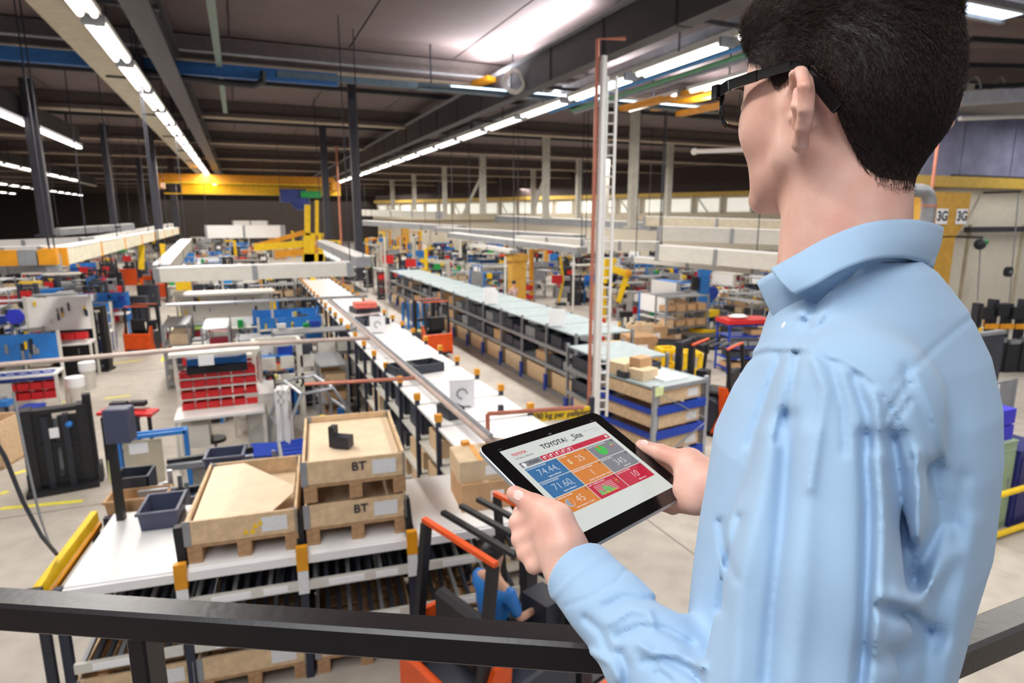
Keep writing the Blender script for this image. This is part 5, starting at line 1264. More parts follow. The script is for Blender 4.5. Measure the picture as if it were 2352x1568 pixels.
def worker(name, label, loc, rz, shirt, trousers, sit=False, h=1.0, cap=None):
    """small background figure grown from a jointed skeleton"""
    def limb(mb, pts, rs): mb.tube(pts, rs, 8)
    t = thing(name, label, 'person', loc, rz)
    def skin(nm, chains, m):
        vs = []; es = []; rr = []
        for pts, rs in chains:
            base = len(vs)
            for p, r in zip(pts, rs):
                k = next((i for i, q in enumerate(vs) if (Vector(q)-Vector(p)).length < 1e-4), None)
                if k is None: vs.append(p); rr.append(r); k = len(vs)-1
                if p is not pts[0]: es.append((last, k))
                last = k
        me = bpy.data.meshes.new(nm); me.from_pydata(vs, es, []); o = bpy.data.objects.new(nm, me); COL.objects.link(o)
        sm = o.modifiers.new('skin', 'SKIN'); sl = me.skin_vertices[0].data if me.skin_vertices else None
        if sl is None:
            bm = bmesh.new(); bm.from_mesh(me); bm.verts.layers.skin.verify(); bm.to_mesh(me); bm.free(); sl = me.skin_vertices[0].data
        for i, r in enumerate(rr): sl[i].radius = (r, r)
        sl[0].use_root = True
        o.modifiers.new('sub', 'SUBSURF').levels = 1
        dg = bpy.context.evaluated_depsgraph_get(); m2 = bpy.data.meshes.new_from_object(o.evaluated_get(dg)); bpy.data.objects.remove(o, do_unlink=True)
        m2.materials.clear(); m2.materials.append(m); m2.shade_smooth(); oo = bpy.data.objects.new(nm, m2); COL.objects.link(oo); oo.parent = t; return oo
    hz = .0 if sit else .92
    sh = hz+.50
    sk = mat('skin far', (208, 160, 138), .6)
    skin('body', [([(0, 0, sh), (0, .01, sh+.12), (0, .02, sh+.22), (0, .02, sh+.3)], [.06, .055, .085, .08]), ([(0, 0, sh), (.2, 0, sh-.02), (.25, .08, sh-.28), (.2, .3, sh-.32)], [.06, .05, .04, .035]), ([(0, 0, sh), (-.2, 0, sh-.02), (-.25, .08, sh-.28), (-.2, .3, sh-.32)], [.06, .05, .04, .035])], sk)
    skin('shirt', [([(0, 0, hz), (0, 0, hz+.25), (0, 0, sh-.04)], [.14, .14, .13]), ([(0, 0, sh-.04), (.2, 0, sh-.03), (.25, .07, sh-.26)], [.13, .075, .055]), ([(0, 0, sh-.04), (-.2, 0, sh-.03), (-.25, .07, sh-.26)], [.13, .075, .055])], shirt)
    if sit: skin('trousers', [([(0, 0, hz), (.1, .2, .02), (.12, .42, .0), (.12, .45, -.3)], [.14, .09, .07, .05]), ([(0, 0, hz), (-.1, .2, .02), (-.12, .42, .0), (-.12, .45, -.3)], [.14, .09, .07, .05])], trousers)
    else: skin('trousers', [([(0, 0, hz), (.09, 0, .82), (.1, .02, .48), (.1, 0, .1)], [.13, .09, .07, .05]), ([(0, 0, hz), (-.09, 0, .82), (-.1, .02, .48), (-.1, 0, .1)], [.13, .09, .07, .05])], trousers)
    if not sit:
        for x in (-.1, .1): MB().box(x, .05, .05, .1, .26, .1).build('shoe', M_black, t, bevel=.02)
    MB().ball((0, 0, sh+.29), .105, 10, (1, 1.05, .8)).build('hair', cap or M_black, t, smooth=True)
    t.scale = (h, h, h)
    return t
bpy.data.objects.remove(dv, do_unlink=True)
worker('person', 'worker in blue sleeves seated in the truck before the flow rack', tuple(Vector((1.43, 3.68, .83))), -1.25, M_lblue, M_dsteel, True, .8)
Mnav = mat('navy workwear', (34, 44, 110), .8); Mgr = mat('grey workwear', (70, 76, 92), .8); Mtl = mat('teal workwear', (40, 150, 130), .8)
for px, py, rz, sh_, l, cap in ((452, 632, .6, Mnav, 'standing worker in navy clothes left of the tall gas stands', None), (585, 612, -1.2, Mgr, 'worker in grey bending at the pale board under the jib', None), (1180, 735, .4, mat('pink grey shirt', (200, 170, 170), .8), 'worker in a pale shirt and dark cap before the ochre column', M_black),
                                (1047, 672, 2.2, Mtl, 'worker in a teal jacket among the black masts', None), (715, 640, 1.0, Mgr, 'worker in grey behind the crossing trunking', None)):
    g = G(px, py, 0); worker('person', l, tuple(g), rz, sh_, Mgr, False, .82, cap)
# ------------------------------------------------------------------ the many stations filling the hall
TAKEN = [Vector((o.location.x, o.location.y, 0)) for o in COL.objects if o.parent is None and o.get('category') and o.location.z < .4 and o.location.length > 3]
scatter(110, (835, 585, 1330, 712), [k_mast, k_mast, k_mast, k_bench, k_shelf, k_mach, k_sign, k_post], 1, .6)
scatter(110, (830, 535, 1500, 600), [k_mast, k_shelf, k_bench, k_mach, k_goods, k_sign, k_post], 2, .8)
scatter(80, (1330, 600, 1790, 700), [k_shelf, k_shelf, k_goods, k_mach, k_bench, k_mast], 3, .65)
scatter(36, (1400, 690, 1790, 800), [k_shelf, k_goods, k_mach, k_bench], 8, .7)
scatter(100, (-20, 555, 385, 690), [k_bench, k_shelf, k_truck, k_mach, k_mast, k_sign], 4, .7)
scatter(80, (400, 555, 800, 640), [k_bench, k_shelf, k_mast, k_mach, k_truck, k_goods, k_post], 5, .7)
scatter(44, (410, 640, 740, 760), [k_bench, k_mast, k_mach, k_shelf, k_mast, k_goods, k_mach], 6, .6)
scatter(24, (400, 760, 780, 960), [k_bench, k_mach, k_shelf, k_goods], 12, .5)
scatter(80, (-20, 516, 800, 552), [k_bench, k_shelf, k_mach, k_post, k_goods, k_truck], 7, 1.3)
scatter(60, (830, 516, 1500, 540), [k_bench, k_shelf, k_mach, k_post, k_goods], 9, 1.3)
scatter(50, (-20, 690, 260, 860), [k_bench, k_shelf, k_mast, k_mach], 10, .6)
# ================================================================== THE MAN AND THE TABLET
# modelling frame: x right, y away, z up, origin at eye height, turned to the man's direction
_ef = Vector((ray(1960, 500).x, ray(1960, 500).y, 0)).normalized()
_er = Vector((_ef.y, -_ef.x, 0))
EF, ER = np.array(_ef), np.array(_er)
def toU(w):
    w = np.array(w)-np.array(EYEP); return np.array([w@ER, w@EF, w[2]])
def toW(V):
    V = np.asarray(V, float); return np.array(EYEP)+np.outer(V[:, 0], ER)+np.outer(V[:, 1], EF)+np.outer(V[:, 2], [0, 0, 1])
def Q(px, py, zc): return toU(Pc(px, py, zc))
_RG, _DN, _FW = (np.array(v) for v in (RGT, DWN, FWD))
_A = np.stack([ER, EF, np.array([0, 0, 1.])])   # rows: U axes in world
_PR = (_A@_RG, _A@_DN, _A@_FW)
def proj(P):
    x = P@_PR[0]; y = P@_PR[1]; z = P@_PR[2]
    return CX+FPX*x/z, CY+FPX*y/z, z
def smin(a, b, k):
    h = np.clip(.5+.5*(b-a)/k, 0, 1); return b*(1-h)+a*h-k*h*(1-h)
def smax(a, b, k): return -smin(-a, -b, k)
def cap(P, a, b, ra, rb):
    a = np.asarray(a, float); b = np.asarray(b, float); ab = b-a
    t = np.clip((P-a)@ab/(ab@ab), 0, 1)
    return np.linalg.norm(P-a-t[:, None]*ab, axis=1)-(ra+(rb-ra)*t)
def chain(P, pts, rs, k=.006):
    d = None
    for i in range(len(pts)-1):
        e = cap(P, pts[i], pts[i+1], rs[i], rs[i+1]); d = e if d is None else smin(d, e, k)
    return d
def ell(P, c, ax, r):
    q = (P-np.asarray(c))@np.asarray(ax).T; r = np.asarray(r, float)
    k0 = np.linalg.norm(q/r, axis=1); k1 = np.linalg.norm(q/(r*r), axis=1)+1e-9
    return k0*(k0-1)/k1
def surface_net(fn, lo, hi, h, blk=8):
    lo = np.asarray(lo, float); n = np.ceil((np.asarray(hi)-lo)/h/blk).astype(int)*blk+1
    vol = np.ones(n, np.float32)
    nb = (n-1)//blk
    bi = np.stack(np.meshgrid(*[np.arange(k) for k in nb], indexing='ij'), -1).reshape(-1, 3)
    ctr = lo+(bi+.5)*blk*h
    dc = np.concatenate([fn(ctr[i:i+20000]) for i in range(0, len(ctr), 20000)])
    act = bi[np.abs(dc) < blk*h*1.25+.012]
    ins = bi[dc <= -(blk*h*1.25+.012)]
    for b in ins: vol[b[0]*blk:b[0]*blk+blk+1, b[1]*blk:b[1]*blk+blk+1, b[2]*blk:b[2]*blk+blk+1] = -1
    o = np.stack(np.meshgrid(*[np.arange(blk+1)]*3, indexing='ij'), -1).reshape(-1, 3)
    B = 400
    for s in range(0, len(act), B):
        a = act[s:s+B]; idx = (a[:, None, :]*blk+o[None]).reshape(-1, 3)
        d = fn(lo+idx*h).astype(np.float32)
        vol[idx[:, 0], idx[:, 1], idx[:, 2]] = d
    I = vol < 0
    c = np.zeros(tuple(n-1), np.uint8)
    for dx in (0, 1):
        for dy in (0, 1):
            for dz in (0, 1): c += I[dx:n[0]-1+dx, dy:n[1]-1+dy, dz:n[2]-1+dz]
    cells = np.argwhere((c > 0) & (c < 8))
    del c
    cid = -np.ones(tuple(n-1), np.int32); cid[cells[:, 0], cells[:, 1], cells[:, 2]] = np.arange(len(cells))
    acc = np.zeros((len(cells), 3)); cnt = np.zeros(len(cells))
    cr = [(x, y, z) for x in (0, 1) for y in (0, 1) for z in (0, 1)]
    for a in cr:
        for ax in range(3):
            if a[ax]: continue
            b = list(a); b[ax] = 1
            va = vol[cells[:, 0]+a[0], cells[:, 1]+a[1], cells[:, 2]+a[2]]; vb = vol[cells[:, 0]+b[0], cells[:, 1]+b[1], cells[:, 2]+b[2]]
            m = (va < 0) != (vb < 0); t = np.where(m, va/(va-vb+1e-12), 0)
            p = np.array(a, float)[None]+np.zeros((len(cells), 3)); p[:, ax] += t
            acc[m] += p[m]; cnt += m
    V = lo+(cells+acc/cnt[:, None])*h
    F = []
    for ax in range(3):
        u, v = (ax+1) % 3, (ax+2) % 3
        sl0 = [slice(None)]*3; sl1 = [slice(None)]*3; sl0[ax] = slice(0, -1); sl1[ax] = slice(1, None)
        ch = np.argwhere(I[tuple(sl0)] != I[tuple(sl1)])
        ch = ch[(ch[:, u] > 0) & (ch[:, v] > 0) & (ch[:, u] < n[u]-1) & (ch[:, v] < n[v]-1)]
        flip = I[ch[:, 0], ch[:, 1], ch[:, 2]]
        q = []
        for du, dv in ((1, 1), (0, 1), (0, 0), (1, 0)):
            k = ch.copy(); k[:, u] -= du; k[:, v] -= dv; q.append(cid[k[:, 0], k[:, 1], k[:, 2]])
        q = np.stack(q, 1); q[~flip] = q[~flip][:, ::-1]; F.append(q)
    F = np.concatenate(F); F = F[(F >= 0).all(1)]
    return V, F
def np_mesh(name, V, F, m, parent=None, smooth=True):
    me = bpy.data.meshes.new(name); k = F.shape[1]
    me.vertices.add(len(V)); me.vertices.foreach_set('co', np.ascontiguousarray(V, np.float32).ravel())
    me.loops.add(F.size); me.loops.foreach_set('vertex_index', np.ascontiguousarray(F, np.int32).ravel())
    me.polygons.add(len(F)); me.polygons.foreach_set('loop_start', np.arange(0, F.size, k, dtype=np.int32))
    me.materials.append(m); me.update(calc_edges=True); me.validate()
    if smooth: me.shade_smooth()
    o = bpy.data.objects.new(name, me); COL.objects.link(o)
    if parent is not None: o.parent = parent
    return o

# ---- head frame
HC = Q(1922, 240, .640)                       # centre of the skull
aH = math.radians(36); pt = math.radians(1)
f0 = np.array([-math.cos(aH), math.sin(aH), 0.]); LH = np.array([-math.sin(aH), -math.cos(aH), 0.]); u0 = np.array([0, 0, 1.])
FH = f0*math.cos(pt)-u0*math.sin(pt); UH = u0*math.cos(pt)+f0*math.sin(pt)
AX = np.stack([FH, LH, UH])
def Hh(f, l, u): return HC+FH*f+LH*l+UH*u
def hloc(P): return (P-HC)@AX.T
# ---- body frame
aB = math.radians(16)
FB = np.array([-math.cos(aB), math.sin(aB), 0.]); LB = np.array([-math.sin(aB), -math.cos(aB), 0.])
SH_L = Q(1962, 930, .505); EL_L = Q(1765, 1800, .475); WR_L = Q(1318, 1322, .672)
NB = Q(1950, 640, .63)
SH_R = NB-LB*.17-np.array([0, 0, .07]); EL_R = SH_R+np.array([.02, .05, -.30]); WR_R = Q(1652, 1122, .815)

def head_sdf(P):
    q = hloc(P); f, l, u = q[:, 0], q[:, 1], q[:, 2]; al = np.abs(l)
    S = np.stack([f, al, u], 1); I3 = np.eye(3)
    d = ell(S, (-.001, 0, .030), I3, (.093, .074, .088))          # cranium
    d = smin(d, ell(S, (-.042, 0, -.008), I3, (.048, .056, .062)), .03)   # occiput
    d = smin(d, ell(S, (.045, 0, .012), I3, (.046, .060, .075)), .025)    # forehead and upper face
    d = smin(d, ell(S, (.046, 0, -.042), I3, (.044, .056, .060)), .02)    # lower face
    d = smin(d, cap(S, (.0, .052, -.045), (.068, .018, -.092), .016, .016), .022)     # jaw
    d = smin(d, cap(S, (-.002, .058, -.01), (.0, .055, -.052), .014, .014), .02)
    d = smin(d, ell(S, (.084, 0, -.093), I3, (.016, .020, .014)), .015)   # chin
    d = smin(d, ell(S, (.050, .046, -.018), I3, (.024, .016, .022)), .025)  # cheekbone
    d = smin(d, cap(S, (.084, .006, .028), (.070, .034, .026), .008, .007), .012) # brow
    e = cap(S, (.092, 0, .018), (.109, 0, -.016), .006, .009); e = smin(e, ell(S, (.097, .010, -.021), I3, (.011, .009, .008)), .008)
    d = smin(d, e, .010)                                                  # nose
    d = smax(d, -ell(S, (.094, .031, .008), I3, (.010, .017, .011)), .010)   # sockets
    d = smin(d, ell(S, (.082, .031, .008), I3, (.012, .013, .010)), .004)    # eyelids
    d = smin(d, cap(S, (.093, .0, -.050), (.085, .018, -.052), .006, .004), .006)    # lips
    d = smin(d, cap(S, (.091, .0, -.060), (.084, .015, -.059), .006, .004), .005)
    return d
# ear (left and right), helix, antihelix, lobe, concha
def ear_sdf(P):
    return np.minimum(ear_one(P, 1), ear_one(P, -1))
def ear_one(P, sg):
    q = hloc(P); S = np.stack([q[:, 0], q[:, 1]*sg, q[:, 2]], 1)
    # ear plane leans out and back
    c = np.array([-.018, .074 if sg > 0 else .066, -.016]); ph = math.radians(40 if sg > 0 else 14)
    ex = np.array([-math.cos(ph), math.sin(ph), 0]); en = np.array([math.sin(ph), math.cos(ph), 0]); ez = np.array([-.15, 0, .988])
    T = S-c; a, b, n = T@ex/1.55, T@ez/.96, T@en/1.2
    E = np.stack([a, n, b], 1)
    pts = [(.000, .000, .004), (-.006, .004, .020), (.006, .006, .034), (.022, .006, .034), (.032, .005, .020), (.030, .004, .000), (.022, .003, -.016), (.012, .001, -.030)]
    rs = [.0035, .0042, .0045, .0045, .0045, .004, .004, .006]
    d = chain(E, pts, rs, .003)
    d = smin(d, ell(E, (.014, -.001, .004), np.eye(3), (.019, .0045, .030)), .004)
    d = smin(d, ell(E, (.008, .000, -.028), np.eye(3), (.009, .005, .010)), .005)
    d = smin(d, chain(E, [(.018, .006, .020), (.021, .007, .004), (.012, .004, -.014)], [.0035, .004, .0035], .003), .004)
    d = smax(d, -ell(E, (.008, .009, .004), np.eye(3), (.010, .009, .014)), .003)
    d = smax(d, -ell(E, (.013, .010, .026), np.eye(3), (.010, .008, .006)), .003)
    d = smin(d, cap(S, (-.024, .064, .006), (-.024, .064, -.026), .010, .008), .006)
    d = smin(d, ell(E, (-.006, .002, -.004), np.eye(3), (.005, .005, .006)), .004)
    return d
TAB_O = np.array([-.042, .132, .783]); TAB_W = np.array([.705, -.104, .70]); TAB_V = np.array([.64, .52, -.57])
def Cc(x, y, z): return toU(EYEP+RGT*x+DWN*y+FWD*z)
# left hand
LHp = {}
H_L = dict(
    wrist=Q(1312, 1306, .680), palm0=Q(1292, 1262, .688), pal1=Q(1262, 1215, .700),
    th0=Q(1300, 1245, .675), th1=Q(1282, 1192, .690), th2=Q(1228, 1160, .716), th3=Q(1182, 1134, .738))
FING_L = [  # MCP, PIP, DIP, tip
    ([(1262, 1185, .705), (1190, 1200, .728), (1196, 1178, .765), (1240, 1150, .785)], [.0125, .0108, .0092, .0082]),
    ([(1262, 1212, .700), (1196, 1238, .718), (1205, 1212, .760), (1262, 1178, .778)], [.0125, .0108, .0092, .0082]),
    ([(1270, 1240, .695), (1208, 1270, .708), (1218, 1240, .748), (1275, 1205, .766)], [.0120, .0102, .0090, .0080]),
    ([(1280, 1265, .690), (1226, 1298, .698), (1240, 1268, .730), (1285, 1240, .748)], [.0112, .0094, .0080, .0072])]
FING_R = [
    ([(1590, 1055, .850), (1545, 1075, .905), (1490, 1065, .925), (1440, 1060, .930)], [.0120, .0104, .0090, .0080]),
    ([(1590, 1090, .838), (1540, 1110, .892), (1480, 1100, .912), (1425, 1090, .918)], [.0120, .0104, .0090, .0080]),
    ([(1590, 1122, .826), (1535, 1142, .876), (1480, 1130, .896), (1430, 1120, .902)], [.0115, .0100, .0088, .0078]),
    ([(1592, 1150, .815), (1545, 1166, .856), (1500, 1155, .876), (1455, 1145, .882)], [.0105, .0090, .0078, .0070])]
def hands_sdf(P):
    h = H_L
    d = chain(P, [h['wrist'], h['palm0'], h['pal1']], [.0255, .026, .022], .01)
    for pts, rs in FING_L:
        pp = [Q(*p) for p in pts]
        d = smin(d, cap(P, h['palm0']*.5+h['wrist']*.5, pp[0], .014, rs[0]+.002), .012)
        d = smin(d, chain(P, pp, rs, .003), .007)
    d = smin(d, chain(P, [h['th0'], h['th1'], h['th2'], h['th3']], [.019, .0165, .0120, .0100], .006), .012)
    # tendons on the back of the hand
    for pts, rs in FING_L:
        a = Q(*pts[0]); w = h['wrist']; m = a*.75+w*.25; off = np.array([.0, -.0065, .0085])
        d = smin(d, cap(P, a+off, w+off*.8, .0036, .0028), .008)
    # right hand
    w = Q(1655, 1128, .812)
    r = chain(P, [w, Q(1612, 1105, .832), Q(1588, 1092, .842)], [.026, .026, .022], .01)
    for pts, rs in FING_R:
        pp = [Q(*p) for p in pts]
        r = smin(r, cap(P, Q(1630, 1115, .822), pp[0], .015, rs[0]+.002), .012)
        r = smin(r, chain(P, pp, rs, .003), .006)
    r = smin(r, chain(P, [Q(1632, 1098, .822), Q(1572, 1060, .856), Q(1518, 1040, .886), Q(1474, 1024, .908)], [.0205, .0155, .0115, .0095], .006), .012)
    r = smin(r, ell(P, Q(1600, 1135, .826), np.eye(3), (.03, .024, .026)), .015)
    return np.minimum(d, r)
def arms_core(P):
    d = chain(P, [SH_L, EL_L, WR_L, H_L['wrist']], [.045, .036, .024, .0245], .02)
    d = np.minimum(d, chain(P, [SH_R, EL_R, WR_R, Q(1655, 1128, .812)], [.045, .036, .024, .025], .02))
    return d
NK0 = Hh(-.022, 0, -.045); NK1 = NB+np.array([.0, .0, -.02])
def neck_sdf(P):
    d = cap(P, NK0, NK1, .051, .052)
    for s in (-1, 1):
        d = smin(d, cap(P, Hh(-.018, .048*s, -.055), NB+FB*.036+LB*.02*s-np.array([0, 0, .03]), .014, .012), .02)
    d = smin(d, cap(P, Hh(.012, 0, -.080), NB+FB*.034-np.array([0, 0, .02]), .03, .03), .03)
    return d
def torso_core(P):
    d = cap(P, NB+LB*.12-np.array([0, 0, .055]), NB-LB*.13-np.array([0, 0, .055]), .035, .035)
    d = smin(d, cap(P, NB-np.array([0, 0, .1]), NB-np.array([0, 0, .45])+FB*.0, .085, .08), .05)
    return d
def body_sdf(P):
    n = len(P); out = np.full(n, 1.0)
    # cull by coarse distance so that each piece is evaluated only near itself
    hd = np.linalg.norm(P-Hh(0, 0, -.03), axis=1) < .26
    hl = np.linalg.norm(P-Q(1255, 1200, .71), axis=1) < .16; hr = np.linalg.norm(P-Q(1560, 1100, .86), axis=1) < .18
    d = smin(torso_core(P), arms_core(P), .02); d = smin(d, neck_sdf(P), .03)
    if hd.any():
        Ph = P[hd]; e = smin(head_sdf(Ph), neck_sdf(Ph), .022); e = smin(e, ear_sdf(Ph), .003); d[hd] = smin(d[hd], e, .01)
    m = hl | hr
    low = (P[:, 2] < NB[2]-.008) & ~(((P-CUFF_L)@CAX > -.012) & (np.linalg.norm(P-CUFF_L, axis=1) < .25)) & (np.linalg.norm(P-Q(1560, 1100, .86), axis=1) > .14)
    if low.any(): d[low] = np.maximum(d[low], shirt_solid(P[low])[0]+.006)
    if m.any(): d[m] = smin(d[m], hands_sdf(P[m]), .012)
    return d

# ---- shirt
prof = [(575, 1986, .035, .045), (620, 1986, .060, .070), (700, 1998, .078, .105), (800, 1997, .096, .135), (900, 1976, .112, .150), (1000, 1953, .120, .158), (1200, 1924, .122, .158), (1400, 1885, .116, .155), (1568, 1850, .110, .150), (1900, 1830, .115, .155)]
_pc = np.array([Q(c, py, .62) for py, c, a, b in prof]); _pa = np.array([p[2] for p in prof]); _pb = np.array([p[3] for p in prof])
_zo = -_pc[:, 2]
FOLDS = [  # polyline in the reference view, width px, depth m (+ = valley)
    ([(1812, 960), (1806, 1100), (1792, 1250), (1775, 1400), (1762, 1568)], 21, .0095),
    ([(1770, 1000), (1745, 1150), (1700, 1350), (1690, 1568)], 26, -.006), ([(1860, 1000), (1850, 1200), (1840, 1400), (1820, 1568)], 30, -.005),
    ([(1985, 1000), (1994, 1150), (1992, 1300), (1988, 1420), (1975, 1568)], 16, .012), ([(2020, 1050), (2030, 1200), (2020, 1350), (2010, 1500)], 16, -.006),
    ([(2048, 1010), (2062, 1100), (2070, 1200), (2085, 1290), (2098, 1345)], 24, .019), ([(2105, 1040), (2112, 1130), (2105, 1230)], 12, -.006),
    ([(2140, 1080), (2155, 1150), (2160, 1200), (2128, 1270), (2105, 1330)], 21, .012),
    ([(1690, 832), (1760, 809), (1850, 811), (1930, 835), (2000, 880), (2040, 930), (2075, 990), (2095, 1060)], 7, .0026),
    ([(1690, 822), (1760, 799), (1850, 801), (1935, 825), (2008, 870), (2050, 922), (2086, 985)], 9, -.0012),
    ([(2228, 732), (2150, 795), (2100, 845), (2052, 880)], 6, .0018), ([(1958, 622), (1915, 700), (1866, 782)], 6, .0018),
    ([(1832, 815), (1818, 900), (1785, 1010)], 11, .005), ([(1868, 820), (1895, 900), (1880, 1000), (1860, 1120)], 13, -.004), ([(1962, 868), (1990, 950), (1998, 1030)], 12, .006),
    ([(1790, 825), (1755, 920), (1720, 1020)], 10, .004), ([(1910, 840), (1935, 930), (1940, 1040)], 10, .0035), ([(2010, 900), (2022, 980), (2040, 1060)], 10, -.004),
    ([(2082, 850), (2115, 920), (2150, 1020), (2180, 1120), (2190, 1200)], 15, .0035), ([(2100, 860), (2140, 960), (2170, 1060)], 14, -.003),
    ([(2035, 960), (2060, 920), (2085, 880)], 8, .003), ([(2040, 990), (2070, 950), (2090, 920)], 7, .003),
    ([(2030, 1398), (2085, 1412), (2128, 1448)], 16, .013), ([(2025, 1370), (2090, 1372), (2140, 1340), (2190, 1270)], 22, -.006), ([(2000, 1500), (2080, 1510), (2150, 1460)], 30, .006),
    ([(1655, 1200), (1662, 1260), (1690, 1330)], 10, .004), ([(1700, 1190), (1672, 1290), (1655, 1400)], 12, .005), ([(2210, 1100), (2190, 1250), (2150, 1400), (2120, 1568)], 22, .004), ([(2240, 1200), (2200, 1400), (2170, 1568)], 20, -.003),
    # sleeve creases on the forearm
    ([(1392, 1392), (1432, 1372), (1500, 1378), (1560, 1400)], 9, .005), ([(1400, 1430), (1450, 1398), (1490, 1405), (1500, 1440)], 10, -.005), ([(1418, 1462), (1465, 1440), (1530, 1445), (1590, 1480)], 9, .006),
    ([(1425, 1500), (1440, 1530), (1442, 1568)], 12, .007), ([(1470, 1480), (1500, 1500), (1560, 1500), (1610, 1530)], 11, -.006), ([(1480, 1520), (1530, 1515), (1580, 1540), (1610, 1568)], 9, .006), ([(1510, 1540), (1540, 1568)], 9, .005), ([(1268, 1372), (1300, 1340), (1360, 1290), (1404, 1262)], 5, -.0012),
    ([(1345, 1420), (1380, 1450), (1400, 1500)], 10, .004), ([(1360, 1500), (1400, 1520), (1420, 1560)], 10, -.004), ([(1300, 1392), (1355, 1372), (1415, 1335), (1440, 1305)], 3.5, .0016),
    # under the collar
    ([(1870, 690), (1900, 660), (1960, 628)], 13, .008), ([(1850, 740), (1880, 700), (1900, 690)], 10, .006), ([(1840, 720), (1875, 735), (1915, 700)], 12, -.004),
]
def seg_d(x, y, poly):
    d = np.full(x.shape, 1e9)
    for (x0, y0), (x1, y1) in zip(poly[:-1], poly[1:]):
        dx, dy = x1-x0, y1-y0; L2 = dx*dx+dy*dy; t = np.clip(((x-x0)*dx+(y-y0)*dy)/L2, 0, 1)
        d = np.minimum(d, (x-x0-t*dx)**2+(y-y0-t*dy)**2)
    return d
def fold_disp(P):
    x, y, z = proj(P); out = np.zeros(len(P))
    for poly, w, a in FOLDS:
        xs = [p[0] for p in poly]; ys = [p[1] for p in poly]
        m = (x > min(xs)-3*w) & (x < max(xs)+3*w) & (y > min(ys)-3*w) & (y < max(ys)+3*w)
        if m.any(): out[m] += a*np.exp(-seg_d(x[m], y[m], poly)/(w*w))
    # soft drape ripples
    out += .0012*np.sin(P[:, 0]*70+3*np.sin(P[:, 2]*9))*np.cos(P[:, 1]*55+P[:, 2]*6)
    return out
CUFF_L = Q(1325, 1312, .668)
CAX = CUFF_L-EL_L; CAX = CAX/np.linalg.norm(CAX)
def shirt_solid(P, folds=True):
    zz = -P[:, 2]
    cx = np.interp(zz, _zo, _pc[:, 0]); cy = np.interp(zz, _zo, _pc[:, 1]); ra = np.interp(zz, _zo, _pa); rb = np.interp(zz, _zo, _pb)
    dx, dy = P[:, 0]-cx, P[:, 1]-cy
    pf = dx*FB[0]+dy*FB[1]; pl = dx*LB[0]+dy*LB[1]
    k = np.sqrt((pf/ra)**2+(pl/rb)**2); d = (k-1)*np.minimum(ra, rb)
    d = np.maximum(d, _zo[0]-zz); d = np.maximum(d, zz-_zo[-1]*1.0+.12)
    tz = np.array([0, 0, 1.])
    d = smin(d, cap(P, NB-tz*.045, SH_L+tz*.006, .050, .050), .04)
    d = smin(d, cap(P, NB-tz*.045, SH_R+tz*.012, .05, .056), .04)
    # near sleeve
    s = chain(P, [SH_L, SH_L*.55+EL_L*.45, EL_L], [.060, .067, .062], .02)
    m2 = EL_L*.5+CUFF_L*.5
    s2 = chain(P, [EL_L, m2, CUFF_L], [.050, .0435, .0375], .02)
    ax = (CUFF_L-m2); ax /= np.linalg.norm(ax)
    s2 = smax(s2, (P-CUFF_L)@ax, .002)
    s = smin(s, s2, .012)
    d = smin(d, s, .018)
    # cuff ridge
    t = (P-CUFF_L)@ax
    # far sleeve
    r = chain(P, [SH_R, EL_R, WR_R*.8+EL_R*.2], [.064, .058, .040], .03)
    d = smin(d, r, .02)
    if folds: d = d+fold_disp(P)
    return d, t
def shirt_sdf(P):
    d, t = shirt_solid(P); tz = np.array([0, 0, 1.]); ax = CAX
    # hollow cuff
    d = smax(d, -np.maximum(cap(P, CUFF_L-ax*.04, CUFF_L+ax*.03, .0315, .032), -(t+.03)), .0015)
    # neck opening
    d = smax(d, -cap(P, NB+tz*.12-FB*.0, NB-tz*.0+FB*.004, .060, .056), .004)
    return d

def mat_skin():
    m = bpy.data.materials.new('skin'); m.use_nodes = True; nt = m.node_tree; b = nt.nodes['Principled BSDF']
    tc = nt.nodes.new('ShaderNodeTexCoord')
    n = nt.nodes.new('ShaderNodeTexNoise'); n.inputs['Scale'].default_value = 24; n.inputs['Detail'].default_value = 5
    r = nt.nodes.new('ShaderNodeValToRGB'); r.color_ramp.elements[0].position = .32; r.color_ramp.elements[1].position = .68
    r.color_ramp.elements[0].color = srgb(216, 160, 142)+(1,); r.color_ramp.elements[1].color = srgb(230, 186, 168)+(1,)
    nt.links.new(tc.outputs['Object'], n.inputs['Vector']); nt.links.new(n.outputs['Fac'], r.inputs['Fac']); nt.links.new(r.outputs['Color'], b.inputs['Base Color'])
    n2 = nt.nodes.new('ShaderNodeTexNoise'); n2.inputs['Scale'].default_value = 700; n2.inputs['Detail'].default_value = 3
    bp = nt.nodes.new('ShaderNodeBump'); bp.inputs['Strength'].default_value = .35; bp.inputs['Distance'].default_value = .0006
    nt.links.new(tc.outputs['Object'], n2.inputs['Vector']); nt.links.new(n2.outputs['Fac'], bp.inputs['Height']); nt.links.new(bp.outputs['Normal'], b.inputs['Normal'])
    b.inputs['Roughness'].default_value = .5; b.inputs['Subsurface Weight'].default_value = .18; b.inputs['Subsurface Radius'].default_value = (.010, .004, .002); b.inputs['Subsurface Scale'].default_value = .6
    return m
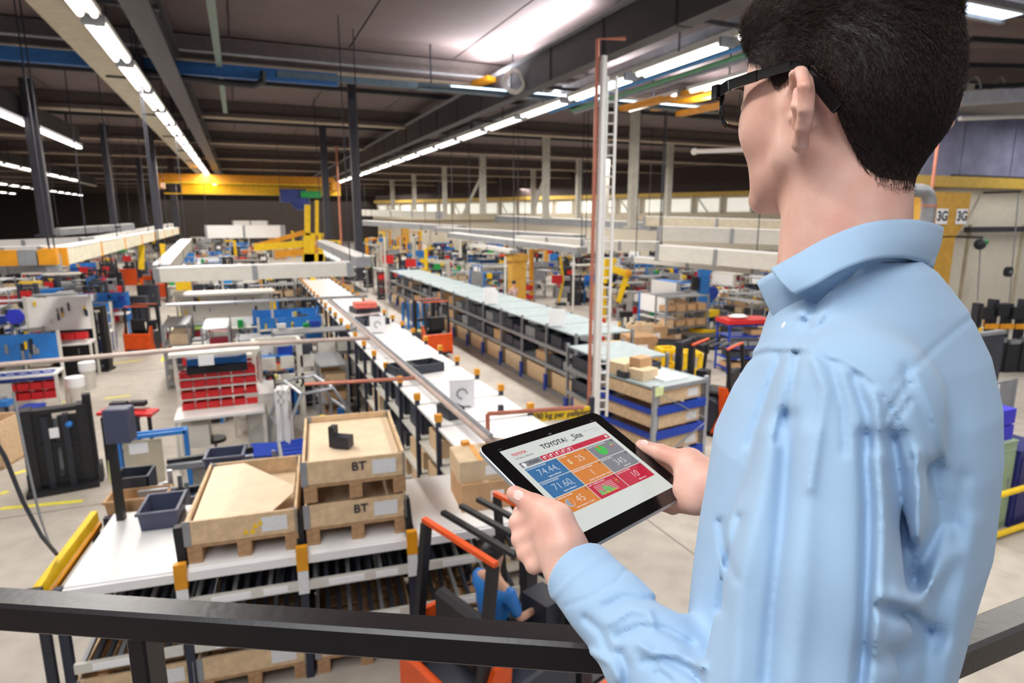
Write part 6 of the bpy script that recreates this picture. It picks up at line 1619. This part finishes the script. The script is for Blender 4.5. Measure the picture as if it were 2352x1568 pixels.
def mat_shirt():
    m = bpy.data.materials.new('blue shirt cotton'); m.use_nodes = True; nt = m.node_tree; b = nt.nodes['Principled BSDF']
    tc = nt.nodes.new('ShaderNodeTexCoord'); w = nt.nodes.new('ShaderNodeTexWave'); w.wave_type = 'BANDS'; w.bands_direction = 'DIAGONAL'
    w.inputs['Scale'].default_value = 420; w.inputs['Distortion'].default_value = .4
    r = nt.nodes.new('ShaderNodeValToRGB'); r.color_ramp.elements[0].color = srgb(146, 176, 208)+(1,); r.color_ramp.elements[1].color = srgb(168, 196, 222)+(1,)
    nt.links.new(tc.outputs['Object'], w.inputs['Vector']); nt.links.new(w.outputs['Fac'], r.inputs['Fac']); nt.links.new(r.outputs['Color'], b.inputs['Base Color'])
    bp = nt.nodes.new('ShaderNodeBump'); bp.inputs['Strength'].default_value = .25; bp.inputs['Distance'].default_value = .0004
    nt.links.new(w.outputs['Fac'], bp.inputs['Height']); nt.links.new(bp.outputs['Normal'], b.inputs['Normal'])
    b.inputs['Roughness'].default_value = .8; b.inputs['Sheen Weight'].default_value = .15; b.inputs['Specular IOR Level'].default_value = .25
    return m
M_skin = mat_skin(); M_shirt = mat_shirt()
foot = toW([Q(1900, 1200, .62)])[0]
man = thing('person', 'man in a light blue shirt and black glasses seen from behind, holding a tablet', 'person', (float(foot[0]), float(foot[1]), PZ))
def toL(V): return toW(V)-np.array([foot[0], foot[1], PZ])
V, F = surface_net(body_sdf, (-.62, .36, -.72), (.42, 1.08, .16), .0024)
body = np_mesh('body', toL(V), F, M_skin, man)
V, F = surface_net(shirt_sdf, (-.62, .30, -1.0), (.45, 1.1, .02), .0027)
shirt = np_mesh('shirt', toL(V), F, M_shirt, man)

# collar: swept strips with thickness
def spline(pts, n):
    P = np.array(pts, float); P = np.vstack([2*P[0]-P[1], P, 2*P[-1]-P[-2]]); out = []
    m = len(P)-3
    for i in range(n):
        t = i/(n-1)*m; k = min(int(t), m-1); s = t-k; a, b, c, d = P[k:k+4]
        out.append(.5*((2*b)+(-a+c)*s+(2*a-5*b+4*c-d)*s*s+(-a+3*b-3*c+d)*s**3))
    return np.array(out)
def strip(name, top, bot, m, parent, n=70, rows=8, bulge=.004, th=.0022, ctr=None):
    T = spline([Q(*p) for p in top], n); B = spline([Q(*p) for p in bot], n)
    c = NB if ctr is None else ctr
    G_ = []
    for j in range(rows+1):
        s = j/rows; R = T*(1-s)+B*s; o = R-c; o[:, 2] = 0; o /= np.linalg.norm(o, axis=1)[:, None]
        G_.append(R+o*bulge*math.sin(PI*s))
    G_ = np.array(G_); o = G_-c; o[:, :, 2] = 0; o /= np.linalg.norm(o, axis=2)[:, :, None]
    V = np.concatenate([G_.reshape(-1, 3), (G_-o*th).reshape(-1, 3)]); N = (rows+1)*n; F = []
    for j in range(rows):
        for i in range(n-1):
            a = j*n+i; F.append((a, a+1, a+n+1, a+n)); F.append((N+a+n, N+a+n+1, N+a+1, N+a))
    for i in range(n-1):
        F.append((i, N+i, N+i+1, i+1)); a = rows*n+i; F.append((a+1, N+a+1, N+a, a))
    for j in range(rows):
        a = j*n; F.append((a+n, N+a+n, N+a, a)); a = j*n+n-1; F.append((a, N+a, N+a+n, a+n))
    return np_mesh(name, toL(V), np.array(F), m, parent)
top = [(1769, 617, .575), (1830, 583, .560), (1900, 545, .555), (1990, 512, .560), (2080, 503, .580), (2140, 511, .610), (2168, 524, .650), (2130, 530, .700), (2020, 545, .720), (1900, 575, .715), (1830, 605, .690)]
bot = [(1824, 678, .548), (1872, 655, .532), (1930, 622, .525), (2000, 598, .530), (2070, 593, .555), (2115, 602, .590), (2140, 613, .640), (2120, 620, .705), (2020, 640, .745), (1900, 670, .740), (1840, 690, .700)]
strip('collar', top, bot, M_shirt, man, 90, 8, .003)
st_t = [(1737, 647, .622), (1768, 628, .600), (1800, 612, .585), (1850, 590, .575), (1990, 530, .575), (2100, 515, .600), (2155, 530, .650), (2020, 560, .705), (1880, 600, .700)]
st_b = [(1797, 760, .610), (1815, 750, .592), (1835, 735, .580), (1870, 700, .570), (1990, 610, .560), (2090, 606, .590), (2140, 620, .640), (2020, 640, .720), (1880, 700, .715)]
strip('collar_stand', st_t, st_b, M_shirt, man, 80, 8, .002)
bt = MB().ball((0, 0, 0), .006, 10, (1, .5, 1)).build('button', M_white, man, smooth=True); bt.location = tuple(toL([Q(1806, 752, .575)])[0])

M_nail = mat('fingernail', (240, 200, 190), .3)
for nm, a, b_n, w_n in (('thumbnail', Q(1178, 1132, .7285), Q(1204, 1143, .7155), .0062), ('thumbnail', Q(1470, 1016, .9005), Q(1490, 1020, .8925), .0055)):
    nq = toL([a, b_n]); c_n = (nq[0]+nq[1])/2
    on = MB().ball((0, 0, 0), 1, 12, (1, 1, 1)).build(nm, M_nail, man, smooth=True)
    dn = Vector(nq[1]-nq[0]); L_n = dn.length; vn = (Vector(EYEP)-Vector(toW([(a+b_n)/2])[0])).normalized(); dn.normalize(); sn = dn.cross(vn).normalized(); vn = sn.cross(dn)
    on.matrix_local = Matrix(((dn.x*L_n*.5, sn.x*w_n, vn.x*.0012, c_n[0]), (dn.y*L_n*.5, sn.y*w_n, vn.y*.0012, c_n[1]), (dn.z*L_n*.5, sn.z*w_n, vn.z*.0012, c_n[2]), (0, 0, 0, 1)))

# trousers, belt and shoes below the frame
M_trou = mat('dark grey trousers', (58, 62, 72), .85)
zp = PZ-EYE
def trouser_sdf(P):
    hp = Q(1890, 1800, .62); hp = np.array([_pc[-1][0], _pc[-1][1], -.56])
    d = None
    for s in (-1, 1):
        a = hp+LB*.075*s; k = a+np.array([0, 0, -.40])+FB*.01; an_ = np.array([a[0], a[1], zp+.10])-FB*.02
        e = chain(P, [a, k, an_], [.098, .070, .052], .03); d = e if d is None else smin(d, e, .03)
    d = smin(d, cap(P, hp+LB*.05, hp-LB*.05, .115, .115), .03)
    return np.maximum(d, zp+.06-P[:, 2])
V, F = surface_net(trouser_sdf, (.0, .35, zp-.02), (.65, 1.05, -.36), .012)
np_mesh('trousers', toL(V), F, M_trou, man)
for s in (-1, 1):
    a = np.array([_pc[-1][0], _pc[-1][1], zp])+LB*.075*s
    def shoe_sdf(P): return np.maximum(chain(P, [a-FB*.06+np.array([0, 0, .045]), a+FB*.05+np.array([0, 0, .04]), a+FB*.15+np.array([0, 0, .03])], [.045, .045, .035], .02), zp+.002-P[:, 2])
    V, F = surface_net(shoe_sdf, a-.3, a+.3, .01); np_mesh('shoe', toL(V), F, M_black, man)

# ---- hair: a cap with strands of its own
def hair_region(P):
    """negative where hair grows, head coordinates"""
    q = hloc(P); f, l, u = q[:, 0], np.abs(q[:, 1]), q[:, 2]
    line = np.interp(f, [-.12, -.10, -.087, -.073, -.062, -.054, -.046, -.028, -.010, .002, .012, .026, .042, .060, .075, .1], [-.092, -.092, -.092, -.086, -.070, -.045, -.010, .024, .026, .014, .012, .026, .040, .046, .062, .070])
    return (line-u)
def hair_sdf(P):
    q = hloc(P); u = q[:, 2]; hr = hair_region(P)
    th = np.clip(.0012+(-hr)*.16, .0005, .011); hs = smin(head_sdf(P), neck_sdf(P), .022)
    q2 = np.stack([q[:, 0], q[:, 1], u], 1)
    top = smin(hs-th, ell(q2, (.045, 0, .092), np.eye(3), (.064, .060, .036)), .03)
    top = smin(top, ell(q2, (-.02, 0, .085), np.eye(3), (.078, .070, .050)), .02)
    return smax(top, hr, .004)
M_hair = mat('dark brown hair', (38, 28, 26), .5, var=.35, scale=60, spec=.35)
V, F = surface_net(hair_sdf, HC-.18, HC+.17, .0022)
hair = np_mesh('hair', toL(V), F, M_hair, man)
# strands
rs_ = np.random.RandomState(3)
tri = V[F]; nrm = np.cross(tri[:, 2]-tri[:, 0], tri[:, 3]-tri[:, 1]); ar = np.linalg.norm(nrm, axis=1); nrm /= ar[:, None]+1e-12
ctr = tri.mean(1); outw = ((ctr-HC)*nrm).sum(1) > .02
x_, y_, z_ = proj(ctr); cen = z_ < np.linalg.norm(HC@_PR[2])+.09
pr_ = ar*outw*cen; pr_ /= pr_.sum()
NS = 46000
k = rs_.choice(len(F), NS, p=pr_); w_ = rs_.dirichlet([1, 1, 1, 1], NS); root = (tri[k]*w_[:, :, None]).sum(1); nn = nrm[k]
q = (root-HC)@AX.T
# combing: towards the back and down, forward-up at the top front
mixw = np.clip((q[:, 2]-.02)/.05, 0, 1)[:, None]
fdir = (-FH*.9+UH*.1)[None]*mixw+(-UH*.92-FH*.38)[None]*(1-mixw)
fdir = fdir+rs_.normal(0, .16, (NS, 3)); fdir -= nn*(fdir*nn).sum(1)[:, None]; fdir /= np.linalg.norm(fdir, axis=1)[:, None]
ln = rs_.uniform(.006, .013, NS)*(1+.5*mixw[:, 0]); lift = (.16+.14*mixw[:, 0])+rs_.uniform(-.06, .10, NS)
rad = rs_.uniform(.00012, .0002, NS)
side = np.cross(nn, fdir)
p0 = root-nn*.001; p1 = root+fdir*(ln*.5)[:, None]+nn*(ln*lift*.6)[:, None]; p2 = root+fdir*ln[:, None]+nn*(ln*lift*.75)[:, None]
SV = np.stack([p0-side*rad[:, None], p0+side*rad[:, None], p0+nn*rad[:, None]*1.5, p1-side*rad[:, None]*.9, p1+side*rad[:, None]*.9, p1+nn*rad[:, None]*1.4, p2], 1).reshape(-1, 3)
b_ = np.arange(NS)[:, None]*7
tf_ = np.array([[0, 1, 4], [0, 4, 3], [1, 2, 5], [1, 5, 4], [2, 0, 3], [2, 3, 5], [3, 4, 6], [4, 5, 6], [5, 3, 6]])
SF = (b_[:, :, None]+tf_[None]).reshape(-1, 3)
M_strand = mat('hair strand', (58, 43, 37), .5, var=.5, scale=400, spec=.3)
so_ = np_mesh('hair_strands', toL(SV), SF, M_strand, hair); so_['kind'] = 'stuff'
# eyebrow
# ---- glasses
M_gl = mat('glossy black acetate', (12, 12, 14), .12, spec=.6)
gl = thing('glasses', 'black rimmed glasses on the man\'s face', 'glasses', tuple(toW([HC])[0]))
def gW(f, l, u): return tuple(toW([Hh(f, l, u)])[0]-toW([HC])[0])
hl_ = (.104, .078, .006)
for s in (1, -1):
    mb = MB()
    pts = [gW(.090, .075*s, .022), gW(.07, .078*s, .026), gW(.03, .080*s, .027), (gW(-.012, .081*s, .027)), gW(-.030, .082*s, .018), gW(-.062, .078*s, -.020)]
    hs_ = [.0125, .0115, .0095, .009, .010, .011]
    for i in range(len(pts)-1): mb.bar(pts[i], pts[i+1], .004, (hs_[i]+hs_[i+1])/2, up=tuple(toW([UH])[0]-toW([[0, 0, 0]])[0]))
    mb.build('temple', M_gl, gl, bevel=.0008)
    ring = []
    for t in range(28):
        a = 2*PI*t/28; c_, s_ = math.cos(a), math.sin(a); r_ = (abs(c_)**4+abs(s_)**4)**-.25
        ring.append((.029*r_*c_, .021*r_*s_))
    P3 = [gW(.094-abs(x+.045)*.10, (.043+x)*s, .008+y) for x, y in ring]
    MB().tube(P3+[P3[0]], .0026, 8, cap=False).build('rim', M_gl, gl, smooth=True)
    mb = MB(); n = len(mb.v); mb.v = P3; mb.f = [tuple(range(len(P3)))]
    mg = bpy.data.materials.get('lens glass') or mat('lens glass', (250, 246, 236), .02, trans=1.0, var=0)
    mg.node_tree.nodes['Principled BSDF'].inputs['IOR'].default_value = 1.06
    mb.poly(P3, Vector(gW(.0012, 0, 0))) if 0 else None
    mb.build('lens', mg, gl)
MB().bar(gW(.096, -.016, .014), gW(.096, .016, .014), .003, .006).build('bridge', M_gl, gl)
MB().box(*gW(.091, .075, .022), .010, .010, .016).build('hinge', M_gl, gl, bevel=.001)

# ---- tablet
o = np.array([-.0435, .1315, .784])
Wd = np.array([.705, -.104, .70]); Wd /= np.linalg.norm(Wd); Vd = np.array([.64, .52, -.57]); Vd -= Wd*(Vd@Wd); Vd /= np.linalg.norm(Vd); Nd = -np.cross(Wd, Vd)
cw = lambda v: np.array(RGT)*v[0]+np.array(DWN)*v[1]+np.array(FWD)*v[2]
Ow = np.array(EYEP)+cw(o); Ww, Vw, Nw = cw(Wd), cw(Vd), cw(Nd)
TW, TH = .2412, .1857
tabm = Matrix(((Ww[0], -Vw[0], Nw[0], Ow[0]+(Ww*TW/2+Vw*TH/2)[0]), (Ww[1], -Vw[1], Nw[1], Ow[1]+(Ww*TW/2+Vw*TH/2)[1]), (Ww[2], -Vw[2], Nw[2], Ow[2]+(Ww*TW/2+Vw*TH/2)[2]), (0, 0, 0, 1)))
tab = thing('tablet', 'black framed tablet showing a coloured dashboard, held in both hands', 'tablet')
tab.matrix_world = tabm
def rrect(w, h, r, z0, z1, n=8):
    P = []
    for cx_, cy_, a0 in ((w/2-r, h/2-r, 0), (-w/2+r, h/2-r, 90), (-w/2+r, -h/2+r, 180), (w/2-r, -h/2+r, 270)):
        for k in range(n+1):
            a = math.radians(a0+90*k/n); P.append((cx_+r*math.cos(a), cy_+r*math.sin(a), z0))
    return MB().poly(P, (0, 0, z1-z0))
rrect(TW, TH, .012, -.0085, -.0012).build('back_shell', M_alu, tab, bevel=.0012)
rrect(TW-.0012, TH-.0012, .0115, -.0012, 0).build('glass_front', mat('black bezel glass', (10, 10, 12), .12), tab)
def em(name, rgb, s=.80):
    return mat(name, tuple(int(v*.25) for v in rgb), .3, emis=rgb, es=s, var=0, spec=.3)
E_bg = em('screen ground', (226, 230, 224)); E_blue = em('tile blue', (62, 118, 172)); E_or = em('tile orange', (226, 136, 62)); E_gr = em('tile grey', (134, 134, 142)); E_red = em('tile red', (206, 38, 68))
E_wh = em('screen white', (250, 250, 250)); E_dk = em('screen dark', (50, 52, 62)); E_gn = em('chart green', (70, 196, 84)); E_ye = em('chart yellow', (236, 224, 50)); E_rd = em('chart red', (230, 84, 54)); E_tr = em('logo red', (214, 36, 58)); E_lg = em('screen pale grey', (170, 172, 178))
SW_, SHH = .197, .1478
def rectm(x0, y0, x1, y1, m, name, par, z=.0002):
    """x,y: 0..1 across the screen, y down"""
    X0, X1 = (x0-.5)*SW_, (x1-.5)*SW_; Y0, Y1 = (.5-y0)*SHH, (.5-y1)*SHH
    return MB().box((X0+X1)/2, (Y0+Y1)/2, z, abs(X1-X0), abs(Y1-Y0), .0001).build(name, m, par)
scr = rectm(0, 0, 1, 1, E_bg, 'screen', tab, .0001)
def txt(s, x, y, size, m, name='lettering', align='CENTER', z=.0005, bold=0, par=None):
    return text(s, size, m, par or scr, ((x-.5)*SW_, (.5-y)*SHH, z), (0, 0, 0), name=name, extrude=.00003, align=align, bold=bold)
txt('TOYOTA', .445, .100, .0115, E_dk, bold=.0003); txt('I', .578, .100, .0125, E_dk); txt('_Site', .685, .100, .0135, E_dk, bold=.0002)
txt('TOYOTA', .055, .085, .0062, E_tr, bold=.0002, align='LEFT'); txt('MATERIAL HANDLING', .055, .135, .0032, E_dk, align='LEFT'); rectm(.055, .108, .20, .110, E_lg, 'rule', scr)
txt('Welcome @ Material & Site', .965, .075, .0030, E_lg, align='RIGHT'); txt('My Account', .965, .105, .0030, E_lg, align='RIGHT')
rectm(.045, .185, .235, .245, E_gr, 'home_tab', scr); txt('Home', .165, .215, .0070, E_dk); 
MB().poly([((.075-.5)*SW_+dx, (.5-.215)*SHH+dy, .0004) for dx, dy in ((-.004, 0), (0, .004), (.004, 0), (.0025, 0), (.0025, -.004), (-.0025, -.004), (-.0025, 0))], (0, 0, .0001)).build('home_icon', E_wh, scr)
rectm(.24, .185, .965, .245, E_red, 'menu_bar', scr)
for k in range(6): rectm(.24+.062*(k+1)-.0015, .185, .24+.062*(k+1)+.0015, .245, E_wh, 'divider', scr, .0004) if k < 5 else None
for k in range(5):
    x = .271+.062*k; rectm(x-.014, .205, x+.006, .232, E_wh, 'menu_icon', scr, .0004); rectm(x-.006, .198, x+.014, .210, E_wh, 'menu_icon', scr, .0004); rectm(x-.009, .210, x+.001, .226, E_red, 'menu_icon', scr, .0005)
rectm(.925, .198, .950, .232, E_bg, 'menu_icon', scr, .0004)
c0 = [.045, .352, .659]; cw_ = .300; r0 = [.262, .448, .634]; rh = .178
tiles = [(0, 0, E_blue, 'UTILIZATION MACHINES', '74.44', '%', 'highest utilization'), (1, 0, E_or, 'BATTERIES', '25', '', ''), (2, 0, E_gr, 'PRE-OP CHECKS OVERVIEW', '', '', ''),
         (0, 1, E_blue, 'UTILIZATION DRIVERS', '71.60', '%', 'highest utilization'), (1, 1, E_or, 'EXPIRING DRIVER LICENSES', '1', '', 'Licenses expiring within 1 month'), (2, 1, E_gr, 'PRE-OP CHECKS', '345', '', 'performed'),
         (0, 2, E_or, 'OPERATING HOURS', '45', '', 'more actual hrs. v Contr.'), (1, 2, E_red, 'LAST 2 WEEKS SHOCKS', '', '', ''), (2, 2, E_red, 'SHOCKS LAST WEEK', '10', '', 'High Shocks')]
for c_, r_, m_, ttl, num, unit_, sub in tiles:
    x0, y0 = c0[c_], r0[r_]+.0; t_ = rectm(x0, y0, x0+cw_, y0+rh, m_, 'tile', scr, .0003)
    txt(ttl, x0+.008, y0+.018, .0031, E_wh, align='LEFT'); 
    MB().tube([((x0+cw_-.018-.5)*SW_+.0016*math.cos(a*PI/4), (.5-y0-.022)*SHH+.0016*math.sin(a*PI/4), .0006) for a in range(9)], .00035, 4).build('settings_icon', E_dk, scr)
    if num: txt(num, x0+cw_*(.5 if num not in ('25', '45') else .58), y0+rh*.5, .0155, E_wh, bold=-.00035)
    if unit_: txt(unit_, x0+cw_*.80, y0+rh*.68, .0036, E_wh)
    if sub: txt(sub, x0+cw_*.58, y0+rh*.86, .0034, E_wh)
def sx_(x): return (x-.5)*SW_
def sy_(y): return (.5-y)*SHH
# battery icon, pie, clock pie, bar chart
rectm(.408, .330, .428, .378, E_wh, 'battery_icon', scr, .0006); rectm(.411, .336, .425, .374, E_or, 'battery_icon', scr, .0008); rectm(.412, .350, .424, .372, E_ye, 'battery_icon', scr, .0009); rectm(.413, .322, .423, .330, E_wh, 'battery_icon', scr, .0006)
def pie(cx_, cy_, r, a0, a1, m, name, z=.0006):
    P = [(sx_(cx_), sy_(cy_), z)]+[(sx_(cx_)+r*math.cos(math.radians(a0+(a1-a0)*k/24)), sy_(cy_)+r*math.sin(math.radians(a0+(a1-a0)*k/24)), z) for k in range(25)]
    MB().poly(P, (0, 0, .0001)).build(name, m, scr)
pie(.765, .350, .0096, 120, 450, E_gn, 'pie_slice'); pie(.765, .350, .0096, 92, 118, E_rd, 'pie_slice'); pie(.765, .350, .0098, 118, 120, E_ye, 'pie_slice')
for k, m_ in enumerate((E_gn, E_ye, E_rd)): rectm(.885, .300+.022*k, .905, .312+.022*k, m_, 'legend_key', scr, .0006); rectm(.912, .303+.022*k, .945, .308+.022*k, E_lg, 'legend_text', scr, .0006); rectm(.600, .672+.024*k, .616, .682+.024*k, [E_or, E_ye, E_gn][k], 'legend_key', scr, .0006)
pie(.118, .723, .0062, 0, 360, E_wh, 'clock_ring', .0006); pie(.118, .723, .0056, 90, 270, E_blue, 'clock_half', .0008); pie(.118, .723, .0056, -90, 90, E_or, 'clock_half', .0008); pie(.118, .723, .0048, 92, 268, E_lg, 'clock_half', .0009)
for k in range(11): rectm(.388+.018*k, .675, .3892+.018*k, .785, E_wh, 'grid_line', scr, .0006)
for k in range(7): rectm(.388, .675+.0178*k, .568, .6768+.0178*k, E_wh, 'grid_line', scr, .0006)
for k, (a_, b_2) in enumerate(((.055, .0), (.05, .01), (.02, .0), (.075, .02), (.085, .01), (.07, .0), (.06, .012), (.03, .008), (.0, .01))):
    x = .392+.018*k
    if a_: rectm(x, .785-a_, x+.013, .785, E_gn, 'chart_bar', scr, .0007)
    if b_2: rectm(x+.003, .785-b_2, x+.014, .785, E_ye, 'chart_bar', scr, .0009)
txt('14:07', .5, -.022, .0030, E_lg); rectm(.0, -.028, .035, -.016, E_dk, 'status_icon', scr, .0004); rectm(.955, -.028, .99, -.016, E_dk, 'status_icon', scr, .0004)
MB().tube([(0, -TH/2+.010, .0001), (0, -TH/2+.010, .0006)], .006, 20).build('home_button', M_black, tab) if 0 else None
